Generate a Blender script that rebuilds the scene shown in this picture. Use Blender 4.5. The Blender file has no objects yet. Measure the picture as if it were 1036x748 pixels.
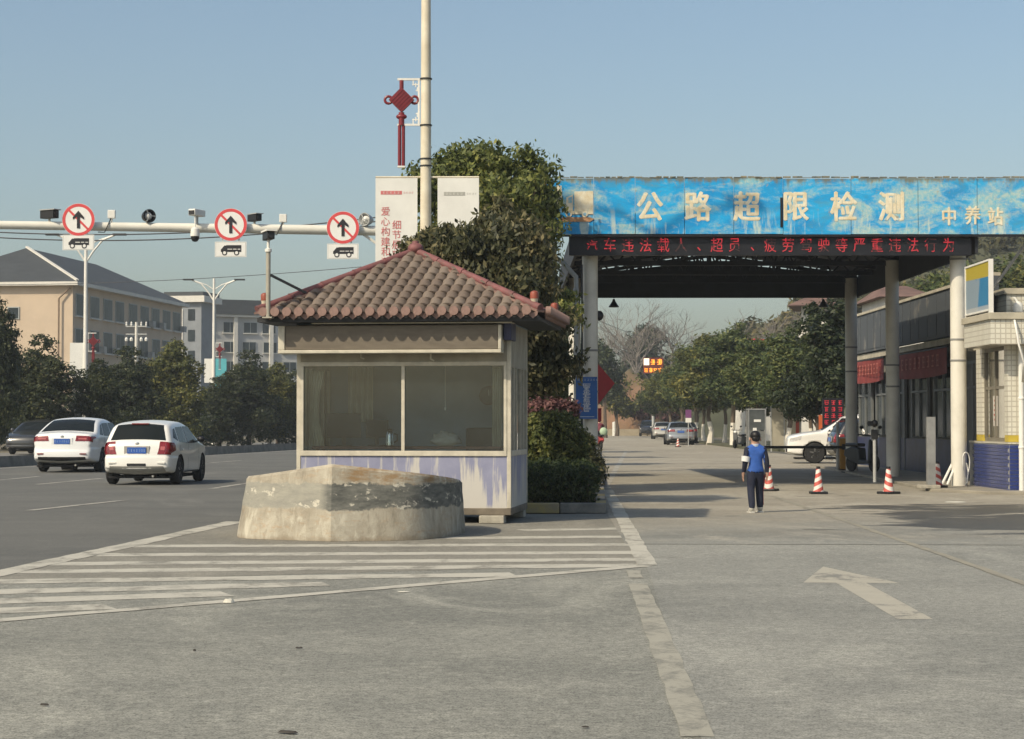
import bpy, bmesh, math, random
import numpy as np
from mathutils import Vector, Matrix

R = math.radians
scene = bpy.context.scene
col = scene.collection

# ------------------------------------------------------------------ camera
F = 2000.0          # focal length in photo pixels (photo 1036 x 748)
CX, CY = 518.0, 374.0
HORIZ = 428.0
CAM_H = 1.45
PITCH = math.atan((HORIZ - CY) / F)
cam_d = bpy.data.cameras.new('camera')
cam_d.sensor_width = 36.0
cam_d.lens = 36.0 * F / 1036.0
cam_d.clip_start = 0.5
cam_d.clip_end = 3000
cam = bpy.data.objects.new('camera', cam_d)
cam.location = (0, 0, CAM_H)
cam.rotation_euler = (math.pi / 2 + PITCH, 0, 0)
col.objects.link(cam)
scene.camera = cam

# ------------------------------------------------------------------ sky and sun
SUN_EL = R(42)
SUN_H = Vector((-0.71, -0.70)).normalized()      # horizontal direction towards the sun
world = bpy.data.worlds.new('World')
scene.world = world
world.use_nodes = True
wn = world.node_tree
sky = wn.nodes.new('ShaderNodeTexSky')
sky.sky_type = 'NISHITA'
sky.sun_disc = False
sky.sun_elevation = SUN_EL
sky.sun_rotation = math.atan2(SUN_H.x, SUN_H.y)
sky.altitude = 0
sky.air_density = 1.0
sky.dust_density = 2.8
sky.ozone_density = 0.6
bg = wn.nodes['Background']
bg.inputs['Strength'].default_value = 0.115
tint = wn.nodes.new('ShaderNodeMix'); tint.data_type = 'RGBA'; tint.blend_type = 'MULTIPLY'; tint.inputs[0].default_value = 1.0
tint.inputs[7].default_value = (0.925, 0.955, 0.925, 1)      # hazy winter air: a little less violet than the clear-sky model
wn.links.new(sky.outputs[0], tint.inputs[6]); wn.links.new(tint.outputs[2], bg.inputs[0])

sun_d = bpy.data.lights.new('sun', 'SUN')
sun_d.energy = 3.3
sun_d.angle = R(0.9)
sun_d.color = (1.0, 0.87, 0.66)
sun = bpy.data.objects.new('sun', sun_d)
sv = Vector((-SUN_H.x * math.cos(SUN_EL), -SUN_H.y * math.cos(SUN_EL), -math.sin(SUN_EL)))
sun.rotation_euler = sv.to_track_quat('-Z', 'Y').to_euler()
sun.location = (-20, -20, 40)
col.objects.link(sun)

scene.view_settings.view_transform = 'Standard'
scene.view_settings.look = 'None'
scene.view_settings.gamma = 1.0
scene.view_settings.exposure = 0.32
scene.view_settings.use_curve_mapping = False
scene.render.engine = 'CYCLES'
scene.cycles.use_denoising = True
scene.cycles.max_bounces = 8
scene.cycles.transparent_max_bounces = 16
scene.cycles.volume_bounces = 0
scene.cycles.caustics_reflective = False
scene.cycles.caustics_refractive = False

# ------------------------------------------------------------------ pixel to world
_ca, _sa = math.cos(PITCH), math.sin(PITCH)
def ray(px, py):
    u = (px - CX) / F; v = (CY - py) / F
    return Vector((u, _ca - v * _sa, _sa + v * _ca))
def G(px, py, z=0.0):
    d = ray(px, py); t = (z - CAM_H) / d.z
    return Vector((d.x * t, d.y * t, z))
def P(px, py, Y):
    d = ray(px, py); t = Y / d.y
    return Vector((d.x * t, Y, CAM_H + d.z * t))
def PX(px, Y): return P(px, HORIZ, Y).x
def PZ(py, Y): return P(CX, py, Y).z

# ------------------------------------------------------------------ materials
MATS = {}
def mk(name, c, rough=0.6, var=0.12, scale=3.0, metal=0.0, bump=0.0, bscale=None, c2=None, lo=0.35, hi=0.65,
       spec=0.4, stretch=None, coat=0.0, detail=5.0, coords='Object'):
    """noise-varied principled material; c2 = second colour mixed in with noise patches"""
    if name in MATS: return MATS[name]
    m = bpy.data.materials.new(name); m.use_nodes = True
    nt = m.node_tree; N = nt.nodes; L = nt.links
    b = N['Principled BSDF']
    b.inputs['Roughness'].default_value = rough
    b.inputs['Metallic'].default_value = metal
    b.inputs['Specular IOR Level'].default_value = spec
    if coat: b.inputs['Coat Weight'].default_value = coat; b.inputs['Coat Roughness'].default_value = 0.06
    tc = N.new('ShaderNodeTexCoord')
    src = tc.outputs[coords] if coords != 'Position' else N.new('ShaderNodeNewGeometry').outputs['Position']
    if stretch:
        mp = N.new('ShaderNodeMapping'); mp.inputs['Scale'].default_value = stretch
        L.new(src, mp.inputs[0]); src = mp.outputs[0]
    n = N.new('ShaderNodeTexNoise'); n.inputs['Scale'].default_value = scale
    n.inputs['Detail'].default_value = detail; n.inputs['Roughness'].default_value = 0.6
    L.new(src, n.inputs['Vector'])
    if c2 is None: c2 = tuple(x * (1 - 2 * var) for x in c)
    rp = N.new('ShaderNodeValToRGB')
    rp.color_ramp.elements[0].position = lo; rp.color_ramp.elements[1].position = hi
    rp.color_ramp.elements[0].color = (*c2, 1); rp.color_ramp.elements[1].color = (*c, 1)
    L.new(n.outputs['Fac'], rp.inputs[0])
    L.new(rp.outputs[0], b.inputs['Base Color'])
    if bump:
        n2 = N.new('ShaderNodeTexNoise'); n2.inputs['Scale'].default_value = bscale or scale * 6
        n2.inputs['Detail'].default_value = 4
        L.new(src, n2.inputs['Vector'])
        bp = N.new('ShaderNodeBump'); bp.inputs['Strength'].default_value = bump; bp.inputs['Distance'].default_value = 0.02
        L.new(n2.outputs['Fac'], bp.inputs['Height']); L.new(bp.outputs[0], b.inputs['Normal'])
    MATS[name] = m
    return m

def emis(name, c, s, base=(0.02, 0.02, 0.02)):
    if name in MATS: return MATS[name]
    m = bpy.data.materials.new(name); m.use_nodes = True
    b = m.node_tree.nodes['Principled BSDF']
    b.inputs['Base Color'].default_value = (*base, 1)
    b.inputs['Emission Color'].default_value = (*c, 1); b.inputs['Emission Strength'].default_value = s
    MATS[name] = m; return m

def glass_mat(name, tint, dust, dustc, rough=0.02, gain=1.6):
    m = bpy.data.materials.new(name); m.use_nodes = True
    nt = m.node_tree; N = nt.nodes; L = nt.links; N.remove(N['Principled BSDF'])
    out = N['Material Output']
    tr = N.new('ShaderNodeBsdfTransparent'); tr.inputs[0].default_value = (*tint, 1)
    gl = N.new('ShaderNodeBsdfGlossy'); gl.inputs['Roughness'].default_value = rough
    gl.inputs[0].default_value = (1, 1, 1, 1)
    df = N.new('ShaderNodeBsdfDiffuse'); df.inputs[0].default_value = (*dustc, 1)
    fr = N.new('ShaderNodeFresnel'); fr.inputs[0].default_value = 1.5
    mu = N.new('ShaderNodeMath'); mu.operation = 'MULTIPLY'; mu.inputs[1].default_value = gain; mu.use_clamp = True
    L.new(fr.outputs[0], mu.inputs[0])
    tc = N.new('ShaderNodeTexCoord'); n = N.new('ShaderNodeTexNoise'); n.inputs['Scale'].default_value = 2.2; n.inputs['Detail'].default_value = 6
    L.new(tc.outputs['Object'], n.inputs['Vector'])
    mr = N.new('ShaderNodeMapRange'); mr.inputs[1].default_value = 0.3; mr.inputs[2].default_value = 0.8
    mr.inputs[3].default_value = dust * 0.5; mr.inputs[4].default_value = dust * 1.6
    L.new(n.outputs['Fac'], mr.inputs[0])
    m1 = N.new('ShaderNodeMixShader'); L.new(mr.outputs[0], m1.inputs[0]); L.new(tr.outputs[0], m1.inputs[1]); L.new(df.outputs[0], m1.inputs[2])
    m2 = N.new('ShaderNodeMixShader'); L.new(mu.outputs[0], m2.inputs[0]); L.new(m1.outputs[0], m2.inputs[1]); L.new(gl.outputs[0], m2.inputs[2])
    L.new(m2.outputs[0], out.inputs[0])
    MATS[name] = m; return m

def leaf_mat(name, dark, light, tip, scale=0.6, trans=0.38):
    """per-leaf colour (random per island) over larger patches of growth"""
    m = bpy.data.materials.new(name); m.use_nodes = True
    nt = m.node_tree; N = nt.nodes; L = nt.links
    b = N['Principled BSDF']; b.inputs['Roughness'].default_value = 0.55; b.inputs['Specular IOR Level'].default_value = 0.35
    g = N.new('ShaderNodeNewGeometry'); tc = N.new('ShaderNodeTexCoord')
    n = N.new('ShaderNodeTexNoise'); n.inputs['Scale'].default_value = scale; n.inputs['Detail'].default_value = 3
    L.new(tc.outputs['Object'], n.inputs['Vector'])
    ad = N.new('ShaderNodeMath'); ad.operation = 'MULTIPLY_ADD'; ad.inputs[1].default_value = 0.75
    L.new(g.outputs['Random Per Island'], ad.inputs[0])
    sb = N.new('ShaderNodeMath'); sb.operation = 'SUBTRACT'; sb.inputs[1].default_value = 0.38
    L.new(n.outputs['Fac'], sb.inputs[0]); L.new(sb.outputs[0], ad.inputs[2])
    rp = N.new('ShaderNodeValToRGB'); e = rp.color_ramp.elements
    e[0].position = 0.05; e[0].color = (*dark, 1); e[1].position = 0.6; e[1].color = (*light, 1)
    t = e.new(0.92); t.color = (*tip, 1)
    L.new(ad.outputs[0], rp.inputs[0]); L.new(rp.outputs[0], b.inputs['Base Color'])
    tl = N.new('ShaderNodeBsdfTranslucent'); L.new(rp.outputs[0], tl.inputs[0])
    mx = N.new('ShaderNodeMixShader'); mx.inputs[0].default_value = trans
    L.new(b.outputs[0], mx.inputs[1]); L.new(tl.outputs[0], mx.inputs[2]); L.new(mx.outputs[0], N['Material Output'].inputs[0])
    MATS[name] = m; return m

class NT:
    """short-hand for building one-off node materials"""
    def __init__(s, name, rough=0.8):
        s.m = bpy.data.materials.new(name); s.m.use_nodes = True
        s.N = s.m.node_tree.nodes; s.L = s.m.node_tree.links; s.b = s.N['Principled BSDF']
        s.b.inputs['Roughness'].default_value = rough
        s.b.inputs['Specular IOR Level'].default_value = 0.3
        s.pos = s.N.new('ShaderNodeNewGeometry').outputs['Position']
        s.obj = s.N.new('ShaderNodeTexCoord').outputs['Object']
        MATS[name] = s.m
    def map(s, src, sc=(1, 1, 1), loc=(0, 0, 0), rot=(0, 0, 0)):
        n = s.N.new('ShaderNodeMapping'); n.inputs['Scale'].default_value = sc; n.inputs['Location'].default_value = loc
        n.inputs['Rotation'].default_value = rot
        s.L.new(src, n.inputs[0]); return n.outputs[0]
    def noise(s, src, scale, detail=5, rough=0.6, dist=0.0):
        n = s.N.new('ShaderNodeTexNoise'); n.inputs['Scale'].default_value = scale; n.inputs['Detail'].default_value = detail
        n.inputs['Roughness'].default_value = rough; n.inputs['Distortion'].default_value = dist
        s.L.new(src, n.inputs['Vector']); return n.outputs['Fac']
    def voro(s, src, scale, feat='F1', out='Distance'):
        n = s.N.new('ShaderNodeTexVoronoi'); n.feature = feat; n.inputs['Scale'].default_value = scale
        s.L.new(src, n.inputs['Vector']); return n.outputs[out]
    def rng(s, src, a, b, c=0.0, d=1.0):
        n = s.N.new('ShaderNodeMapRange'); n.clamp = True
        for i, v in ((1, a), (2, b), (3, c), (4, d)): n.inputs[i].default_value = v
        s.L.new(src, n.inputs[0]); return n.outputs[0]
    def math(s, op, a, b=None):
        n = s.N.new('ShaderNodeMath'); n.operation = op
        for i, v in enumerate((a, b)):
            if v is None: continue
            if isinstance(v, (int, float)): n.inputs[i].default_value = v
            else: s.L.new(v, n.inputs[i])
        return n.outputs[0]
    def sep(s, src):
        n = s.N.new('ShaderNodeSeparateXYZ'); s.L.new(src, n.inputs[0]); return n.outputs
    def mix(s, fac, a, b):
        n = s.N.new('ShaderNodeMix'); n.data_type = 'RGBA'
        for i, v in ((0, fac), (6, a), (7, b)):
            if isinstance(v, tuple): n.inputs[i].default_value = (*v, 1)
            elif isinstance(v, (int, float)): n.inputs[i].default_value = v
            else: s.L.new(v, n.inputs[i])
        return n.outputs[2]
    def done(s, colr, bump=None, bs=0.3, bd=0.01, rough=None):
        s.L.new(colr, s.b.inputs['Base Color'])
        if bump is not None:
            n = s.N.new('ShaderNodeBump'); n.inputs['Strength'].default_value = bs; n.inputs['Distance'].default_value = bd
            s.L.new(bump, n.inputs['Height']); s.L.new(n.outputs[0], s.b.inputs['Normal'])
        if rough is not None: s.L.new(rough, s.b.inputs['Roughness'])
        return s.m

# ------------------------------------------------------------------ mesh helpers
def tag(o, label=None, cat=None, group=None, kind=None):
    if label: o['label'] = label
    if cat: o['category'] = cat
    if group: o['group'] = group
    if kind: o['kind'] = kind
    return o
def thing(name, label, cat, loc=(0, 0, 0), rz=0.0, group=None):
    o = bpy.data.objects.new(name, None); col.objects.link(o)
    o.empty_display_size = 0.3
    o.location = loc; o.rotation_euler = (0, 0, rz)
    return tag(o, label, cat, group)
KIDS = {}
def link_parent(o, parent):
    if parent is not None:
        o.parent = parent; KIDS.setdefault(parent, []).append(o)
def copy_tree(o, parent=None):
    c = o.copy(); col.objects.link(c)
    if parent is not None: link_parent(c, parent)
    for ch in KIDS.get(o, []): copy_tree(ch, c)
    return c

class MB:
    def __init__(s): s.v = []; s.f = []
    def add(s, vs, fs):
        n = len(s.v); s.v += [tuple(p) for p in vs]; s.f += [tuple(i + n for i in f) for f in fs]; return s
    def box(s, x0, x1, y0, y1, z0, z1):
        return s.add([(x0, y0, z0), (x1, y0, z0), (x1, y1, z0), (x0, y1, z0), (x0, y0, z1), (x1, y0, z1), (x1, y1, z1), (x0, y1, z1)],
                     [(0, 3, 2, 1), (4, 5, 6, 7), (0, 1, 5, 4), (1, 2, 6, 5), (2, 3, 7, 6), (3, 0, 4, 7)])
    def cbox(s, c, sz, M=None):
        hx, hy, hz = sz[0] / 2, sz[1] / 2, sz[2] / 2
        vs = [Vector(p) for p in ((-hx, -hy, -hz), (hx, -hy, -hz), (hx, hy, -hz), (-hx, hy, -hz), (-hx, -hy, hz), (hx, -hy, hz), (hx, hy, hz), (-hx, hy, hz))]
        if M is not None: vs = [M @ p for p in vs]
        vs = [p + Vector(c) for p in vs]
        return s.add(vs, [(0, 3, 2, 1), (4, 5, 6, 7), (0, 1, 5, 4), (1, 2, 6, 5), (2, 3, 7, 6), (3, 0, 4, 7)])
    def bar(s, a, b, w, h=None):
        a = Vector(a); b = Vector(b); d = b - a; h = h or w
        q = d.to_track_quat('Y', 'Z').to_matrix()
        return s.cbox((a + b) / 2, (w, d.length, h), q)
    def tube(s, pts, r, n=8, caps=True):
        pts = [Vector(p) for p in pts]; k = len(pts)
        rs = r if isinstance(r, (list, tuple)) else [r] * k
        base = len(s.v); up = None
        for i, p in enumerate(pts):
            d = (pts[min(i + 1, k - 1)] - pts[max(i - 1, 0)]).normalized()
            if up is None: up = Vector((0, 0, 1)) if abs(d.z) < 0.9 else Vector((1, 0, 0))
            a = d.cross(up)
            if a.length < 1e-4: a = d.cross(Vector((0, 1, 0.3)))
            a.normalize(); b = a.cross(d).normalized(); up = b
            for j in range(n):
                t = 2 * math.pi * j / n
                s.v.append(tuple(p + (a * math.cos(t) + b * math.sin(t)) * rs[i]))
        for i in range(k - 1):
            for j in range(n):
                s.f.append((base + i * n + j, base + i * n + (j + 1) % n, base + (i + 1) * n + (j + 1) % n, base + (i + 1) * n + j))
        if caps:
            s.f.append(tuple(base + j for j in reversed(range(n))))
            s.f.append(tuple(base + (k - 1) * n + j for j in range(n)))
        return s
    def lathe(s, prof, n=20, c=(0, 0, 0), axis='z', M=None):
        base = len(s.v); c = Vector(c)
        for (r, h) in prof:
            for j in range(n):
                t = 2 * math.pi * j / n
                p = Vector((r * math.cos(t), r * math.sin(t), h))
                if axis == 'y': p = Vector((p.x, -p.z, p.y))     # h runs towards -y
                if axis == 'x': p = Vector((p.z, p.x, p.y))
                if M is not None: p = M @ p
                s.v.append(tuple(p + c))
        for i in range(len(prof) - 1):
            for j in range(n):
                s.f.append((base + i * n + j, base + i * n + (j + 1) % n, base + (i + 1) * n + (j + 1) % n, base + (i + 1) * n + j))
        s.f.append(tuple(base + j for j in reversed(range(n))))
        s.f.append(tuple(base + (len(prof) - 1) * n + j for j in range(n)))
        return s
    def prism(s, poly, a, b, M=None, c=(0, 0, 0)):
        """poly in xz, extruded along y from a to b"""
        n = len(poly); c = Vector(c)
        vs = [Vector((x, a, z)) for x, z in poly] + [Vector((x, b, z)) for x, z in poly]
        if M is not None: vs = [M @ p for p in vs]
        vs = [p + c for p in vs]
        return s.add(vs, [tuple(range(n)), tuple(range(2 * n - 1, n - 1, -1))] + [(i, i + n, (i + 1) % n + n, (i + 1) % n) for i in range(n)])
    def sheet(s, poly, z):
        return s.add([(p[0], p[1], z) for p in poly], [tuple(range(len(poly)))])
    def slab(s, poly, z0, z1):
        n = len(poly)
        return s.add([(p[0], p[1], z0) for p in poly] + [(p[0], p[1], z1) for p in poly],
                     [tuple(range(n - 1, -1, -1)), tuple(range(n, 2 * n))] + [(i, (i + 1) % n, (i + 1) % n + n, i + n) for i in range(n)])
    def ell(s, c, r, nu=14, nv=9, M=None):
        prof = []
        base = len(s.v); c = Vector(c)
        for i in range(nv + 1):
            th = math.pi * i / nv
            for j in range(nu):
                ph = 2 * math.pi * j / nu
                p = Vector((r[0] * math.sin(th) * math.cos(ph), r[1] * math.sin(th) * math.sin(ph), -r[2] * math.cos(th)))
                if M is not None: p = M @ p
                s.v.append(tuple(p + c))
        for i in range(nv):
            for j in range(nu):
                s.f.append((base + i * nu + j, base + i * nu + (j + 1) % nu, base + (i + 1) * nu + (j + 1) % nu, base + (i + 1) * nu + j))
        return s
    def mesh(s, name, m, smooth=False, fix=True):
        me = bpy.data.meshes.new(name); me.from_pydata(s.v, [], s.f)
        if fix:
            bm = bmesh.new(); bm.from_mesh(me)
            bmesh.ops.recalc_face_normals(bm, faces=bm.faces); bm.to_mesh(me); bm.free()
        if smooth:
            me.shade_smooth()
            if smooth != 'all':
                me.set_sharp_from_angle(angle=R(38))
        if m is not None: me.materials.append(m)
        return me
    def build(s, name, m, parent=None, smooth=False, bevel=0.0, loc=None, fix=True):
        o = bpy.data.objects.new(name, s.mesh(name, m, smooth, fix)); col.objects.link(o)
        link_parent(o, parent)
        if loc is not None: o.location = loc
        if bevel:
            b = o.modifiers.new('bevel', 'BEVEL'); b.width = bevel; b.segments = 2; b.limit_method = 'ANGLE'; b.angle_limit = R(40)
        return o

def inst(me, name, parent=None, loc=(0, 0, 0), rot=None, scale=None, M=None):
    o = bpy.data.objects.new(name, me); col.objects.link(o); link_parent(o, parent)
    if M is not None: o.matrix_local = M
    else:
        o.location = loc
        if rot: o.rotation_euler = rot
        if scale: o.scale = scale
    return o

def structure(o): o['kind'] = 'structure'; return o

def text_mesh(string, size, bold=0.0, depth=0.004):
    cu = bpy.data.curves.new('lettering', 'FONT'); cu.body = string; cu.size = size
    cu.align_x = 'CENTER'; cu.align_y = 'CENTER'; cu.offset = bold; cu.extrude = depth; cu.resolution_u = 2
    o = bpy.data.objects.new('lettering', cu); col.objects.link(o)
    dg = bpy.context.evaluated_depsgraph_get()
    me = bpy.data.meshes.new_from_object(o.evaluated_get(dg))
    bpy.data.objects.remove(o); bpy.data.curves.remove(cu)
    # centre on its own bounds
    co = np.empty(len(me.vertices) * 3); me.vertices.foreach_get('co', co); co = co.reshape(-1, 3)
    if len(co):
        mid = (co.max(0) + co.min(0)) / 2; co[:, :2] -= mid[:2]
        me.vertices.foreach_set('co', co.ravel())
    return me
def glyph(ch, size, m, parent, x, y, z, bold=0.0, name='lettering', sx=1.0, M=None, depth=0.004):
    """upright character facing -y"""
    me = text_mesh(ch, size, 0.0, depth)
    if bold > .004:      # heavier strokes: the outline repeated a little to each side, each a hair behind the last
        bm = bmesh.new()
        for k, (ax, az) in enumerate(((0, 0), (1, 0), (-1, 0), (0, .6), (0, -.6))):
            n0 = len(bm.verts); bm.from_mesh(me); bm.verts.ensure_lookup_table()
            for v in bm.verts[n0:]: v.co.x += ax * bold; v.co.y += az * bold; v.co.z -= k * .0012
        bm.to_mesh(me); bm.free()
    me.materials.clear(); me.materials.append(m)
    o = bpy.data.objects.new(name, me); col.objects.link(o); link_parent(o, parent)
    o.location = (x, y, z); o.rotation_euler = (math.pi / 2, 0, 0); o.scale = (sx, 1, 1)
    return o
def scribble(mb, rnd, x, z, w, h, y, d=0.006, n=5):
    """illegible little character: a few strokes in a cell, facing -y"""
    t = min(w, h) * 0.13
    for k in range(n):
        if k % 2 == 0:
            zz = z - h / 2 + h * (k + 0.6) / n; a = rnd.uniform(0.55, 0.95)
            mb.box(x - w * a / 2, x + w * a / 2, y - d, y, zz - t / 2, zz + t / 2)
        else:
            xx = x + rnd.uniform(-0.35, 0.35) * w; b = rnd.uniform(0.4, 0.95)
            mb.box(xx - t / 2, xx + t / 2, y - d * 0.8, y, z - h * b / 2, z + h * b / 2)

# ------------------------------------------------------------------ foliage
def leaf_mesh(name, blobs, n, size, rng, m, clump=0.35, per=26, shell=0.55, flat=0.3, droop=0.0, tall=False):
    """blobs: (cx,cy,cz,rx,ry,rz). n leaves in clumps through the blobs' volume, more of them near the outside"""
    w = np.array([b[3] * b[4] + b[4] * b[5] + b[3] * b[5] for b in blobs]); w = w / w.sum()
    nc = max(1, n // per)
    bi = rng.choice(len(blobs), nc, p=w); B = np.array(blobs)[bi]
    d = rng.normal(size=(nc, 3)); d /= np.linalg.norm(d, axis=1)[:, None]
    rad = shell + (1.02 - shell) * rng.random(nc) ** 0.6
    cc = B[:, :3] + d * np.maximum(B[:, 3:6] - clump * .5, B[:, 3:6] * .45) * rad[:, None]
    cs = clump * (0.55 + 0.9 * rng.random(nc))
    off = rng.normal(size=(nc, per, 3)); ol = np.linalg.norm(off, axis=2, keepdims=True); off = off / ol * (rng.random((nc, per, 1)) ** 0.5)
    off[:, :, 2] *= 0.75
    c = (cc[:, None, :] + off * cs[:, None, None]).reshape(-1, 3); N = len(c)
    out = (off + d[:, None, :] * 0.7).reshape(-1, 3); out[:, 2] += flat
    nrm = out + rng.normal(size=(N, 3)) * 0.75; nrm /= np.linalg.norm(nrm, axis=1)[:, None]
    t = np.cross(nrm, rng.normal(size=(N, 3))); t[:, 2] -= droop; t /= np.linalg.norm(t, axis=1)[:, None] + 1e-9
    b = np.cross(nrm, t); b /= np.linalg.norm(b, axis=1)[:, None] + 1e-9
    L = size * (0.65 + 0.7 * rng.random(N))[:, None]; W = L * 0.22
    v = np.empty((N, 4, 3)); v[:, 0] = c - t * L * 0.5; v[:, 1] = c + b * W - nrm * L * 0.04; v[:, 2] = c + t * L * 0.5; v[:, 3] = c - b * W - nrm * L * 0.04
    v[:, :, 2] = np.maximum(v[:, :, 2], 0.03)
    return quads_mesh(name, v.reshape(-1, 3), N, m)
def lobes(blobs, n, rng, f=.32):
    """small outlying sprays round the crown, for an uneven outline"""
    out = list(blobs)
    for k in range(n):
        b = blobs[rng.randrange(len(blobs))]; a = rng.uniform(0, 6.28); u = rng.uniform(-.5, 1.0); c = math.sqrt(max(0, 1 - u * u))
        q = rng.uniform(.92, 1.12)
        out.append((b[0] + b[3] * c * math.cos(a) * q, b[1] + b[4] * c * math.sin(a) * q, b[2] + b[5] * u * q, b[3] * f * rng.uniform(.6, 1.3), b[4] * f, b[5] * f * rng.uniform(.6, 1.3)))
    return out
def quads_mesh(name, v, N, m):
    me = bpy.data.meshes.new(name)
    me.vertices.add(N * 4); me.vertices.foreach_set('co', v.astype(np.float32).ravel())
    me.loops.add(N * 4); me.loops.foreach_set('vertex_index', np.arange(N * 4, dtype=np.int32))
    me.polygons.add(N); me.polygons.foreach_set('loop_start', np.arange(0, N * 4, 4, dtype=np.int32))
    me.polygons.foreach_set('loop_total', np.full(N, 4, dtype=np.int32))
    me.update(calc_edges=True); me.materials.append(m)
    return me
def limbs(mb, rnd, base, top, r0, r1, blobs, n=7, sides=7):
    """tapered trunk and a limb into each of the crown's lobes"""
    base = Vector(base); top = Vector(top); pts = []; rs = []
    for i in range(6):
        t = i / 5
        p = base.lerp(top, t) + Vector((rnd.uniform(-1, 1), rnd.uniform(-1, 1), 0)) * r0 * (0.7 if 0 < i < 5 else 0)
        pts.append(p); rs.append(r0 * (1 - t) + r1 * t)
    rs[0] *= 1.35
    mb.tube(pts, rs, sides)
    for k in range(n):
        b = blobs[k % len(blobs)]; t = rnd.uniform(0.4, 1.0)
        s = base.lerp(top, t)
        e = Vector((b[0] + rnd.uniform(-.5, .5) * b[3], b[1] + rnd.uniform(-.5, .5) * b[4], b[2] + rnd.uniform(-.2, .6) * b[5]))
        mid = s.lerp(e, 0.5) + Vector((rnd.uniform(-1, 1), rnd.uniform(-1, 1), 0.4)) * 0.12 * (e - s).length
        r = r1 * (1.3 - 0.5 * t)
        mb.tube([s, mid, e], [r, r * 0.6, r * 0.2], 5)
def bare_tree(mb, rnd, p, d, ln, r, depth):
    q = p + d * ln
    mid = p.lerp(q, 0.5) + Vector((rnd.uniform(-1, 1), rnd.uniform(-1, 1), rnd.uniform(-.3, .6))) * ln * 0.07
    mb.tube([p, mid, q], [r, r * 0.85, r * 0.66], 5 if depth > 2 else 3, caps=False)
    if depth == 0: return
    for k in range(3 if depth > 1 else 4):
        nd = (d + Vector((rnd.gauss(0, 1), rnd.gauss(0, 1), rnd.gauss(0.25, 0.6))) * 0.5).normalized()
        bare_tree(mb, rnd, p.lerp(q, rnd.uniform(0.55, 1.0)), nd, ln * rnd.uniform(0.62, 0.82), r * 0.58, depth - 1)

# ================================================================== GROUND
rnd = random.Random(7)
nrg = np.random.default_rng(11)
DX = 0.042                                     # the roads run a little to the right of the view axis

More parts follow.
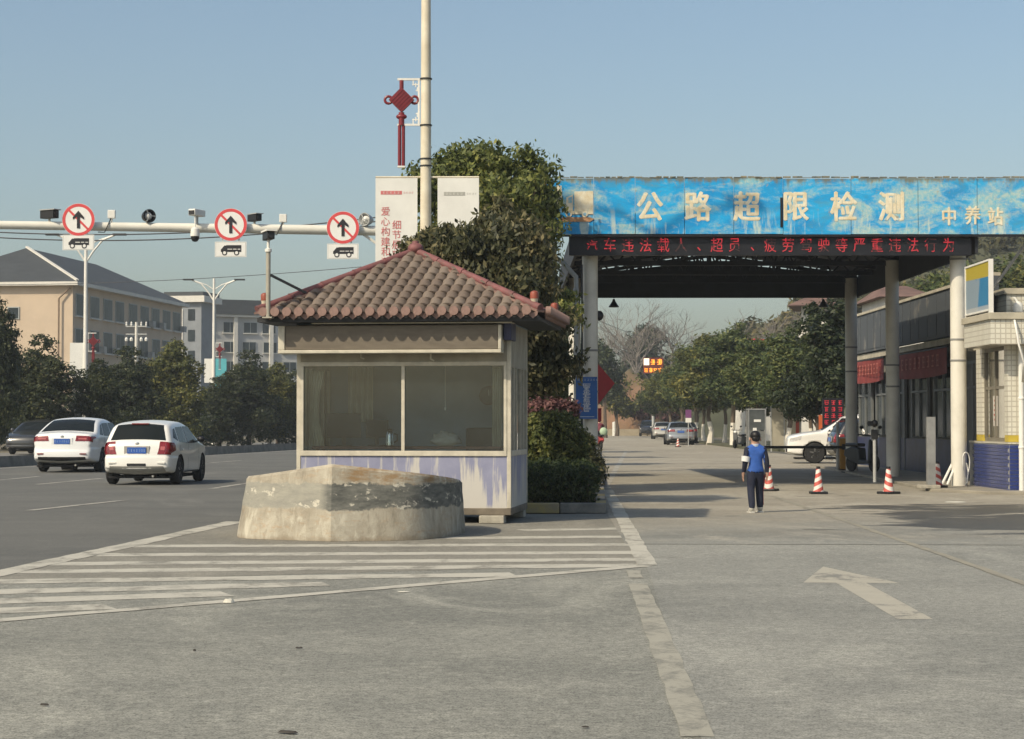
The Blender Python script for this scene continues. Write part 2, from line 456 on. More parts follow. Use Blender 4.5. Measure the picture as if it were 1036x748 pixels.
def ground_material(name, c, c_dark, c_light, wet=False, grain=0.10):
    t = NT(name, 0.85)
    fine = t.noise(t.pos, 38, 6, 0.85)
    mid = t.noise(t.pos, 2.3, 6, 0.65, 0.4)
    big = t.noise(t.map(t.pos, (0.10, 0.22, 1)), 1.6, 4, 0.55, 0.6)
    speck = t.voro(t.pos, 70)
    colr = t.mix(t.rng(big, 0.36, 0.66), c_dark, c)
    colr = t.mix(t.rng(mid, 0.50, 0.78, 0, 0.6), colr, c_light)
    # tyre-polished wheel tracks along the road
    tr = t.noise(t.map(t.pos, (0.9, 0.035, 1), (0.3, 0, 0), (0, 0, 0.042)), 1.5, 3, 0.5)
    colr = t.mix(t.rng(tr, 0.56, 0.72, 0, 0.35), colr, c_dark)
    # dark drips and dropped oil
    oil = t.voro(t.map(t.pos, (0.8, 0.5, 1)), 0.55)
    colr = t.mix(t.rng(oil, 0.02, 0.09, 0.40, 0), colr, tuple(x * 0.4 for x in c_dark))
    # fine cracks
    wp = t.N.new('ShaderNodeVectorMath'); wp.operation = 'ADD'
    wn_ = t.N.new('ShaderNodeTexNoise'); wn_.inputs['Scale'].default_value = 1.4; wn_.inputs['Detail'].default_value = 5
    t.L.new(t.pos, wn_.inputs['Vector']); sc_ = t.N.new('ShaderNodeVectorMath'); sc_.operation = 'SCALE'; sc_.inputs['Scale'].default_value = 0.9
    t.L.new(wn_.outputs['Color'], sc_.inputs[0]); t.L.new(t.pos, wp.inputs[0]); t.L.new(sc_.outputs[0], wp.inputs[1])
    cr = t.voro(t.map(wp.outputs[0], (0.34, 0.16, 1)), 0.8, 'DISTANCE_TO_EDGE')
    crk = t.math('MULTIPLY', t.rng(cr, 0.0, 0.006, 1, 0), t.rng(mid, 0.5, 0.62, 0, 0.5))
    colr = t.mix(t.math('MULTIPLY', crk, .0 if name != 'yard_concrete' else .8), colr, tuple(x * 0.45 for x in c_dark))
    g = t.rng(t.math('ADD', fine, t.rng(speck, 0.1, 0.5, -0.12, 0.12)), 0.36, 0.66, 1 - grain * 2.2, 1 + grain * 2.2)
    if wet:
        ny = t.sep(t.pos)[1]; nb = t.noise(t.pos, 0.35, 4, 0.6)
        near = t.mix(t.rng(big, 0.36, 0.66), (0.158, 0.159, 0.143), (0.212, 0.211, 0.188)); near = t.mix(t.rng(mid, 0.50, 0.78, 0, 0.6), near, (0.262, 0.259, 0.227))
        colr = t.mix(t.rng(t.math('ADD', ny, t.rng(nb, .3, .7, -2.5, 2.5)), 24.5, 32.0), near, colr)
    coarse = t.noise(t.pos, 13, 5, 0.75)
    g = t.math('MULTIPLY', g, t.rng(coarse, .36, .64, 1 - grain * .75, 1 + grain * .75))
    dust = t.noise(t.map(t.pos, (.5, .22, 1), (7, 3, 0)), 1.0, 7, .72, 1.2)
    colr = t.mix(t.rng(dust, .52, .70, 0, .55), colr, tuple(x * 1.12 for x in c_light))
    gm = t.N.new('ShaderNodeVectorMath'); gm.operation = 'SCALE'; t.L.new(colr, gm.inputs[0]); t.L.new(g, gm.inputs['Scale'])
    colr = gm.outputs[0]
    rough = None
    if wet:
        x, y, z = t.sep(t.pos)
        st = t.noise(t.map(t.pos, (0.20, 0.55, 1), (2.1, 0.4, 0)), 1.5, 6, 0.65, 0.4)
        mx = t.math('MULTIPLY', t.rng(x, 4.4, 6.6), t.math('MULTIPLY', t.rng(y, 23.0, 27.5), t.rng(y, 36.5, 33.0)))
        k = t.rng(t.math('ADD', t.math('MULTIPLY', mx, 0.34), st), 0.705, 0.745)
        colr = t.mix(t.math('MULTIPLY', k, 0.82), colr, (0.028, 0.025, 0.021))
        # scattered dark streaks in the roadway
        st2 = t.noise(t.map(t.pos, (0.5, 0.9, 1), (5, 1, 0)), 1.1, 4, 0.6)
        m2 = t.math('MULTIPLY', t.rng(y, 24.0, 27.0), t.rng(x, 1.5, 2.2))
        k2 = t.math('MULTIPLY', t.rng(st2, 0.64, 0.66), m2)
        colr = t.mix(t.math('MULTIPLY', k2, 0.6), colr, (0.05, 0.047, 0.04))
        rough = t.rng(k, 0, 1, 0.85, 0.45)
    h = t.math('ADD', fine, t.math('MULTIPLY', speck, 0.6))
    return t.done(colr, h, 0.35, 0.012, rough)

M_earth = ground_material('earth', (0.16, 0.14, 0.10), (0.10, 0.09, 0.06), (0.22, 0.19, 0.14))
M_road = ground_material('road_asphalt', (0.118, 0.118, 0.108), (0.094, 0.095, 0.088), (0.150, 0.148, 0.135), grain=0.12)
M_apron = ground_material('apron_asphalt', (0.196, 0.195, 0.170), (0.140, 0.141, 0.124), (0.268, 0.264, 0.226), grain=0.25)
M_yard = ground_material('yard_concrete', (0.285, 0.262, 0.212), (0.225, 0.205, 0.165), (0.35, 0.325, 0.265), wet=True, grain=0.14)
M_dirt = ground_material('gore_dirt', (0.195, 0.187, 0.158), (0.155, 0.148, 0.125), (0.245, 0.233, 0.195), grain=0.16)
M_lane = ground_material('lane_asphalt', (0.212, 0.211, 0.188), (0.158, 0.159, 0.143), (0.262, 0.259, 0.227), grain=0.22)
M_opp = ground_material('opposite_asphalt', (0.20, 0.195, 0.178), (0.17, 0.165, 0.15), (0.24, 0.23, 0.21), grain=0.05)

structure(MB().sheet([(-900, -60), (900, -60), (900, 1500), (-900, 1500)], 0.0).build('ground', M_earth))
medL = G(0, 473); medR = G(260, 457.5); md = (medR - medL).normalized()
def med(Y, off=0.0):
    return Vector((medL.x + md.x / md.y * (Y - medL.y) + off, Y, 0))
structure(MB().sheet([med(-20, 0.1), (30, -20), (30, 62), (13 + 62 * DX, 62), (9 + 330 * DX, 330), med(330)], 0.004).build('road', M_road))
structure(MB().sheet([med(-20, -11.5), med(-20, -0.35), med(330, -0.35), med(330, -11.5)], 0.004).build('opposite_road', M_opp))
gl0 = G(0, 581); gl1 = G(238, 529)
gdir = (gl1 - gl0).normalized()
gA = gl0 - gdir * ((gl0.y + 20) / gdir.y)
structure(MB().sheet([(gA.x, gA.y), (gl1.x, gl1.y), (-0.1, 31.0), (1.6, 31.0), (1.3, 23.6), (30, 22.4), (30, -20)], 0.008).build('apron', M_apron))
structure(MB().sheet([(1.35, 23.55), (30, 22.35), (30, 62), (9.7 + 62 * DX, 62), (7.6 + 125 * DX, 125), (7.4 + 330 * DX, 330), (0.2 + 330 * DX, 330), (0.2 + 31 * DX, 31.0)], 0.012).build('yard', M_yard))

structure(MB().sheet([G(-40, 592), G(238, 531), (-3.2, 31.3), (1.0, 31.3), G(612, 496), G(651, 572)], 0.0096).build('gore', M_dirt))
structure(MB().sheet([G(655, 575), (1.36, 23.5), (12, 22.9), (12, 3), G(716, 770)], 0.0100).build('lane', M_lane))
# ---- painted lines (worn paint on sheets 4 mm above the surface)
def paint_material(name, c, under, lo, hi, sc=2.0):
    t = NT(name, 0.75)
    a = t.noise(t.map(t.pos, (1.0, 0.6, 1)), sc, 7, 0.72, 0.5)
    b = t.noise(t.pos, 38, 3, 0.7)
    w = t.rng(t.math('ADD', a, t.math('MULTIPLY', t.math('SUBTRACT', b, 0.5), 0.35)), lo, hi)
    d = t.mix(t.noise(t.pos, 5, 5, 0.6), tuple(x * 0.80 for x in c), c)
    return t.done(t.mix(w, under, d), b, 0.2, 0.006)
P_line = paint_material('paint_white', (0.50, 0.48, 0.41), (0.20, 0.19, 0.16), 0.33, 0.52)
P_road = paint_material('paint_road_white', (0.42, 0.40, 0.35), (0.14, 0.137, 0.127), 0.32, 0.54)
P_worn = paint_material('paint_worn', (0.365, 0.35, 0.29), (0.18, 0.177, 0.152), 0.36, 0.54, 4.0)
P_arrow = paint_material('paint_arrow', (0.42, 0.395, 0.325), (0.19, 0.186, 0.165), 0.34, 0.46, 2.2)
P_thin = paint_material('paint_thin', (0.33, 0.305, 0.235), (0.23, 0.218, 0.18), 0.36, 0.66, 3.0)

def stripe(a, b, w, m, z=0.0150, name='lane_marking', w2=None, seg=14, jag=0.012):
    a = Vector(a[:2]); b = Vector(b[:2]); d = (b - a).normalized(); n = Vector((-d.y, d.x)); w2 = w2 or w
    L = []; Rr = []
    k = max(2, min(60, int((b - a).length / 0.35)))
    for i in range(k + 1):
        t = i / k; p = a.lerp(b, t); ww = (w * (1 - t) + w2 * t) / 2
        L.append(p + n * (ww + rnd.uniform(-jag, jag))); Rr.append(p - n * (ww + rnd.uniform(-jag, jag)))
    vs = [(p.x, p.y, z) for p in L] + [(p.x, p.y, z) for p in Rr]
    mb = MB().add(vs, [(i, i + 1, k + 2 + i, k + 1 + i) for i in range(k)])
    return structure(mb.build(name, m))
# the hatched gore
hat = [((528, 537.5), (629, 535.5)), ((428, 545.5), (634, 544)), ((136, 553.5), (641, 552)), ((99, 562.5), (645, 560)),
       ((52, 571.6), (650, 567)), ((19, 579.5), (652, 573)), ((-60, 590.5), (520, 582.5)), ((-60, 601.5), (330, 592)),
       ((-60, 611.5), (230, 602)), ((-60, 622), (110, 615))]
for (a, b) in hat:
    stripe(G(*a), G(*b), 0.48, P_line, z=0.0112, name='gore_marking', jag=0.03)
stripe(G(-220, 629.5 + 18.5), G(655, 573.5), 0.20, P_line, z=0.0128, name='gore_marking', jag=0.02)
stripe(gl0 - gdir * 6, G(240, 528.5), 0.30, P_line, z=0.0136, name='gore_marking', jag=0.02)
stripe(G(654.5, 573), G(613, 493), 0.20, P_line, z=0.0156, name='gore_marking', w2=0.22)
stripe(G(613, 493), (1.95 + 92 * DX - 0.05, 100), 0.16, P_road, z=0.0150, name='edge_marking')
# worn dashed lane line in the foreground
stripe(G(707, 748), G(645.5, 592), 0.155, P_worn, z=0.0125, name='lane_marking', w2=0.17, jag=0.008)
stripe(G(760, 880), G(716, 770), 0.155, P_worn, z=0.0125, name='lane_marking', jag=0.008)
stripe(G(643.5, 586), G(640.5, 578), 0.13, P_worn, z=0.0125, name='lane_marking', jag=0.012)
# yellowish line on the right, and crossing line
stripe(G(1060, 600), G(862, 530.5), 0.10, P_thin, name='edge_marking')
stripe(G(862, 530.5), G(782, 503), 0.10, P_thin, name='edge_marking')
stripe(G(668, 456), G(790, 455), 0.35, P_thin, name='stop_marking')
# straight-ahead arrow
def arrow():
    a = G(926, 628); b = G(831, 574.5)
    d = Vector((b.x - a.x, b.y - a.y)); L = d.length; d.normalize(); n = Vector((d.y, -d.x))
    def q(s, t): p = Vector((a.x, a.y)) + d * s + n * t; return (p.x, p.y, 0.0118)
    hs = L * 0.62
    pts = [q(0, -0.13), q(0, 0.13), q(hs, 0.14), q(hs - 0.02, 0.44), q(L * .9, 0.12), q(L, 0.02), q(L * .9, -0.1), q(hs + .02, -0.42), q(hs, -0.13)]
    structure(MB().add(pts, [(0, 1, 2, 8), (8, 2, 3, 4, 5, 6, 7)]).build('arrow_marking', P_arrow))
arrow()
# carriageway lines of the main road on the left
for a, b in [((30, 517), (128, 506.5)), ((213, 495), (262, 487.5)), ((-60, 528), (-15, 522)), ((-40, 490), (39, 482.5)),
             ((38, 490.5), (103, 484.5)), ((213, 468.6), (244, 466.2))]:
    stripe(G(*a), G(*b), 0.16, P_road, z=0.010)
stripe(med(30, 0.75), med(200, 0.75), 0.18, P_road, z=0.010, name='edge_marking')

# litter: leaves, paper, a dropped rag on the asphalt
M_lit_w = mk('litter_paper', (0.62, 0.60, 0.52), 0.8)
M_lit_d = mk('litter_dark', (0.05, 0.045, 0.04), 0.9)
def litter(px, py, w, l, h, m, label, cat, name):
    p = G(px, py); r = random.Random(int(px * 7 + py)); mb = MB(); n = 9
    w *= .7; l *= .55
    ring = [(math.cos(2 * math.pi * i / n) * w / 2 * r.uniform(.7, 1.15), math.sin(2 * math.pi * i / n) * l / 2 * r.uniform(.7, 1.15)) for i in range(n)]
    vs = [(x, y, 0.0) for x, y in ring] + [(x * .7, y * .7, h * r.uniform(.6, 1.1)) for x, y in ring]
    mb.add(vs, [(i, (i + 1) % n, n + (i + 1) % n, n + i) for i in range(n)] + [tuple(range(n, 2 * n)), tuple(range(n - 1, -1, -1))])
    o = mb.build(name, m); o.location = (p.x, p.y, 0.0142); o.rotation_euler.z = r.uniform(-.3, .3)
    tag(o, label, cat)
litter(232, 611.5, 0.15, 0.10, 0.03, M_lit_w, 'white scrap lying on the lowest stripe of the hatched gore', 'litter', 'paper_scrap')
litter(408, 600.5, 0.16, 0.12, 0.004, M_lit_w, 'flat pale paper scrap below the hatched gore', 'litter', 'paper_scrap')
litter(292, 744.5, 0.16, 0.07, 0.012, M_lit_d, 'dark rag lying on the asphalt at the bottom edge', 'litter', 'rag')
litter(592, 739, 0.06, 0.04, 0.008, M_lit_d, 'small dark leaf on the asphalt left of the worn lane line', 'litter', 'leaf')
litter(302, 658, 0.08, 0.07, 0.008, M_lit_d, 'dark leaf in the middle of the apron below the gore', 'litter', 'leaf')
litter(197, 661, 0.03, 0.03, 0.012, M_lit_d, 'tiny dark pebble on the apron left of the leaf', 'litter', 'pebble')
litter(45, 716.5, 0.07, 0.04, 0.01, M_lit_d, 'dark twig on the asphalt at bottom left', 'litter', 'twig')
litter(967, 509, 0.55, 0.45, 0.012, M_lit_w, 'white plastic sheet lying by the wet stain at the building', 'litter', 'plastic_sheet')

# dark manhole-like mark left out; median barrier of the main road
M_kerb = mk('kerb_concrete', (0.23, 0.215, 0.18), 0.85, 0.2, 2.0, bump=0.3)
kerb_mb = MB()
a0, a1 = med(8), med(240)
n2 = Vector((md.y, -md.x, 0))
prof = [(-0.36, 0), (-0.33, 0.34), (-0.05, 0.36), (0.0, 0.10), (0.02, 0.0)]
vs = [a0 + n2 * x + Vector((0, 0, z)) for x, z in prof] + [a1 + n2 * x + Vector((0, 0, z)) for x, z in prof]
kerb_mb.add(vs, [(i, i + 1, i + 6, i + 5) for i in range(4)] + [(0, 1, 2, 3, 4), (9, 8, 7, 6, 5)])
tag(kerb_mb.build('median_kerb', M_kerb), 'long low grey concrete median kerb beyond the white cars', 'kerb')

# ================================================================== CONCRETE CRASH BLOCK
def crash_block():
    t = NT('crash_block_concrete', 0.85)
    x, y, z = t.sep(t.obj)
    n1 = t.noise(t.obj, 3.0, 6, 0.65, 0.5); n2_ = t.noise(t.map(t.obj, (1.6, 1.6, 5)), 3.0, 6, 0.7); n3 = t.noise(t.obj, 45, 4, 0.7)
    vein = t.rng(t.voro(t.map(t.obj, (1.0, 1.0, 1.6), (0, 0, .3)), 2.2, 'DISTANCE_TO_EDGE'), 0.0, 0.03, 1, 0)
    c = t.mix(t.rng(n1, .33, .7), (0.27, 0.24, 0.185), (0.44, 0.41, 0.335))
    c = t.mix(t.rng(n2_, .55, .70, 0, .5), c, (0.34, 0.215, 0.11))
    sk = t.noise(t.map(t.obj, (5, 5, 1.2)), 1.6, 7, .7, .6)
    c = t.mix(t.rng(sk, .54, .66, 0, .65), c, (0.54, 0.51, 0.42))
    c = t.mix(t.rng(sk, .46, .34, 0, .6), c, (0.20, 0.175, 0.135))
    rs = t.math('MULTIPLY', t.rng(x, -.05, .25), t.rng(t.math('ADD', z, t.math('MULTIPLY', n2_, .2)), .74, .84))
    c = t.mix(t.math('MULTIPLY', rs, t.rng(n2_, .42, .60, .05, .8)), c, (0.25, 0.155, 0.07))
    zz = t.math('ADD', z, t.math('ADD', t.rng(n1, .2, .8, -.06, .06), t.math('MULTIPLY', t.math('SUBTRACT', n3, .5), .05)))
    band = t.math('MULTIPLY', t.rng(zz, .375, .395), t.rng(zz, .70, .68))
    chips = t.rng(t.noise(t.map(t.obj, (1, 1, 1.8), (3, 1, 0)), 4.2, 6, .68, .3), .58, .62)
    paint = t.mix(t.rng(n2_, .35, .65), (0.075, 0.078, 0.072), (0.17, 0.17, 0.15))
    paint = t.mix(t.rng(x, -.15, -.05, 1, 0), paint, t.mix(t.rng(n2_, .3, .65), (0.22, 0.215, 0.19), (0.31, 0.30, 0.25)))
    paint = t.mix(chips, paint, (0.50, 0.47, 0.39))
    c = t.mix(band, c, paint)
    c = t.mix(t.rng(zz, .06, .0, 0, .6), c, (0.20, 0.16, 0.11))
    m = t.done(c, t.math('ADD', t.math('MULTIPLY', n3, .5), n1), 0.5, 0.02)
    base = [(-3.25, 27.3), (-3.50, 26.2), (-3.47, 25.0), (-3.16, 24.52), (-2.20, 24.02), (-1.38, 24.22), (-0.95, 24.62), (-0.68, 25.45), (-0.64, 26.5), (-0.9, 27.3)]
    toph = [0.66, 0.72, 0.76, 0.80, 0.935, 0.85, 0.79, 0.72, 0.66, 0.64]
    ox, oy = -2.2, 25.4
    # resample each span, keep the nose a hard edge
    def cr(P0, P1, P2, P3, s):
        return tuple(0.5 * ((2 * b) + (-a + c) * s + (2 * a - 5 * b + 4 * c - d) * s * s + (-a + 3 * b - 3 * c + d) * s ** 3) for a, b, c, d in zip(P0, P1, P2, P3))
    pts3 = [(x - ox, y - oy, h) for (x, y), h in zip(base, toph)]
    left = pts3[:5]; right = pts3[4:]
    out = []
    for chain in (left, right):
        ch = [chain[0]] + chain + [chain[-1]]
        for i in range(1, len(ch) - 2):
            for k in range(5): out.append(cr(ch[i - 1], ch[i], ch[i + 1], ch[i + 2], k / 5))
    out.append(right[-1])
    n = len(out); lv = [0, .2, .4, .6, .8, .96, 1.0]; vs = []
    rr = random.Random(3)
    for q in lv:
        for (x, y, h) in out:
            inset = 0.155 * q * (1.0 - .75 * min(1, max(0, (x - .6) / .9))) + (0.02 if q == 1 else 0)
            d = Vector((x, y - 0.9, 0)); d.normalize()
            jit = rr.uniform(-.008, .008)
            vs.append((x - d.x * (inset + jit), y - d.y * (inset + jit), h * q + 0.0))
    fs = []
    for r_ in range(len(lv) - 1):
        for i in range(n):
            j = (i + 1) % n
            fs.append((r_ * n + i, r_ * n + j, (r_ + 1) * n + j, (r_ + 1) * n + i))
    c_i = len(vs); vs.append((0, 0.7, 0.58)); b = (len(lv) - 1) * n
    fs += [(b + i, b + (i + 1) % n, c_i) for i in range(n)]
    fs.append(tuple(range(n - 1, -1, -1)))
    o = MB().add(vs, fs).build('crash_block', m, smooth='all'); o.data.set_sharp_from_angle(angle=R(17)); o.location = (ox, oy, 0.012)
    tag(o, 'stained concrete crash block with grey painted band in front of the booth', 'crash barrier')
crash_block()

# ================================================================== BOOTH
M_alu = mk('frame_cream', (0.56, 0.52, 0.42), 0.5, 0.12, 6, bump=.05)
M_wall_blue = None
def faded_blue():
    t = NT('faded_blue_panel', 0.6)
    s = t.noise(t.map(t.obj, (7, 7, 0.6)), 1.3, 6, 0.65, 0.3)
    n = t.noise(t.obj, 2.2, 5, 0.6)
    x, y, z = t.sep(t.obj)
    c = t.mix(t.rng(n, .35, .65), (0.205, 0.215, 0.315), (0.27, 0.28, 0.385))
    k = t.rng(t.math('ADD', s, t.rng(z, 0.25, 0.85, 0.18, -0.02)), .50, .60)
    c = t.mix(k, c, (0.50, 0.48, 0.44))
    c = t.mix(t.rng(t.math('ADD', z, t.math('MULTIPLY', s, .18)), .26, .32, .85, 0), c, (0.52, 0.48, 0.38))
    return t.done(c, n, .1, .01)
M_wall_blue = faded_blue()
M_skirt = mk('booth_skirt', (0.19, 0.16, 0.12), 0.7, 0.2, 4)
M_awn = mk('roller_shade', (0.165, 0.140, 0.108), 0.75, 0.12, 3, stretch=(1, 1, 4))
M_grey_wall = mk('booth_upper_wall', (0.36, 0.33, 0.26), 0.7, 0.15, 3)
M_inner = mk('booth_inner_wall', (0.22, 0.29, 0.34), 0.8, 0.1, 2)
M_dark = mk('dark_steel', (0.030, 0.032, 0.036), 0.6, 0.2, 4)
M_blkpl = mk('black_plastic', (0.018, 0.018, 0.02), 0.45, 0.15, 6)
M_white = mk('white_paint', (0.74, 0.73, 0.68), 0.45, 0.06, 3)
M_glass = glass_mat('booth_glass', (0.86, 0.92, 0.93), 0.03, (0.40, 0.46, 0.45), gain=1.3)
M_tile = mk('roof_tile', (0.178, 0.136, 0.106), 0.75, 0.14, 9, c2=(0.118, 0.090, 0.070), bump=.25, lo=.3, hi=.7)
M_tileb = mk('roof_tile_worn', (0.208, 0.164, 0.130), 0.78, 0.14, 9, c2=(0.150, 0.120, 0.095), bump=.25, lo=.3, hi=.7)
M_eave = mk('eave_tile', (0.260, 0.165, 0.138), 0.7, 0.15, 8, c2=(0.19, 0.12, 0.10), bump=.2)
M_ridge = mk('ridge_tile', (0.215, 0.080, 0.080), 0.62, 0.15, 6, c2=(0.14, 0.062, 0.058), bump=.2)
M_orange = mk('finial_glaze', (0.30, 0.075, 0.045), 0.45, 0.12, 8)
M_cream = mk('cream_plaster', (0.60, 0.53, 0.40), 0.7, 0.1, 6)

BYAW = R(-7.0)
BR = Vector((math.cos(BYAW), math.sin(BYAW), 0)); BU = Vector((-math.sin(BYAW), math.cos(BYAW), 0))
BW, BD, BZ = 3.14, 2.07, 0.115
bFR = P(517, 522, 28.35); bFR.z = 0
BC = bFR - BR * BW / 2 + BU * BD / 2
booth = thing('guard_booth', 'small guard booth with tiled hip roof, large front window and faded blue panels', 'booth', (BC.x, BC.y, 0.012), BYAW)
hw, hd = BW / 2, BD / 2
SILL, WTOP, WALLT = 1.00, 2.27, 2.86
# floor, skirt, panels
MB().box(-hw, hw, -hd, hd, BZ, BZ + .10).build('floor_frame', M_skirt, booth, bevel=.01)
MB().box(-hw + .06, hw - .06, -hd + .012, -hd + .05, BZ + .10, SILL - .04).build('front_panel', M_wall_blue, booth)
MB().box(hw - .05, hw - .012, -hd + .06, hd - .06, BZ + .10, SILL - .04).build('side_panel', M_wall_blue, booth)
MB().box(-hw + .012, -hw + .05, -hd + .06, hd - .06, BZ + .10, SILL - .04).build('side_panel', M_wall_blue, booth)
MB().box(-hw + .06, hw - .06, hd - .05, hd - .012, BZ + .10, WALLT - .005).build('back_wall', M_inner, booth)
for sx in (-1, 1):
    for sy in (-1, 1):
        cx_ = sx * (hw - .03); cy_ = sy * (hd - .03)
        MB().box(cx_ - .03, cx_ + .03, cy_ - .03, cy_ + .03, BZ + .10, WALLT).build('corner_post', M_alu, booth, bevel=.006)
# front window: head, sill, mullion, two panes
MB().box(-hw + .06, hw - .06, -hd + .002, -hd + .055, WTOP + .05, WALLT).build('front_head_panel', M_grey_wall, booth)
for nm, z0, z1 in (('window_sill', SILL - .04, SILL + .035), ('window_head', WTOP - .01, WTOP + .05)):
    MB().box(-hw + .06, hw - .06, -hd - .012, -hd + .06, z0, z1).build(nm, M_alu, booth, bevel=.006)
wx = -hw + .06 + (408 - 304) / (512 - 304) * (BW - .12)
MB().box(wx - .025, wx + .025, -hd - .008, -hd + .05, SILL + .035, WTOP - .01).build('mullion', M_alu, booth, bevel=.005)
for s_ in (-1, 1):
    e0 = s_ * (hw - .06); MB().box(min(e0, e0 - s_ * .045), max(e0, e0 - s_ * .045), -hd - .01, -hd + .05, SILL + .035, WTOP - .01).build('window_jamb', M_alu, booth, bevel=.005)
for a, b in ((-hw + .105, wx - .025), (wx + .025, hw - .105)):
    MB().box(a, b, -hd + .018, -hd + .022, SILL + .035, WTOP - .01).build('window_pane', M_glass, booth)
# right-hand side: window with sliding frames; plain left side
for sgn in (1, -1):
    xx0, xx1 = (hw - .05, hw - .008) if sgn > 0 else (-hw + .008, -hw + .05)
    MB().box(xx0, xx1, -hd + .06, hd - .06, WTOP - .03, WALLT).build('side_head_panel', M_grey_wall, booth)
    MB().box(xx0 - .004, xx1 + .012, -hd + .06, hd - .06, SILL - .04, SILL + .04).build('window_sill', M_alu, booth, bevel=.005)
    ys = [-hd + .06, -hd + .42, -hd + .75, -hd + 1.25, -hd + 1.62, hd - .06]
    for k, yy in enumerate(ys[1:-1]):
        MB().box(xx0 - .002, xx1 + .006, yy - .028, yy + .028, SILL + .04, WTOP - .03).build('mullion', M_alu, booth)
    for k in range(5):
        xm = (xx0 + xx1) / 2
        MB().box(xm - .003, xm + .003, ys[k] + (.028 if k else 0), ys[k + 1] - (.028 if k < 4 else 0), SILL + .04, WTOP - .03).build('window_pane', M_glass, booth)
MB().box(-hw, hw, -hd, hd, WALLT, WALLT + .05).build('ceiling_panel', M_inner, booth)
# roller shade box over the window
shx0 = -hw - .20; shx1 = hw - .10
MB().box(shx0 + .10, shx1 - .05, -hd - .31, -hd - .01, 2.485, 2.835).build('shade_box', M_awn, booth, bevel=.012)
MB().box(shx0, shx1, -hd - .34, -hd - .01, 2.435, 2.483).build('shade_rail', M_alu, booth, bevel=.008)
MB().box(shx0, shx0 + .098, -hd - .325, -hd - .01, 2.485, 2.835).build('shade_end', M_alu, booth, bevel=.01)
MB().box(shx1 - .048, shx1, -hd - .325, -hd - .01, 2.485, 2.835).build('shade_end', M_alu, booth, bevel=.01)
MB().box(shx0 + .5, hw + .05, -hd - .36, -hd - .005, 2.857, 2.872).build('flashing', M_alu, booth)
MB().tube([(.42, -hd - .10, 2.44), (.42, -hd - .10, 2.36), (.47, -hd - .10, 2.33)], .014, 6).build('shade_hook', M_alu, booth)
MB().tube([(-.6, -hd - .10, 2.44), (-.6, -hd - .10, 2.38), (-.55, -hd - .10, 2.36)], .012, 6).build('shade_hook', M_alu, booth)
bx_ = MB(); bx_.box(hw - .085, hw + .03, -hd - .20, -hd + .35, 2.62, 2.93); bx_.build('control_box', mk('control_blue', (.03, .035, .09), .5), booth, bevel=.01)
# support blocks, a thing of their own each
M_block = mk('concrete_block', (0.42, 0.39, 0.32), .9, .15, 8, bump=.4)
for i, (lx, ly, lb) in enumerate([(hw - .27, -hd + .06, 'pale concrete block under the right front corner of the booth'),
                                   (-hw + .3, -hd + .06, 'concrete block under the left front corner of the booth'),
                                   (hw - .2, hd - .15, 'concrete block under the rear right corner of the booth')]):
    o = MB().box(-.18, .18, -.16, .12, 0, BZ - .002).build('support_block', M_block, bevel=.012)
    p = BC + BR * lx + BU * ly; o.location = (p.x, p.y, .012); o.rotation_euler.z = BYAW
    tag(o, lb, 'concrete block', 'blocks under the booth')

# ---- hip roof: rafters' underside, tiles one by one, hips, eave tiles, finials
OV = 0.47; EW, ED = hw + OV, hd + OV; EZ, AZ = 3.01, 4.00
MB().add([(-EW, -ED, EZ - .07), (EW, -ED, EZ - .07), (EW, ED, EZ - .07), (-EW, ED, EZ - .07), (0, 0, AZ - .08), (-EW, -ED, EZ - .13), (EW, -ED, EZ - .13), (EW, ED, EZ - .13), (-EW, ED, EZ - .13)],
         [(0, 1, 4), (1, 2, 4), (2, 3, 4), (3, 0, 4), (5, 8, 7, 6), (0, 5, 6, 1), (1, 6, 7, 2), (2, 7, 8, 3), (3, 8, 5, 0)]).build('roof_deck', M_dark, booth)
MB().box(-hw - .02, hw + .02, -hd - .02, hd + .02, WALLT + .05, EZ - .13).build('roof_collar', M_dark, booth)
TW, TL = 0.172, 0.172           # tile pitch across and up the slope
def tile_mesh(m, wid=TW, ln=TL):
    mb = MB(); nx = 11; vs = []
    for j, (y, dz) in enumerate(((-ln * .62, -.010), (-ln * .60, .018), (ln * .5, .004))):
        for i in range(nx):
            u = i / (nx - 1); x = (u - .5) * wid * 1.06
            # S profile: a round roll on one side, a shallow pan on the other, the lower edge scalloped
            z = .036 * math.sin(math.pi * min(1, u / .80)) ** .8 if u < .80 else -.020 * math.sin(math.pi * (u - .80) / .20)
            yy = y - (.018 * math.sin(math.pi * min(1, u / .80)) if j < 2 else 0)
            vs.append((x, yy, z + dz))
    fs = [(j * nx + i, j * nx + i + 1, (j + 1) * nx + i + 1, (j + 1) * nx + i) for j in range(2) for i in range(nx - 1)]
    return mb.add(vs, fs).mesh('tile', m, True, fix=False)
tile_me = [tile_mesh(M_tile), tile_mesh(M_tileb)]
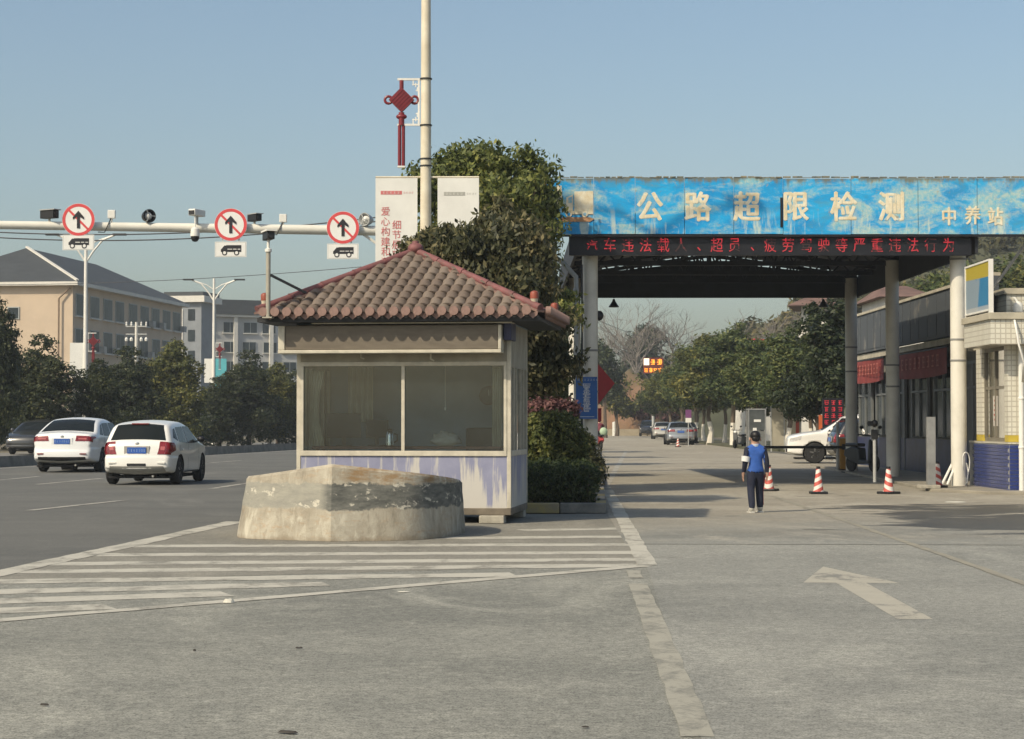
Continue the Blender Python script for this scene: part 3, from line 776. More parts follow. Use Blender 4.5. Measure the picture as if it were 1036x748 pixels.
def roof_face(origin, xdir, half, run, front):
    """origin: middle of the eave; xdir along the eave; run: horizontal depth to the apex"""
    X = Vector(xdir); inward = Vector((0, 0, 1)).cross(X)
    rise = AZ - EZ; sl = math.hypot(run, rise)
    Yv = (inward * run + Vector((0, 0, rise))).normalized(); Zv = X.cross(Yv)
    rows = int(sl / TL); ncol = int(2 * half / TW)
    for r_ in range(rows):
        s = (r_ + .5) * TL * sl / (rows * TL); wv = half * (1 - (s - TL * .1) / sl)
        for c_ in range(-ncol // 2, ncol // 2 + 1):
            x = c_ * TW + (s * .20 - .04 if front else 0)
            if abs(x) > wv + TW * .05: continue
            o_ = Vector(origin) + X * x + Yv * s + Zv * (.004 + rnd.uniform(0, .008))
            Mx = Matrix((X, Yv, Zv)).transposed().to_4x4()
            Mx = Matrix.Translation(o_) @ Mx @ Matrix.Rotation(rnd.gauss(0, .02), 4, 'Z')
            inst(tile_me[rnd.random() < .4], 'tile', booth, M=Mx)
    # eave ends: round covers and pointed drip tiles between them
    ecap = eave_round; drip = eave_drip
    for c_ in range(-ncol // 2, ncol // 2 + 1):
        x = c_ * TW - TW * .17
        if abs(x) > half - .06: continue
        Mx = Matrix((X, inward, Vector((0, 0, 1)))).transposed().to_4x4()
        inst(ecap, 'eave_tile', booth, M=Matrix.Translation(Vector(origin) + X * x - inward * .075 + Vector((0, 0, .012))) @ Mx)
        if abs(x + TW * .5) < half - .05:
            inst(drip, 'drip_tile', booth, M=Matrix.Translation(Vector(origin) + X * (x + TW * .5) - inward * .07 + Vector((0, 0, -.026))) @ Mx)
eave_round = MB().lathe([(.0, -.0), (.062, .0), (.066, .012), (.066, .075)], 14, axis='y').mesh('eave_tile', M_eave, True)
dp = [(-.075, .03), (-.04, .012), (0, .004), (.04, .012), (.075, .03), (.06, -.03), (.022, -.058), (0, -.078), (-.022, -.058), (-.06, -.03)]
eave_drip = MB().prism(dp[:5] + dp[5:], -.012, .012).mesh('drip_tile', M_eave)
roof_face((0, -ED, EZ), (1, 0, 0), EW, ED, True)
roof_face((EW, 0, EZ), (0, 1, 0), ED, EW, False)
# back slope is out of sight: same tiles joined in rows would never show, so a plain tiled sheet closes it
MB().add([(EW, ED, EZ), (-EW, ED, EZ), (0, 0, AZ), (-EW, -ED, EZ)], [(0, 1, 2), (1, 3, 2)]).build('rear_slope', M_tile, booth)
for sx, sy in ((-1, -1), (1, -1), (1, 1), (-1, 1)):
    a = Vector((sx * (EW + .01), sy * (ED + .01), EZ + .045)); b = Vector((0, 0, AZ + .02)); nseg = 5
    for k in range(nseg):
        p = a.lerp(b, k / nseg + .002); q = a.lerp(b, (k + 1) / nseg + .012)
        MB().tube([p, p.lerp(q, .06), q], [.062, .056, .050], 12).build('hip_tile', M_ridge, booth, smooth=True)
    MB().bar(a - Vector((0, 0, .045)), b - Vector((0, 0, .05)), .17, .03).build('hip_mortar', M_eave, booth)
    f = a + Vector((-sx * .10, -sy * .10, .05))
    MB().lathe([(.050, -.03), (.050, .07), (.056, .08), (.056, .09)], 14, f).build('finial_base', M_cream, booth, smooth=True)
    MB().lathe([(.060, .09), (.062, .16), (.054, .185), (.03, .20), (.0, .205)], 14, f).build('finial_cap', M_orange, booth, smooth=True)
MB().ell((0, 0, AZ + .05), (.12, .12, .09)).build('apex_cap', M_ridge, booth, smooth=True)
MB().lathe([(.06, .1), (.05, .16), (.0, .17)], 12, (0, 0, AZ)).build('apex_knob', M_ridge, booth, smooth=True)

# ---- things inside the booth
def in_booth(x, y, z): p = BC + BR * x + BU * y; return Vector((p.x, p.y, z + .012))
M_wood = mk('desk_wood', (0.30, 0.12, 0.06), .5, .2, 5, stretch=(1, 6, 1))
FZ = BZ + .10
desk = thing('desk', 'reddish wooden desk inside the booth under the window', 'desk', in_booth(0, -.55, FZ), BYAW)
MB().box(-1.40, 1.40, -.25, .25, .84, .88).build('desk_top', M_wood, desk, bevel=.005)
for x in (-1.35, 1.32):
    for y in (-.22, .19): MB().box(x, x + .05, y, y + .05, 0, .84).build('leg', M_wood, desk)
MB().box(-1.3, 1.3, .2, .22, .4, .8).build('back_panel', M_wood, desk)
DZ = FZ + .884
M_steel = mk('steel', (.62, .62, .60), .25, .05, 4, metal=1.0)
k_ = thing('kettle', 'steel thermos kettle on the desk inside the booth', 'kettle', in_booth(.28 - .55, -.62, DZ), BYAW)
MB().lathe([(.055, 0), (.065, .01), (.062, .14), (.045, .21), (.04, .215)], 18).build('body', M_steel, k_, smooth=True)
MB().lathe([(.042, .215), (.042, .235), (.012, .25), (.012, .27), (0, .272)], 14).build('lid', M_blkpl, k_, smooth=True)
MB().tube([(.06, 0, .18), (.11, 0, .17), (.11, 0, .08), (.062, 0, .05)], .010, 6).build('handle', M_blkpl, k_, smooth=True)
def monitor(x, y, rz, w, h, label, on=None):
    t = thing('monitor', label, 'monitor', in_booth(x, y, DZ), BYAW + rz)
    MB().box(-w / 2, w / 2, -.02, .02, .12, .12 + h).build('housing', M_blkpl, t, bevel=.006)
    MB().box(-.03, .03, -.02, .0, .0, .14).build('stand', M_blkpl, t); MB().box(-.12, .12, -.08, .08, 0, .015).build('foot', M_blkpl, t)
    MB().box(-w / 2 + .02, w / 2 - .02, .021, .023, .14, .10 + h).build('screen', M_dark, t)
monitor(-.98, -.5, .2, .50, .36, 'black computer monitor at the left of the booth desk')
monitor(-.50, -.42, -.1, .34, .26, 'smaller black monitor beside the kettle on the booth desk')
bag = thing('plastic_bag', 'crumpled pale plastic bag on the desk behind the right pane', 'bag', in_booth(.56, -.66, DZ), BYAW)
vs = MB().ell((0, 0, .09), (.24, .12, .10), 20, 12)
rb = random.Random(5); vs.v = [(x * rb.uniform(.75, 1.15), y * rb.uniform(.8, 1.1), max(0, z * rb.uniform(.75, 1.2))) for x, y, z in vs.v]
vs.build('body', mk('bag_plastic', (.52, .52, .48), .4), bag, smooth='all')
MB().tube([(-.1, 0, .16), (-.06, 0, .22), (.0, .01, .2)], .012, 6).build('handle', MATS['bag_plastic'], bag)
cl = thing('wall_clock', 'round dark clock on the back wall inside the booth', 'clock', in_booth(.98, hd - .053, 1.86), BYAW)
MB().lathe([(.15, 0), (.15, .03), (.13, .035)], 24, axis='y').build('case', M_blkpl, cl, smooth=True)
MB().lathe([(.125, .0), (.125, .0365)], 24, axis='y').build('dial', mk('dial', (.05, .06, .06), .4), cl)
MB().box(-.006, .006, -.04, -.0375, 0, .09).build('hand', M_white, cl)
mc = thing('pull_cord', 'white light cord hanging behind the right booth pane', 'cord', in_booth(.50, -.3, 2.1), BYAW)
MB().tube([(0, 0, -.42), (0, 0, .85)], .004, 5).build('cord', M_white, mc); MB().ell((0, 0, -.45), (.016, .016, .03), 10, 6).build('knob', M_white, mc, smooth=True)
curt_m = mk('curtain', (.60, .56, .44), .9, .1, 4)
def curtain(x0, x1, y, z0, z1, skew, label, m):
    t = thing('curtain', label, 'curtain', in_booth((x0 + x1) / 2, y, z0), BYAW); n = 28; vs = []
    for j in range(7):
        v = j / 6
        for i in range(n):
            u = i / (n - 1); pinch = 1 - .55 * math.sin(math.pi * (1 - v)) * skew
            vs.append(((u - .5) * (x1 - x0) * pinch - (1 - pinch) * (x1 - x0) * .4, .03 * math.sin(u * 30), v * (z1 - z0)))
    MB().add(vs, [(j * n + i, j * n + i + 1, (j + 1) * n + i + 1, (j + 1) * n + i) for j in range(6) for i in range(n - 1)]).build('fabric', m, t, smooth='all')
    MB().tube([(-(x1 - x0) / 2, 0, z1 - z0), ((x1 - x0) / 2, 0, z1 - z0)], .012, 6).build('rail', M_alu, t)
curtain(-1.46, -1.22, -.70, 1.1, 2.2, .8, 'pale curtain gathered at the left end of the booth window', curt_m)
curtain(-1.20, -.80, .85, 1.45, 2.3, .0, 'pale curtain hanging on the back wall inside the booth', curt_m)
curtain(1.26, 1.40, -.75, 1.06, 2.25, .0, 'narrow pale curtain at the right end of the booth window', curt_m)
ch = thing('office_chair', 'dark office chair behind the desk in the booth', 'chair', in_booth(.95, .15, FZ), BYAW)
MB().box(-.25, .25, -.24, .24, .45, .53).build('seat', M_blkpl, ch, bevel=.03); MB().box(-.24, .24, .2, .27, .6, 1.15).build('backrest', M_blkpl, ch, bevel=.03)
MB().lathe([(.03, .06), (.03, .45)], 10).build('column', M_blkpl, ch)
for k in range(5):
    a = 2 * math.pi * k / 5; MB().tube([(0, 0, .09), (math.cos(a) * .28, math.sin(a) * .28, .03)], [.03, .02], 6).build('leg', M_blkpl, ch)

# ---- camera post on the booth roof
M_post = mk('post_grey', (.36, .34, .28), .55, .1, 5)
pb = in_booth(-hw - .28, -ED - .12, EZ - .06)
cp = thing('camera_post', 'grey camera post fixed to the left eave of the booth roof', 'camera post', pb, BYAW)
MB().tube([(0, 0, 0), (0, 0, .95)], .034, 12).build('post', M_post, cp, smooth=True)
MB().lathe([(.05, .93), (.05, .97), (.022, .98), (.022, 1.1)], 12).build('collar', M_white, cp, smooth=True)
MB().bar((.03, 0, .60), (.48, .30, .36), .05, .03).build('brace', M_dark, cp)
MB().box(-.07, .07, -.07, .07, -.02, .0).build('foot_plate', M_post, cp)

# ================================================================== INSPECTION CANOPY
CY0 = 43.3                                     # front columns
M_colm = mk('column_white', (0.66, 0.64, 0.57), .5, .10, 1.5, c2=(.50, .48, .42), lo=.25, hi=.55)
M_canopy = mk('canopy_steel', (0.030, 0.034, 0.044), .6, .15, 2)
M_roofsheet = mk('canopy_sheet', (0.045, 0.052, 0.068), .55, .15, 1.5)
M_ledbox = mk('led_housing', (0.010, 0.011, 0.016), .5, .2, 3)
XR = PX(970, CY0); XL = PX(597, CY0); XM = (XL + XR) / 2
CB = CY0 + 14.2                                # rear edge
canopy = thing('inspection_canopy', 'steel roofed checkpoint canopy on tall white round columns over the lane', 'canopy', (XM, CY0, 0.012))
W2 = (XR - XL) / 2
colr = .172
def column(x, y, wrap):
    MB().tube([(x, y, 0), (x, y, 5.62)], colr, 20).build('column', M_colm, canopy, smooth=True)
    MB().box(x - .26, x + .26, y - .26, y + .26, 0, .035).build('base_plate', M_canopy, canopy)
    for z in wrap: MB().lathe([(colr + .004, z), (colr + .012, z + .01), (colr + .012, z + .035), (colr + .004, z + .045)], 20, (x, y, 0)).build('column_band', mk('band_grey', (.25, .25, .24), .5), canopy, smooth=True)
column(W2, 0, (2.78, 3.24, 5.0)); column(-W2, 0, (3.0, 2.1))
column(W2 + .02, 7.6, (2.9, 2.35)); column(W2 + .03, CB - CY0 - .35, (3.6, 2.9)); column(-W2 + .1, CB - CY0 - .35, (3.0,))
# gable roof sheets, ridge along the lane
rz0, rz1 = 5.78, 6.38; xe = W2 + .28; yb = CB - CY0; yf = -.55
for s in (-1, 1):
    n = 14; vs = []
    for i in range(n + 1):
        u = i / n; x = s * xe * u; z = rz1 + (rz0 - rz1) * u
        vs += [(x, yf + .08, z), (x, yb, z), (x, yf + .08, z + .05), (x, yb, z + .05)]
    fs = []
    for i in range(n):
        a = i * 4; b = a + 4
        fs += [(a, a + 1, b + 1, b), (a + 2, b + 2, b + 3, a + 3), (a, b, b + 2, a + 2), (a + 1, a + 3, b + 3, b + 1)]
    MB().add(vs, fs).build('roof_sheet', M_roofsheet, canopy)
    # side fascia
    MB().box(min(s * xe, s * (xe + .06)), max(s * xe, s * (xe + .06)), yf + .1, yb - .02, 5.12, rz0 + .04).build('side_fascia', M_canopy, canopy)
# cross trusses with web bars and purlins
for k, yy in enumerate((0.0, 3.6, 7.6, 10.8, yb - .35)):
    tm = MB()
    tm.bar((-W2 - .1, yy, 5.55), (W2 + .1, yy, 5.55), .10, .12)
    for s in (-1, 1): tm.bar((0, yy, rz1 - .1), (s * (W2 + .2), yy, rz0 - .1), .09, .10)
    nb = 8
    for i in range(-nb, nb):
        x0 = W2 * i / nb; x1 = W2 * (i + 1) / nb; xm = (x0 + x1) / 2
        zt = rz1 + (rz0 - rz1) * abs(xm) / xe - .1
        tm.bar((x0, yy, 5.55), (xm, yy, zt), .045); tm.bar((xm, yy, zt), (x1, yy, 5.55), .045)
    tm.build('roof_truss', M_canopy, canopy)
for i in range(-5, 6):
    x = W2 * i / 5; z = rz1 + (rz0 - rz1) * abs(x) / xe - .055
    MB().box(x - .04, x + .04, .06, yb - .1, z - .06, z + .03).build('purlin', M_canopy, canopy)
# rear fascia, a slit of daylight left under the roof edge
zsl = lambda x: 6.15 - .42 * abs(x) / W2
rf = MB(); xs = [(-xe - .06) + (2 * xe + .12) * i / 12 for i in range(13)]
vs = []
for x in xs: vs += [(x, yb + .01, 5.08), (x, yb + .01, zsl(x)), (x, yb + .09, 5.08), (x, yb + .09, zsl(x))]
fs = []
for i in range(12):
    a = i * 4; b = a + 4
    fs += [(a, b, b + 1, a + 1), (a + 2, a + 3, b + 3, b + 2), (a + 1, b + 1, b + 3, a + 3), (a, a + 2, b + 2, b)]
rf.add(vs, fs).build('rear_fascia', M_canopy, canopy)
for i in range(-6, 7):
    x = W2 * i / 6; zt = rz1 + (rz0 - rz1) * abs(x) / xe
    MB().box(x - .07, x + .07, yb + .02, yb + .08, zsl(x) - .02, zt + .0).build('rear_stud', M_canopy, canopy)
# frame behind the sign board
for x in np.linspace(-W2 - .85, W2 + 3.9, 10):
    MB().bar((x, yf + .06, 5.7), (x, yf + .06, 6.55), .06).build('sign_frame_post', M_canopy, canopy)
MB().box(-W2 - 1.0, W2 + 4.0, yf + .04, yf + .10, 5.74, 5.80).build('sign_frame_beam', M_canopy, canopy)
MB().bar((W2 + 1.7, yf + .3, 5.72), (W2 + .78, .2, 4.35), .09, .05).build('brace', mk('brace_grey', (.26, .26, .25), .5), canopy)

# ---- sign board along the front edge, in panels
zS1_ = PZ(180.5, CY0 + yf - .05)
def sign_blue():
    t = NT('sign_blue', 0.5)
    x, y, z = t.sep(t.pos)
    n1 = t.noise(t.map(t.pos, (.9, 1, 2.2)), 1.1, 6, .62, .8)
    n2_ = t.noise(t.map(t.pos, (2.6, 1, .45)), 2.0, 6, .65, .2)
    n3 = t.noise(t.map(t.pos, (.8, 1, 1.9), (4, 0, 2)), 1.3, 7, .66, .6)
    n4 = t.noise(t.pos, 14, 5, .7)
    c = t.mix(t.rng(n1, .40, .64), (0.008, 0.26, 0.60), (0.015, 0.38, 0.74))
    right = t.rng(x, 4.0, 11.5, 0.0, 0.10)
    k = t.rng(t.math('ADD', t.math('ADD', n3, right), t.math('MULTIPLY', t.math('SUBTRACT', n4, .5), .12)), .49, .65, 0, .75)
    c = t.mix(k, c, t.mix(t.rng(n4, .35, .6), (0.20, 0.48, 0.54), (0.52, 0.58, 0.45)))
    drip = t.math('MULTIPLY', t.rng(n2_, .54, .66), t.rng(z, 6.35, 7.1, 0.05, .95))
    c = t.mix(t.math('MULTIPLY', drip, .8), c, (0.15, 0.25, 0.22))
    dripb = t.math('MULTIPLY', t.rng(n2_, .46, .36), t.rng(z, 6.15, 5.75, 0.0, .75))
    c = t.mix(dripb, c, (0.55, 0.62, 0.52))
    c = t.mix(t.math('MULTIPLY', t.rng(n3, .45, .33), .45), c, (0.10, 0.26, 0.33))
    rust = t.rng(t.math('ADD', t.noise(t.map(t.pos, (2.2, 1, 2)), 2.6, 6, .7), t.math('MULTIPLY', right, .35)), .62, .70)
    c = t.mix(t.math('MULTIPLY', rust, .75), c, (0.36, 0.26, 0.14))
    c = t.mix(t.rng(t.math('ADD', z, t.math('ADD', t.math('MULTIPLY', n4, .16), t.math('MULTIPLY', n2_, .45))), zS1_ + .20, zS1_ + .30, 0, .85), c, (0.16, 0.15, 0.10))
    return t.done(c, n1, .15, .02)
M_sblue = sign_blue()
YS = CY0 + yf - .05                            # board face
zS0, zS1 = PZ(237.0, YS), PZ(180.5, YS)
sgn = thing('fascia_sign', 'long weathered blue sign board with cream characters on the canopy front', 'sign', (XM, YS, 0))
edges = [545, 601, 643, 693, 743, 793, 862, 930, 990, 1052, 1110]
for i in range(len(edges) - 1):
    a = PX(edges[i], YS) - XM + .006; b = PX(edges[i + 1], YS) - XM - .006
    dy = rnd.uniform(0, .004); dz = rnd.uniform(-.012, .012)
    MB().box(a, b, -.01 + dy, .05, zS0 + dz * .4, zS1 + dz).build('sign_panel', M_sblue, sgn)
    # ragged cap strip along the top edge
    cp_ = MB(); nseg = 7
    for k in range(nseg):
        x0 = a + (b - a) * k / nseg; x1 = a + (b - a) * (k + rnd.uniform(.75, 1.0)) / nseg
        cp_.box(x0, x1, -.03 + rnd.uniform(0, .03), .05, zS1 + .013, zS1 + rnd.uniform(.018, .05))
    cp_.build('cap_strip', mk('rusty_cap', (.30, .26, .17), .8, .3, 8, c2=(.07, .09, .08)), sgn)
MB().box(PX(545, YS) - XM, PX(1110, YS) - XM, -.02, .05, zS0 - .055, zS0 - .012).build('bottom_trim', M_ledbox, sgn)
t_ = PX(791.5, YS) - XM
MB().box(t_ - .03, t_ + .02, -.026, -.012, zS0 + .15, zS1 - .42).build('panel_gap', M_ledbox, sgn)
def cream_letter():
    t = NT('sign_letter', .7)
    n = t.noise(t.pos, 5.0, 6, .7, .3); n2_ = t.noise(t.map(t.pos, (3, 1, 1)), 3.0, 5, .65)
    c = t.mix(t.rng(n, .36, .62), (0.62, 0.52, 0.33), (0.74, 0.70, 0.56))
    c = t.mix(t.rng(n2_, .57, .68, 0, .7), c, (0.16, 0.36, 0.46))
    return t.done(c, n, .2, .01)
M_let = cream_letter()
for chx, px in zip('公路超限检测', (657.5, 706, 755.5, 805.5, 853.5, 901.5)):
    p = P(px, 209, YS); glyph(chx, .68, M_let, sgn, p.x - XM, -.0135, p.z, bold=.024, sx=.86)
for chx, px, py in zip('中养站', (960, 984, 1007), (219, 218, 219)):
    p = P(px, py, YS); glyph(chx, .42, M_let, sgn, p.x - XM, -.0135, p.z, bold=.014, sx=.82)
# truck pictogram on a weighing plate
def pz(px, py): p = P(px, py, YS); return (p.x - XM, p.z)
def plate(pts, m, y0=-.024, y1=-.014, name='pictogram'):
    return MB().prism([pz(*q) for q in pts], y0, y1).build(name, m, sgn)
plate([(581, 194), (600, 193.5), (600, 214), (581, 214)], M_let); plate([(572, 214), (600, 214), (600, 217), (572, 217)], M_let)
plate([(573, 200), (579.5, 197), (579.5, 213.5), (572, 213.5)], M_let)
plate([(575, 200.5), (578.5, 199.5), (578.5, 205.5), (575, 205.5)], M_sblue, -.028, -.025)
for px in (575.5, 591.5):
    x, z = pz(px, 217); MB().lathe([(.066, 0), (.066, .012)], 16, (x, -.016, z), axis='y').build('pictogram', M_let, sgn)
    MB().lathe([(.035, 0), (.035, .016)], 14, (x, -.017, z), axis='y').build('pictogram', M_sblue, sgn)
plate([(566, 222), (570, 220), (597, 220), (601, 222), (597, 224.5), (570, 224.5)], mk('rust_plate', (.48, .27, .14), .7, .2, 8))
plate([(563, 188), (568, 188), (569, 206), (563, 207)], M_let)
plate([(556, 196), (566, 193), (566, 199), (556, 199)], M_let)

# ---- LED text display under the sign
M_led = emis('led_red', (1.0, 0.03, 0.05), .62)
def led_dots(m):
    N = m.node_tree.nodes; L = m.node_tree.links
    g = N.new('ShaderNodeNewGeometry'); n = N.new('ShaderNodeTexNoise'); n.inputs['Scale'].default_value = 7.0; n.inputs['Detail'].default_value = 4
    L.new(g.outputs['Position'], n.inputs['Vector']); r = N.new('ShaderNodeMapRange')
    for i, v in ((1, .42), (2, .56), (3, .02), (4, .48)): r.inputs[i].default_value = v
    L.new(n.outputs['Fac'], r.inputs[0]); L.new(r.outputs[0], N['Principled BSDF'].inputs['Emission Strength'])
led_dots(M_led)
led = thing('led_display', 'black strip display with red scrolling characters under the blue sign', 'display', (XM, YS + .1, 0))
lz0, lz1 = PZ(258.5, YS + .1), PZ(239.5, YS + .1)
MB().box(PX(576, YS) - XM, PX(985, YS) - XM, 0, .14, lz0, lz1).build('housing', M_ledbox, led)
lt = '汽车违法载人、超员、疲劳驾驶等严重违法行为'
for i, chx in enumerate(lt):
    px = 599 + (959.5 - 599) * i / (len(lt) - 1)
    p = P(px, 248 if chx != '、' else 252, YS + .1)
    o = glyph(chx, .33 if chx != '、' else .3, M_led, led, p.x - XM, -.004, p.z, bold=-.001, sx=.85, depth=.003)
    if i == 0: o.scale = (.75, .7, 1)

# lamp with conical shade, small speaker, downpipe on the left column
lp = P(621, 302, CB - .1)
hl = thing('pendant_lamp', 'black conical lamp hanging from the far edge of the canopy near left column', 'lamp', (lp.x, lp.y, lp.z))
MB().tube([(0, 0, 0), (0, 0, .04)], .012, 6).build('cord', M_blkpl, hl); MB().lathe([(.03, -.02), (.05, -.09), (.15, -.24), (.15, -.26)], 16).build('lamp_shade', M_blkpl, hl, smooth=True)
for i, (px, lb) in enumerate(((833, 'black conical lamp hanging from the far edge of the canopy near the dark tree'),)):
    q = P(px, 302, CB - .1); o = copy_tree(hl); o.location = q; o['label'] = lb
sp = P(606.5, 319.5, CY0 + .1)
spk = thing('column_speaker', 'small black loudspeaker on the right of the left canopy column', 'speaker', sp)
MB().ell((0, 0, 0), (.09, .1, .11), 12, 8).build('body', M_blkpl, spk, smooth=True); MB().box(-.16, -.05, -.02, .02, -.02, .02).build('bracket', M_blkpl, spk)
dpth = CY0 - .25
M_pipe = mk('pipe_grey', (.34, .36, .36), .5, .1, 4)
dn = thing('downpipe', 'grey drainpipe bending down beside the left canopy column', 'pipe', (PX(583, dpth), dpth, .012))
q0 = P(571, 268, dpth); q1 = P(583, 281, dpth); bx0 = dn.location.x
MB().tube([(q0.x - bx0 - .25, .1, q0.z + .2), (q0.x - bx0, 0, q0.z), (0, 0, q1.z), (0, 0, q1.z - .3), (0, 0, .0)], .055, 12).build('pipe', M_pipe, dn, smooth=True)
for z in (1.2, 2.9, 4.3): MB().lathe([(.058, z), (.066, z + .01), (.066, z + .06), (.058, z + .07)], 12).build('pipe_joint', M_pipe, dn, smooth=True)
MB().tube([(.13, .1, 0), (.13, .1, 4.9)], .022, 8).build('conduit', M_canopy, dn)
# blue notice on the left column, red diamond board behind it
yb_ = CY0 - .30
bs = thing('notice_board', 'upright blue notice board with white writing on the left column', 'sign', P(593.5, 424, yb_))
w_, h_ = 21.5 * yb_ / F, 42.5 * yb_ / F
MB().box(-w_ / 2, w_ / 2, -.015, .015, 0, h_).build('board', mk('notice_blue', (.02, .10, .33), .45, .1, 4), bs)
tx = MB(); r5 = random.Random(9)
for k in range(8):
    scribble(tx, r5, .0, h_ * (.80 - .085 * k), .19, .07, -.0155, .003, 5)
tx.build('writing', M_white, bs)
tb = MB()
for k in range(7): scribble(tb, r5, -w_ * .36 + k * .066, h_ * .93, .045, .045, -.0155, .002, 3)
tb.box(-w_ * .36, w_ * .36, -.018, -.0155, h_ * .045, h_ * .06); tb.build('small_print', mk('print_pale', (.45, .52, .6), .6), bs)
for z_ in (h_ * .2, h_ * .8): MB().box(-.1, .1, .016, .13, z_ - .02, z_ + .02).build('bracket', M_pipe, bs)
yr_ = CY0 + .35
rb_ = thing('diamond_board', 'plain red diamond board sticking out behind the left canopy column', 'sign', P(602, 388, yr_))
s_ = 20 * yr_ / F
MB().prism([(0, -s_ * 1.28), (s_, 0), (0, s_ * 1.16), (-s_, 0)], -.012, .012).build('board', mk('board_red', (.33, .025, .03), .5, .1, 4), rb_)
MB().box(-.03, .03, .013, .05, -1.7, .4).build('post', M_pipe, rb_)
MB().prism([(-.2, -s_ * 2.2), (.14, -s_ * 1.9), (.14, -s_ * 1.25), (-.2, -s_ * 1.3)], -.012, .012).build('lower_plate', MATS['board_red'], rb_)

# ================================================================== CONTROL ROOM (right edge) AND LONG BUILDING BEHIND
def tilewall(name, c, grout, bw, bh, rough=.35, mort=.012):
    t = NT(name, rough)
    b = t.N.new('ShaderNodeTexBrick'); b.offset = 0.0; b.inputs['Scale'].default_value = 1.0
    b.inputs['Brick Width'].default_value = bw; b.inputs['Row Height'].default_value = bh; b.inputs['Mortar Size'].default_value = mort
    b.inputs['Color1'].default_value = (*c, 1); b.inputs['Color2'].default_value = (*[x * .93 for x in c], 1); b.inputs['Mortar'].default_value = (*grout, 1)
    x, y, z = t.sep(t.pos); cmb = t.N.new('ShaderNodeCombineXYZ'); t.L.new(t.math('ADD', x, y), cmb.inputs[0]); t.L.new(z, cmb.inputs[1])
    t.L.new(cmb.outputs[0], b.inputs['Vector'])
    n = t.noise(t.map(t.pos, (3, 3, .5)), 1.5, 5, .65)
    return t.done(t.mix(t.rng(n, .5, .75, 0, .35), b.outputs[0], (.30, .25, .17)), b.outputs['Fac'], .2, .004)
M_wtile = tilewall('white_wall_tile', (.66, .64, .55), (.44, .41, .34), .105, .105)
M_grout = mk('grout', (.30, .30, .30), .9)
M_btile = mk('blue_tile', (.035, .055, .22), .25, .2, 3, c2=(.025, .04, .15))
M_ytile = mk('yellow_tile', (.55, .42, .06), .35, .1, 4)
M_stucco = mk('stucco_cream', (.50, .46, .36), .85, .15, 2)
room = thing('control_room', 'white tiled control room with blue tiled base at the right edge', 'building', (0, 0, 0))
RX0 = PX(1020, 40.4); RYF = 40.4; RYB = 43.9; RX1 = 17.0
# plinth, pillars, wall pieces
MB().box(RX0 + .02, RX1, RYF + .02, RYB, .02, 1.02).build('plinth', M_grout, room)
bh_, bw_ = .075, .235
tme_s = MB().box(-.006, .006, 0, bw_ - .012, 0, bh_ - .012).mesh('tile', M_btile); tme_f = MB().box(0, bw_ - .012, -.006, .006, 0, bh_ - .012).mesh('tile', M_btile)
for r_ in range(13):
    off = (r_ % 2) * .5
    for k in range(-1, 26):
        y = RYF + .02 + (k + off) * bw_
        if y < RYF + .02 or y + bw_ > RYB - .2: continue
        inst(tme_s, 'tile', room, (RX0 + .016, y, .03 + r_ * bh_))
    for k in range(-1, 5):
        x = RX0 + .03 + k * bw_
        if k < 0: continue
        inst(tme_f, 'tile', room, (x, RYF + .016, .03 + r_ * bh_))
MB().box(RX0 + .005, RX1, RYF + .005, RYB, 1.02, 1.06).build('sill_course', M_wtile, room)
for (y0, y1) in ((RYF, RYF + .30), (RYF + 2.2, RYF + 2.75)):
    MB().box(RX0, RX0 + .34, y0 + .002, y1, 1.06, 1.20).build('yellow_course', M_ytile, room)
    MB().box(RX0 - .002, RX0 + .34, y0, y1, 1.20, 3.04).build('pillar', M_wtile, room)
MB().box(RX0 + .34, RX1, RYF, RYF + .25, 1.20, 3.04).build('front_wall', M_wtile, room); MB().box(RX0 + .34, RX1, RYF + .002, RYF + .25, 1.06, 1.20).build('yellow_course', M_ytile, room)
MB().box(RX0 + .5, RX0 + .8, RYF + 2.75, RYB, .0, 3.04).build('side_wall', M_stucco, room)
MB().box(RX0 + 1.6, RX0 + 1.75, RYF + .4, RYB, 1.06, 3.04).build('inner_wall', M_inner, room)
# window between the pillars
wy0, wy1 = RYF + .30, RYF + 2.2
win = MB(); win.box(RX0 + .05, RX0 + .11, wy0, wy1, 1.06, 1.14); win.box(RX0 + .05, RX0 + .11, wy0, wy1, 2.16, 2.22); win.box(RX0 + .05, RX0 + .11, wy0, wy1, 2.96, 3.04)
for y in (wy0 + .02, wy0 + .95, wy1 - .04): win.box(RX0 + .04, RX0 + .12, y - .035, y + .035, 1.14, 2.96)
wf = win.build('window', mk('window_bronze', (.20, .18, .14), .5), room)
MB().box(RX0 + .076, RX0 + .084, wy0 + .02, wy1 - .02, 1.14, 2.96).build('pane', glass_mat('room_glass', (.45, .5, .46), .22, (.34, .33, .27), gain=2.0), wf)
MB().box(RX0 + .062, RX0 + .070, wy0 + .85, wy0 + 1.2, 1.38, 2.02).build('poster', mk('poster_white', (.62, .58, .53), .6), wf)
pr = MB(); r6 = random.Random(4)
for k in range(5): pr.box(RX0 + .058, RX0 + .0615, wy0 + .92 + r6.uniform(0, .08), wy0 + 1.10 + r6.uniform(0, .05), 1.90 - k * .10, 1.94 - k * .10)
pr.build('print', mk('print_red', (.40, .05, .04), .6), wf)
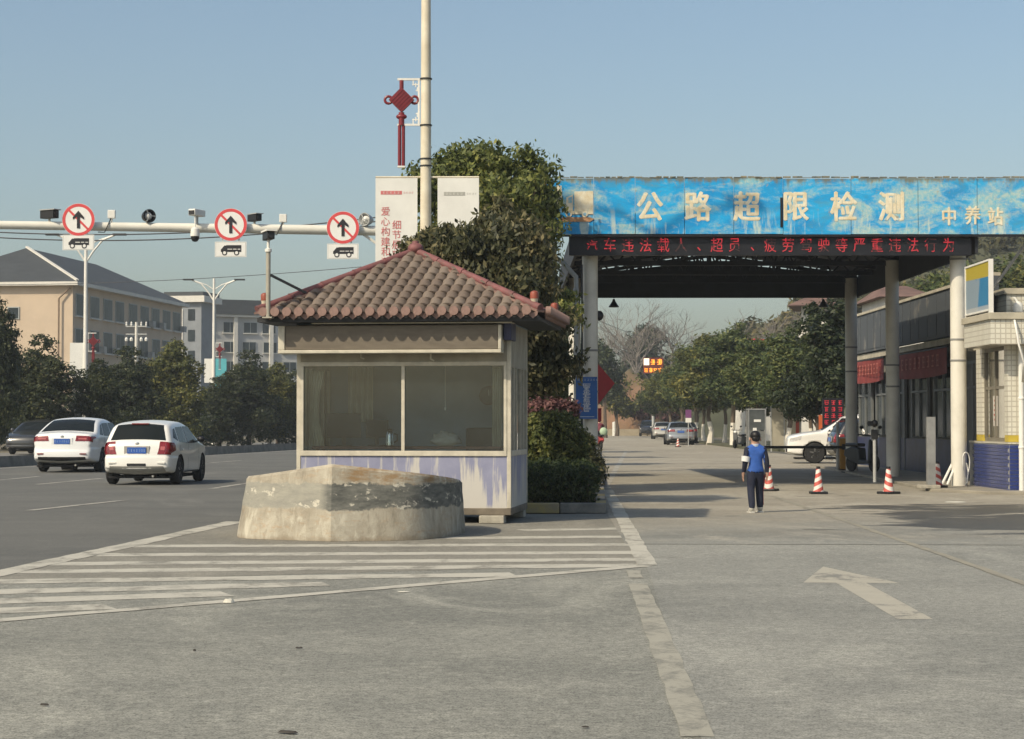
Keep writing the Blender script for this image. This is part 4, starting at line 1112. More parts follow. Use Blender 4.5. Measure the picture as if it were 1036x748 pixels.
# roof slab with tiled fascia, set-back parapet
SX0 = PX(1003, 39.9); 
MB().box(SX0, RX1 + .3, 39.9, 42.25, 3.04, 3.54).build('roof_slab', M_wtile, room)
MB().box(SX0 - .05, RX1 + .3, 39.85, 42.3, 3.542, 3.68).build('coping', M_stucco, room, bevel=.01)
MB().box(RX0 - .001, RX1, 42.26, RYB, 3.041, 3.6).build('rear_roof', M_stucco, room)
MB().box(PX(1019, 40.9), RX1 + .3, 40.9, 42.2, 3.68, 4.12).build('parapet', M_wtile, room)
MB().box(PX(1019, 40.9) - .05, RX1 + .3, 40.85, 42.25, 4.122, 4.24).build('parapet_coping', M_stucco, room)
MB().box(SX0 + .35, PX(1019, 40.9) - .06, 41.6, 42.2, 3.68, 4.15).build('recess_shade_block', M_dark, room)  # solid dark block: the shade of the roof recess put into colour
# white pipe at the frame's right edge and dome camera on the parapet
pipe = thing('white_pipe', 'white vertical pipe on the control room front at the right edge', 'pipe', (PX(1033.5, 40.25), 40.25, .02))
MB().tube([(0, 0, 0), (0, 0, 3.0)], .058, 12).build('pipe', M_white, pipe, smooth=True)
for z in (.9, 1.9): MB().lathe([(.06, z), (.068, z + .01), (.068, z + .05), (.06, z + .06)], 12).build('pipe_joint', M_white, pipe, smooth=True)
dc = thing('dome_camera', 'white dome camera with hanging cable on the control room parapet', 'camera', P(1030, 312, 40.75))
MB().lathe([(.0, -.17), (.06, -.15), (.075, -.09), (.075, -.08)], 16).build('lens_dome', M_blkpl, dc, smooth=True)
MB().lathe([(.1, -.08), (.105, .02), (.08, .10), (.03, .14), (.0, .14)], 16).build('housing', M_white, dc, smooth=True)
MB().tube([(0, 0, .1), (-.05, .03, .2), (-.05, .12, .22)], .025, 8).build('bracket', M_white, dc, smooth=True)
cb_ = thing('white_cable', 'white cable running down from the dome camera to the pipe', 'cable', P(1028, 322, 39.75))
e_ = P(1036, 366, 39.75) - cb_.location
MB().tube([(0, .95, .1), (0, .1, -.05), (.0, 0, -.2), (.05, 0, e_.z * .6), (e_.x, 0, e_.z), (e_.x + .05, .3, e_.z - .4)], .024, 8).build('cable', M_white, cb_, smooth='all')
# information board standing on the slab, facing the lane
def info_mat():
    t = NT('info_board', .4)
    x, y, z = t.sep(t.pos); n = t.noise(t.pos, 1.2, 3, .5)
    yy = t.math('ADD', y, t.math('MULTIPLY', z, .3))
    c = t.mix(t.rng(yy, 42.15, 42.05), (.24, .31, .37), (.04, .20, .38))
    c = t.mix(t.rng(t.math('ADD', n, t.math('MULTIPLY', t.math('SUBTRACT', z, 4.2), .3)), .55, .62, 0, .7), c, (.10, .24, .40))
    zz = t.math('ADD', z, t.math('MULTIPLY', t.math('SUBTRACT', y, 41.5), -.02))
    c = t.mix(t.rng(zz, 4.44, 4.46), c, (.42, .34, .05))
    c = t.mix(t.rng(z, 3.86, 3.84, 0, .7), c, (.45, .46, .45))
    return t.done(c, n, .05, .01)
ib = thing('information_board', 'blue and yellow information board on the slab beside the right column', 'sign', (SX0 + .02, 39.95, 3.68))
MB().box(-.03, .03, 0, 2.1, .08, 1.05).build('board', info_mat(), ib)
for y in (0, 2.1): MB().box(-.045, .045, y - .03, y + .03, 0, 1.09).build('frame_post', M_white, ib)
MB().box(-.045, .045, .03, 2.07, 1.05, 1.09).build('frame_rail', M_white, ib); MB().box(-.045, .045, .03, 2.07, .04, .08).build('frame_rail', M_white, ib)

# the long building behind, facing the lane
LB = thing('office_building', 'long single storey office building with dark parapet and red banners beside the canopy', 'building', (0, 0, 0))
LX = 11.35; LY0, LY1 = 46.5, 66.0
M_parap = mk('parapet_dark', (.075, .085, .095), .7, .3, 1.2, c2=(.20, .19, .17), lo=.30, hi=.42)
MB().box(LX, LX + 6, LY0 + .2, LY1, 3.50, 3.66).build('slab_edge', M_stucco, LB)
MB().box(LX - .06, LX + .12, LY0, LY1 + .1, 3.70, 4.92).build('parapet', M_parap, LB)
MB().box(LX - .10, LX + .16, LY0, LY1 + .12, 4.922, 5.0).build('parapet_coping', M_stucco, LB)
r8 = random.Random(21)
pan = MB()
for k in range(17):
    y = LY0 + .3 + k * 1.14
    MB().box(LX - .074, LX - .062, y, y + r8.uniform(.9, 1.1), 3.78, 4.86).build('parapet_panel', M_parap, LB)
MB().box(LX + .1, LX + 6, LY0 + .02, LY1 - .01, .0, 1.0).build('plinth', mk('plinth_blue', (.028, .045, .11), .4, .2, 3), LB)
MB().box(LX + .22, LX + 6, LY0 + .02, LY1 - .02, 1.0, 3.5).build('wall', mk('wall_grey', (.20, .195, .17), .8, .15, 2), LB)
M_pane_d = mk('pane_dark', (.035, .05, .055), .12, .2, 2, spec=.8)
for k, (y0, y1, door) in enumerate(((48.2, 50.0, 1), (51.3, 53.6, 0), (54.4, 56.6, 0), (57.6, 59.0, 1), (60.0, 62.2, 0), (62.9, 65.2, 0))):
    zb = .05 if door else 1.05
    fr_ = MB()
    fr_.box(LX + .08, LX + .16, y0, y0 + .09, zb, 3.0); fr_.box(LX + .08, LX + .16, y1 - .09, y1, zb, 3.0); fr_.box(LX + .08, LX + .16, y0 + .09, y1 - .09, 2.92, 3.0)
    fr_.box(LX + .08, LX + .16, y0 + .09, y1 - .09, 2.3, 2.36); fr_.box(LX + .08, LX + .16, (y0 + y1) / 2 - .04, (y0 + y1) / 2 + .04, zb, 2.92)
    w = fr_.build('door' if door else 'window', mk('frame_grey', (.17, .18, .18), .5), LB)
    MB().box(LX + .04 + .085, LX + .135, y0 + .05, y1 - .05, zb + .02, 2.95).build('pane', M_pane_d if not door else mk('door_leaf', (.15, .15, .14), .5), w)
# banners hung under the parapet
M_red = mk('banner_red', (.25, .045, .04), .75, .15, 1.5)
def scribble_side(mb, r, y, z, w, h):
    for k in range(5):
        if k % 2 == 0: a = r.uniform(.5, .9); zz = z - h / 2 + h * (k + .5) / 5; mb.box(-.066, -.063, y - w * a / 2, y + w * a / 2, zz - .02, zz + .02)
        else: yy = y + r.uniform(-.3, .3) * w; mb.box(-.0655, -.0632, yy - .02, yy + .02, z - h * .4, z + h * .4)
def hung_banner(y0, y1, z0, z1, sag, label):
    t = thing('banner', label, 'banner', (LX - .22, y0, z0)); n = 12; vs = []
    for i in range(n + 1):
        u = i / n; w = .05 * math.sin(u * 7); dz = -sag * math.sin(math.pi * u)
        vs += [(w, u * (y1 - y0), dz + .0), (w * .4, u * (y1 - y0), dz * .4 + z1 - z0), (w + .008, u * (y1 - y0), dz), (w * .4 + .008, u * (y1 - y0), dz * .4 + z1 - z0)]
    fs = []
    for i in range(n):
        a = i * 4; b = a + 4; fs += [(a, b, b + 1, a + 1), (a + 2, a + 3, b + 3, b + 2), (a, a + 2, b + 2, b), (a + 1, b + 1, b + 3, a + 3)]
    MB().add(vs, fs).build('cloth', M_red, t, smooth=True)
    wr = MB(); rr = random.Random(2)
    for k in range(9):
        y = (y1 - y0) * (.12 + .085 * k)
        scribble_side(wr, rr, y, .36, .36, .34)
    wr.build('writing', mk('banner_print', (.42, .13, .10), .7), t)
    MB().tube([(0, -.1, z1 - z0), (0, y1 - y0 + .1, z1 - z0)], .02, 6).build('cord', M_canopy, t)
hung_banner(50.6, 57.4, 2.72, 3.40, .06, 'long dull red cloth banner on the office building behind the second column')
hung_banner(59.2, 65.0, 2.75, 3.42, .06, 'dark red cloth banner at the far end of the office building')

# pavement along the buildings
M_pave = mk('pavement_concrete', (.30, .275, .22), .85, .2, 1.5, bump=.25, c2=(.22, .20, .16))
structure(MB().slab([(8.75, 41.6), (9.6, 39.8), (17, 38.9), (17, 67), (10.1, 67), (9.0, 46.0)], .0, .075).build('pavement', M_pave, bevel=.015))

# ================================================================== STREET LAMP WITH CHINESE KNOT AND BANNERS
YP = 38.0
M_pole = mk('pole_cream', (.68, .63, .50), .5, .08, 2, c2=(.54, .48, .36))
M_knot = mk('knot_red', (.20, .020, .028), .4, .12, 4)
def knot_bracket(parent, z, side, s=1.0, simple=False, mk_=None):
    """white bracket with a red knot lantern and two tassels; side -1 = to the left"""
    mk_ = mk_ or M_white
    bb = MB(); h = 1.10 * s; w = .55
    bb.box(min(side * .09, side * w), max(side * .09, side * w), -.02, .02, z + h - .03, z + h + .01)
    bb.box(min(side * .09, side * w), max(side * .09, side * w), -.02, .02, z - .01, z + .03)
    xa, xb = side * .12, side * .155; bb.box(min(xa, xb), max(xa, xb), -.018, .018, z + .03, z + h - .03)
    if not simple:
        for (z0, d) in ((z + h - .03, -1), (z + .03, 1)):
            for (u, v, ln, hz) in ((.16, .10, .16, 1), (.30, .0, .12, 0), (.20, .16, .10, 0), (.16, .24, .08, 1), (.24, .06, .1, 0)):
                x0 = side * u * s; zz = z0 + d * v * s
                if hz: bb.box(min(x0, x0 + side * ln * s), max(x0, x0 + side * ln * s), -.012, .012, zz - .011, zz + .011)
                else: bb.box(x0 - .011, x0 + .011, -.0125, .0125, min(zz, zz + d * ln * s), max(zz, zz + d * ln * s))
    b = bb.build('bracket', mk_, parent)
    kx = side * (.47 if not simple else .47 * s); kz = z + h - .50 * s
    kk = MB(); q = .295 * s
    kk.prism([(kx, kz - q), (kx + q, kz), (kx, kz + q), (kx - q, kz)], -.075 * s, .075 * s)
    for sx in (-1, 1): kk.tube([(kx + sx * (q + .01) + .085 * s * math.cos(a), 0, kz + .085 * s * math.sin(a)) for a in np.linspace(0, 2 * math.pi, 13)], .032 * s, 8, caps=False)
    for k in (-2, -1, 0, 1, 2):
        o_ = k * .05 * s; kk.bar((kx - q * .45 + o_, -.08 * s, kz - q * .45 - o_), (kx + q * .45 + o_, -.08 * s, kz + q * .45 - o_), .016 * s)
    kk.tube([(kx, 0, kz + q * .9), (kx, 0, z + h - .03)], .05 * s, 8)
    kk.ell((kx, 0, kz - q - .10 * s), (.13 * s, .08 * s, .07 * s), 12, 8); kk.tube([(kx, 0, kz - q), (kx, 0, z)], .07 * s, 10)
    kk.build('knot_lantern', M_knot, parent, smooth=True)
    for o_ in (-.045, .045):
        MB().tube([(kx + o_ * s, 0, z - .0), (kx + o_ * s, 0, z - .96 * s)], .042 * s, 10).build('tassel', M_knot, parent, smooth=True)
    MB().box(kx - .09 * s, kx + .09 * s, -.05, .05, z - 1.0 * s, z - .96 * s).build('tassel_foot', mk_, parent)
lampN = thing('street_lamp', 'tall cream street lamp with red knot lantern and two banners behind the booth', 'street lamp', (PX(430.5, YP), YP, .0))
MB().tube([(.0, 0, 0), (0, 0, 5.2), (.0, 0, 11.6)], [.125, .108, .085], 16).build('pole', M_pole, lampN, smooth=True)
MB().lathe([(.2, 0), (.2, .03), (.15, .04), (.14, .5), (.125, .52)], 16).build('base', M_pole, lampN, smooth=True)
zk = PZ(127, YP)
knot_bracket(lampN, zk, -1, .82)
for zc in (zk, zk + .9, PZ(161, YP), PZ(168, YP)):
    MB().lathe([(.105, zc - .015), (.12, zc - .012), (.12, zc + .012), (.105, zc + .015)], 14).build('clamp', M_dark, lampN)
for sd in (-1, 1):
    MB().tube([(0, 0, 11.5), (sd * .7, 0, 12.0), (sd * 1.9, 0, 12.2)], .04, 8).build('arm', M_pole, lampN, smooth=True)
    MB().box(min(sd * 1.6, sd * 2.3), max(sd * 1.6, sd * 2.3), -.13, .13, 12.17, 12.27).build('lamp_head', M_dark, lampN, bevel=.02)
bz1 = PZ(179.5, YP)
M_ban = mk('banner_white', (.72, .72, .68), .6, .05, 2); M_pink = mk('banner_pink', (.58, .17, .17), .6, .1, 6); M_pale = mk('banner_grey', (.42, .42, .38), .6)
for sd, (xa, xb) in ((-1, (379.5, 422)), (1, (442.5, 484.5))):
    x0 = PX(xa, YP) - lampN.location.x; x1 = PX(xb, YP) - lampN.location.x
    b_ = MB().box(x0, x1, -.012, .012, bz1 - 2.05, bz1).build('banner', M_ban, lampN)
    MB().tube([(0, 0, bz1 - .0), (x0 if sd < 0 else x1, 0, bz1)], .02, 8).build('banner_arm', M_pole, lampN); MB().tube([(0, 0, bz1 - 2.05), (x0 if sd < 0 else x1, 0, bz1 - 2.05)], .02, 8).build('banner_arm', M_pole, lampN)
    hx0 = x0 + (.10 if sd < 0 else .12); hz = bz1 - (.30 if sd < 0 else .32)
    MB().box(hx0, hx0 + .41, -.0155, -.0125, hz - .035, hz + .035).build('banner_heading', M_pink if sd < 0 else M_pale, b_)
    sm = MB(); r9 = random.Random(3)
    for k in range(5): scribble(sm, r9, hx0 + .06 + k * .07, hz, .045, .04, -.0157, .002, 3)
    sm.build('heading_print', M_ban, b_)
    sm = MB()
    for k in range(4): scribble(sm, r9, hx0 + .46 + k * .05, hz, .035, .035, -.0125, .002, 3)
    sm.build('heading_note', M_pink if sd < 0 else M_pale, b_)
    if sd < 0:
        for k, chx in enumerate('爱心构建和谐'):
            p = P(390, 214 + 10.2 * k, YP); glyph(chx, .185, M_pink, b_, p.x - lampN.location.x, -.014, p.z, bold=.002)
        for k, chx in enumerate('细节展现文明'):
            p = P(401.3, 227.5 + 10.2 * k, YP); glyph(chx, .185, M_pink, b_, p.x - lampN.location.x, -.014, p.z, bold=.002)

# ================================================================== CAMERA GANTRY
YG = 48.0
M_gan = mk('gantry_white', (.72, .70, .62), .45, .06, 2)
M_galv = mk('galvanised', (.42, .43, .42), .4, .1, 4)
gx0, gx1 = PX(-120, YG - .9), PX(404, YG + .9)
ga = Vector((gx0, YG - .95, PZ(226.2, YG - .9))); gb = Vector((gx1, YG + .9, PZ(234.0, YG + .9)))
def gat(px):
    t = (px - -120) / (404 + 120); return ga.lerp(gb, t)
gan = thing('camera_gantry', 'white steel gantry arm reaching over the main road', 'gantry', (gb.x, gb.y, 0.0))
gl_ = gan.location
MB().tube([ga - gl_, gb - gl_], [.095, .125], 14).build('arm', M_gan, gan, smooth=True)
MB().tube([(0, 0, 0), (0, 0, gb.z + .15)], [.19, .15], 16).build('post', M_gan, gan, smooth=True)
MB().lathe([(.34, 0), (.34, .04), (.2, .05), (.2, .3)], 16).build('base_plate', M_gan, gan, smooth=True)
MB().bar(gat(360) - gl_ - Vector((0, 0, .0)), gb - gl_ - Vector((0, 0, .7)), .06).build('stay', M_gan, gan)
M_sred = mk('sign_red', (.64, .075, .08), .4, .06, 4); M_sblk = mk('sign_black', (.02, .02, .025), .5, .1, 4); M_swht = mk('sign_white', (.76, .76, .73), .4, .04, 4)
for i, (px, py, sy, lb) in enumerate(((79.5, 222.5, 245.5, 'leftmost round no-straight-ahead sign with bus plate on the gantry'),
                                      (233.5, 227.5, 252.5, 'middle round no-straight-ahead sign with bus plate on the gantry'),
                                      (347, 230.5, 254.5, 'rightmost round no-straight-ahead sign with bus plate, beside the banner'))):
    yy = gat(px).y - .18; c = P(px, py, yy); rr = 16.6 * yy / F
    s = thing('road_sign', lb, 'road sign', c, 0, 'no straight ahead signs on the gantry')
    MB().lathe([(rr, 0), (rr, .012)], 40, axis='y').build('disc', M_swht, s)
    ring = MB(); n = 40
    for r0, r1, m_, nm, y in ((rr * .80, rr * .985, M_sred, 'ring', -.015),):
        vs = [(r0 * math.cos(2 * math.pi * k / n), y, r0 * math.sin(2 * math.pi * k / n)) for k in range(n)] + [(r1 * math.cos(2 * math.pi * k / n), y, r1 * math.sin(2 * math.pi * k / n)) for k in range(n)]
        MB().add(vs, [(k, (k + 1) % n, n + (k + 1) % n, n + k) for k in range(n)]).build(nm, m_, s)
    a = rr * .80 * .707; MB().bar((-a, -.0165, a), (a, -.0165, -a), .008, rr * .13).build('slash', M_sred, s)
    q = rr
    MB().prism([(-.09 * q, -.52 * q), (.09 * q, -.52 * q), (.09 * q, .18 * q), (.34 * q, .02 * q), (.34 * q, .16 * q), (0, .55 * q), (-.34 * q, .16 * q), (-.34 * q, .02 * q), (-.09 * q, .18 * q)], -.026, -.021).build('arrow', M_sblk, s)
    pz_ = P(px, sy, yy) - c; hw_, hh_ = 16.0 * yy / F, 7.8 * yy / F
    pl = MB().box(-hw_, hw_, -.01, .01, pz_.z - hh_, pz_.z + hh_).build('plate', M_swht, s)
    MB().box(-hw_ * .96, hw_ * .96, -.0115, -.0102, pz_.z - hh_ * .93, pz_.z + hh_ * .93).build('plate_border', mk('plate_grey', (.50, .52, .50), .5), pl)
    MB().box(-hw_ * .93, hw_ * .93, -.0130, -.0117, pz_.z - hh_ * .87, pz_.z + hh_ * .87).build('plate_face', M_swht, pl)
    bus = MB(); z0 = pz_.z; B = lambda x0, x1, za, zb, y=-.0155: bus.box(x0 * hw_, x1 * hw_, y, -.0132, z0 + za * hh_, z0 + zb * hh_)
    B(-.62, .68, -.34, -.02); B(-.28, .68, .42, .55); B(-.28, -.20, -.02, .42); B(.10, .16, -.02, .42); B(.38, .44, -.02, .42); B(.62, .68, -.02, .42)
    bus.prism([(-.62 * hw_, z0 - .02 * hh_), (-.28 * hw_, z0 - .02 * hh_), (-.28 * hw_, z0 + .5 * hh_), (-.40 * hw_, z0 + .5 * hh_), (-.56 * hw_, z0 + .1 * hh_)], -.0155, -.0132)
    B(-.20, .10, .08, .42, -.0150); B(.16, .38, .08, .42, -.0150); B(.44, .62, .08, .42, -.0150)
    bus.build('bus_symbol', M_sblk, pl)
    wh = MB()
    for wx_ in (-.38, .38): wh.lathe([(.17 * hw_, 0), (.17 * hw_, .0165)], 16, (wx_ * hw_, -.0005, z0 - .45 * hh_), axis='y')
    wh.build('wheel_symbol', M_sblk, pl)
    wh = MB()
    for wx_ in (-.38, .38): wh.lathe([(.10 * hw_, 0), (.10 * hw_, .0180)], 14, (wx_ * hw_, -.0008, z0 - .45 * hh_), axis='y')
    wh.build('wheel_symbol', M_swht, pl)
    for sx in (-.5, .5): MB().box(sx * rr - .015, sx * rr + .015, .012, .03, pz_.z - .05, rr * .7).build('strap', M_galv, s)
    MB().box(-.04, .04, .012, .20, -.06 + (gat(px).z - c.z), .06 + (gat(px).z - c.z)).build('clamp', M_galv, s)
# cameras and flash units standing on the arm
def bullet(px, py, lb, yaw, dark, ln=.42, w=.13):
    g = gat(px); c = P(px, py, g.y - .02)
    t = thing('traffic_camera', lb, 'camera', (c.x, c.y, g.z + .09), yaw, 'cameras on the gantry arm')
    zc = c.z - (g.z + .09)
    MB().tube([(0, 0, 0), (0, 0, zc - w * .5)], .03, 8).build('bracket', M_galv, t)
    MB().box(-w / 2, w / 2, -ln * .5, ln * .5, zc - w * .5, zc + w * .45).build('housing', M_blkpl if dark else M_white, t, bevel=.012)
    MB().box(-w * .62, w * .62, -ln * .62, ln * .5, zc + w * .47, zc + w * .58).build('sun_shield', M_white if not dark else M_galv, t)
    MB().lathe([(w * .36, 0), (w * .36, .02)], 14, (0, -ln * .5 - .001, zc), axis='y').build('lens', M_blkpl, t)
bullet(50, 217, 'dark box camera left of the leftmost round sign on the gantry', R(58), True, .44, .20)
bullet(257.5, 220.5, 'dark box camera just right of the middle round sign', R(40), True, .40, .17)
def flashbox(px, py, lb):
    g = gat(px); c = P(px, py, g.y - .02)
    t = thing('signal_box', lb, 'box', (c.x, c.y, g.z + .1), 0, 'white boxes on the gantry arm'); zc = c.z - g.z - .1
    MB().box(-.09, .09, -.06, .06, zc - .10, zc + .10).build('case', M_white, t, bevel=.012); MB().tube([(0, 0, 0), (0, 0, zc - .1)], .025, 8).build('bracket', M_white, t)
    MB().tube([(-.02, .0, zc - .1), (-.05, -.14, -.05), (-.14, -.15, -.25), (-.3, -.12, -.24)], .014, 6).build('cable', M_blkpl, t)
flashbox(113, 217, 'small white box just right of the leftmost round sign'); flashbox(286.5, 221, 'small white box between the middle and rightmost round signs')
def flashlamp(px, py, lb, yaw):
    g = gat(px); c = P(px, py, g.y - .02)
    t = thing('flash_lamp', lb, 'lamp', (c.x, c.y, g.z + .09), yaw, 'flash lamps on the gantry arm'); zc = c.z - g.z - .09
    MB().tube([(0, 0, 0), (0, 0, zc)], .03, 8).build('bracket', M_galv, t)
    MB().lathe([(.07, -.18), (.13, -.05), (.165, .10), (.165, .14), (.15, .14), (.10, .04)], 20, (0, 0, zc), axis='y').build('housing', M_galv if yaw < 0 else M_blkpl, t, smooth=True)
    MB().lathe([(.10, 0), (.05, .08), (0, .09)], 14, (0, -.06, zc), axis='y').build('bulb', M_swht, t, smooth=True)
    for k in range(3):
        a = k * 2.1; MB().bar((0, -.14, zc), (.155 * math.cos(a), -.14, zc + .155 * math.sin(a)), .02).build('guard', M_galv, t)
flashlamp(149, 219, 'dark round flash lamp between the leftmost and middle signs', R(35)); flashlamp(371.5, 222.5, 'grey round flash lamp right of the rightmost sign by the banner', R(-30))
g = gat(199.5); c = P(199.5, 216, g.y - .1)
t = thing('dome_camera', 'white camera with black dome hanging under the gantry arm', 'camera', (c.x, c.y, g.z + .09), R(-25), 'cameras on the gantry arm')
zc = c.z - g.z - .09
MB().box(-.10, .10, -.24, .22, zc - .07, zc + .09).build('housing', M_white, t, bevel=.02); MB().box(-.08, .08, -.25, -.241, zc - .05, zc + .05).build('lens', M_blkpl, t)
MB().tube([(0, 0, 0), (0, 0, zc - .06)], .03, 8).build('bracket', M_galv, t)
MB().tube([(.05, -.16, zc - .05), (.05, -.16, zc - .40)], .018, 6).build('drop_rod', M_white, t)
MB().lathe([(.05, -.36), (.10, -.40), (.115, -.52), (.115, -.58)], 16, (.05, -.16, zc)).build('dome_housing', M_white, t, smooth=True)
MB().lathe([(.105, -.58), (.10, -.64), (.06, -.70), (0, -.715)], 16, (.05, -.16, zc)).build('lens_dome', M_blkpl, t, smooth=True)
# camera on the booth post
g = in_booth(-hw - .28, -ED - .12, EZ + 1.04)
t = thing('box_camera', 'box camera with white hood on top of the booth camera post', 'camera', g, R(20))
MB().box(-.055, .055, -.17, .15, .0, .11).build('housing', M_blkpl, t, bevel=.01); MB().box(-.075, .075, -.22, .16, .112, .135).build('sun_shield', M_white, t); MB().lathe([(.04, 0), (.04, .02)], 12, (0, -.171, .055), axis='y').build('lens', M_dark, t)
# overhead wires
M_wire = mk('wire', (.05, .05, .055), .6)
def wire(a, b, sag, lb, r=.022):
    a = Vector(a); b = Vector(b); pts = []
    for i in range(25):
        u = i / 24; p = a.lerp(b, u); p.z -= sag * 4 * u * (1 - u); pts.append(p)
    o = MB().tube([p - a for p in pts], r, 5).build('overhead_wire', M_wire); o.location = a; tag(o, lb, 'wire', 'overhead wires')
wire(P(-60, 288, 150), P(440, 263, 128), .5, 'dark overhead wire crossing behind the second street lamp')
wire(P(-40, 233, 70), P(390, 219, 66), .35, 'thin upper overhead wire just behind the gantry arm')
wire(P(-40, 238, 70), P(390, 223, 66), .4, 'thin lower overhead wire just behind the gantry arm')
wire(P(600, 322, 58), P(700, 345, 150), .4, 'thin wire running from the left canopy column towards the bare tree', .008)

# ================================================================== PLANTED ISLAND
M_soil = mk('island_soil', (.12, .10, .065), .95, .25, 3, bump=.4)
isl = [(-2.6, 31.6), (1.36, 31.6), (1.50 + 28 * DX, 59.5), (1.6 + 90 * DX, 121), (-1.5, 121), (-3.4, 60)]
structure(MB().slab(isl, .0, .11).build('planting_bed', M_soil))
M_kg = mk('kerb_grey', (.30, .285, .24), .85, .2, 4, bump=.3); M_ky = mk('kerb_yellow', (.47, .36, .12), .8, .25, 3, c2=(.32, .27, .17), bump=.3); M_kd = mk('kerb_dark', (.13, .13, .125), .85, .25, 4, c2=(.26, .25, .22), bump=.3)
kerb = thing('planter_kerb', 'yellow and dark painted kerb round the planted island behind the booth', 'kerb', (0, 0, .012))
x = 1.50; k = 0
while x > -2.2:
    MB().box(x - .735, x, 31.44, 31.60, 0, .165).build('kerb_stone', (M_kd, M_ky)[k % 2], kerb, bevel=.015); x -= .75; k += 1
for k in range(36):
    y0 = 31.61 + k * 1.0; xx = 1.34 + DX * (y0 - 31.6) - .0
    MB().slab([(xx, y0), (xx + .16, y0), (xx + .16 + DX * .97, y0 + .975), (xx + DX * .97, y0 + .975)], 0, .165).build('kerb_stone', (M_ky, M_kd, M_kg)[k % 3], kerb)

L_tree = leaf_mat('leaves_big_tree', (.034, .052, .014), (.150, .180, .046), (.38, .37, .11))
L_shade = leaf_mat('leaves_front_tree', (.027, .034, .016), (.095, .097, .041), (.324, .270, .135))
L_hedge = leaf_mat('leaves_hedge', (.019, .035, .014), (.051, .076, .027), (.128, .149, .047), 2.5)
L_topi = leaf_mat('leaves_topiary', (.034, .052, .015), (.12, .145, .038), (.29, .28, .08), 2.5)
L_purple = leaf_mat('leaves_purple', (.054, .024, .027), (.162, .074, .074), (.324, .176, .149), 2.5)
L_row = leaf_mat('leaves_row', (.029, .050, .020), (.095, .128, .043), (.215, .222, .070))
L_row2 = leaf_mat('leaves_row_yellow', (.039, .050, .018), (.123, .138, .039), (.281, .248, .066))
L_rowd = leaf_mat('leaves_row_dark', (.018, .028, .014), (.054, .070, .030), (.115, .12, .045))
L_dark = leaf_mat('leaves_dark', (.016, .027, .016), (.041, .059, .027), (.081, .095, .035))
L_hill = leaf_mat('leaves_hill', (.041, .049, .024), (.108, .108, .049), (.230, .189, .081), .05)
M_bark = mk('bark', (.13, .10, .075), .9, .25, 8, bump=.5, stretch=(1, 1, .3))
M_twig = mk('bare_bark', (.23, .205, .18), .9, .2, 4)

def pxblobs(lst, Y, dy=0.0, sq=.9):
    """(px, py, r px [, ry px]) -> blobs round depth Y"""
    out = []
    for q in lst:
        p = P(q[0], q[1], Y); r = q[2] * Y / F; rz = (q[3] if len(q) > 3 else q[2]) * Y / F
        out.append((p.x, p.y + rnd.uniform(-1, 1) * dy, p.z, r, r * sq, rz))
    return out
def make_tree(label, base, blobs, n, size, m, group=None, r0=.12, clump=.35, per=26, shell=.5, name='tree', nl=9, droop=0.0, seed=1, cat='tree'):
    base = Vector(base); t = thing(name, label, cat, base, 0, group)
    lb = [(b[0] - base.x, b[1] - base.y, b[2] - base.z, *b[3:]) for b in blobs]
    r_ = random.Random(seed); tb = MB()
    top = Vector((sum(b[0] for b in lb) / len(lb), sum(b[1] for b in lb) / len(lb), sum(b[2] for b in lb) / len(lb)))
    limbs(tb, r_, (0, 0, 0), top * .85, r0, r0 * .45, lb, nl)
    tb.build('trunk', M_bark, t, smooth=True)
    lb = lobes(lb, 3 * len(lb), r_)
    me = leaf_mesh('crown', lb, n, size, np.random.default_rng(seed), m, clump, per, shell, droop=droop)
    inst(me, 'crown', t)
    return t
make_tree('large broadleaf tree rising behind the street lamp, left of the blue sign', (PX(495, 41), 41, .11),
          pxblobs([(465, 180, 40), (505, 180, 36), (442, 196, 30), (540, 200, 30), (551, 235, 20), (500, 232, 58), (540, 262, 28), (450, 250, 45), (546, 300, 28), (520, 330, 50), (484, 152, 16), (556, 212, 12), (540, 176, 16), (455, 158, 14)], 41, .9),
          42000, .13, L_tree, nl=18, r0=.2, clump=.34, per=26, shell=.5, droop=.5, seed=3)
make_tree('smaller tree with drooping leaves just behind the booth roof', (PX(505, 34.6), 34.6, .11),
          pxblobs([(470, 258, 38), (520, 262, 44), (436, 262, 20), (545, 285, 22), (500, 285, 50), (550, 330, 22), (548, 372, 22, 34), (535, 360, 40), (446, 240, 16), (505, 225, 22), (414, 254, 10)], 34.6, .6),
          40000, .125, L_shade, r0=.11, clump=.27, per=22, shell=.45, droop=.8, seed=5)
def bush(label, blobs, n, size, m, base, name='shrub', cat='shrub', clump=.16, shell=.72, seed=2, group=None):
    t = thing(name, label, cat, base, 0, group); base = Vector(base)
    lb = [(b[0] - base.x, b[1] - base.y, b[2] - base.z, *b[3:]) for b in blobs]
    st = MB(); r_ = random.Random(seed)
    for k in range(5):
        b = lb[k % len(lb)]; st.tube([(r_.uniform(-.1, .1), r_.uniform(-.1, .1), 0), (b[0] + r_.uniform(-.4, .4) * b[3], b[1], b[2])], [.02, .008], 5)
    st.build('stem', M_bark, t)
    inst(leaf_mesh('foliage', lb, n, size, np.random.default_rng(seed), m, clump, 18, shell), 'foliage', t)
    return t
bush('rounded clipped shrub beside the booth, lit on top', pxblobs([(562, 446, 32, 33), (575, 452, 22, 26), (548, 448, 28, 34)], 36.2), 20000, .085, L_topi, (PX(560, 36.2), 36.2, .11))
bush('reddish purple leaved shrub behind the rounded one', pxblobs([(552, 412, 22, 10), (576, 416, 12, 12), (545, 420, 18, 16)], 38.5), 4200, .10, L_purple, (PX(560, 38.5), 38.5, .11), seed=8)
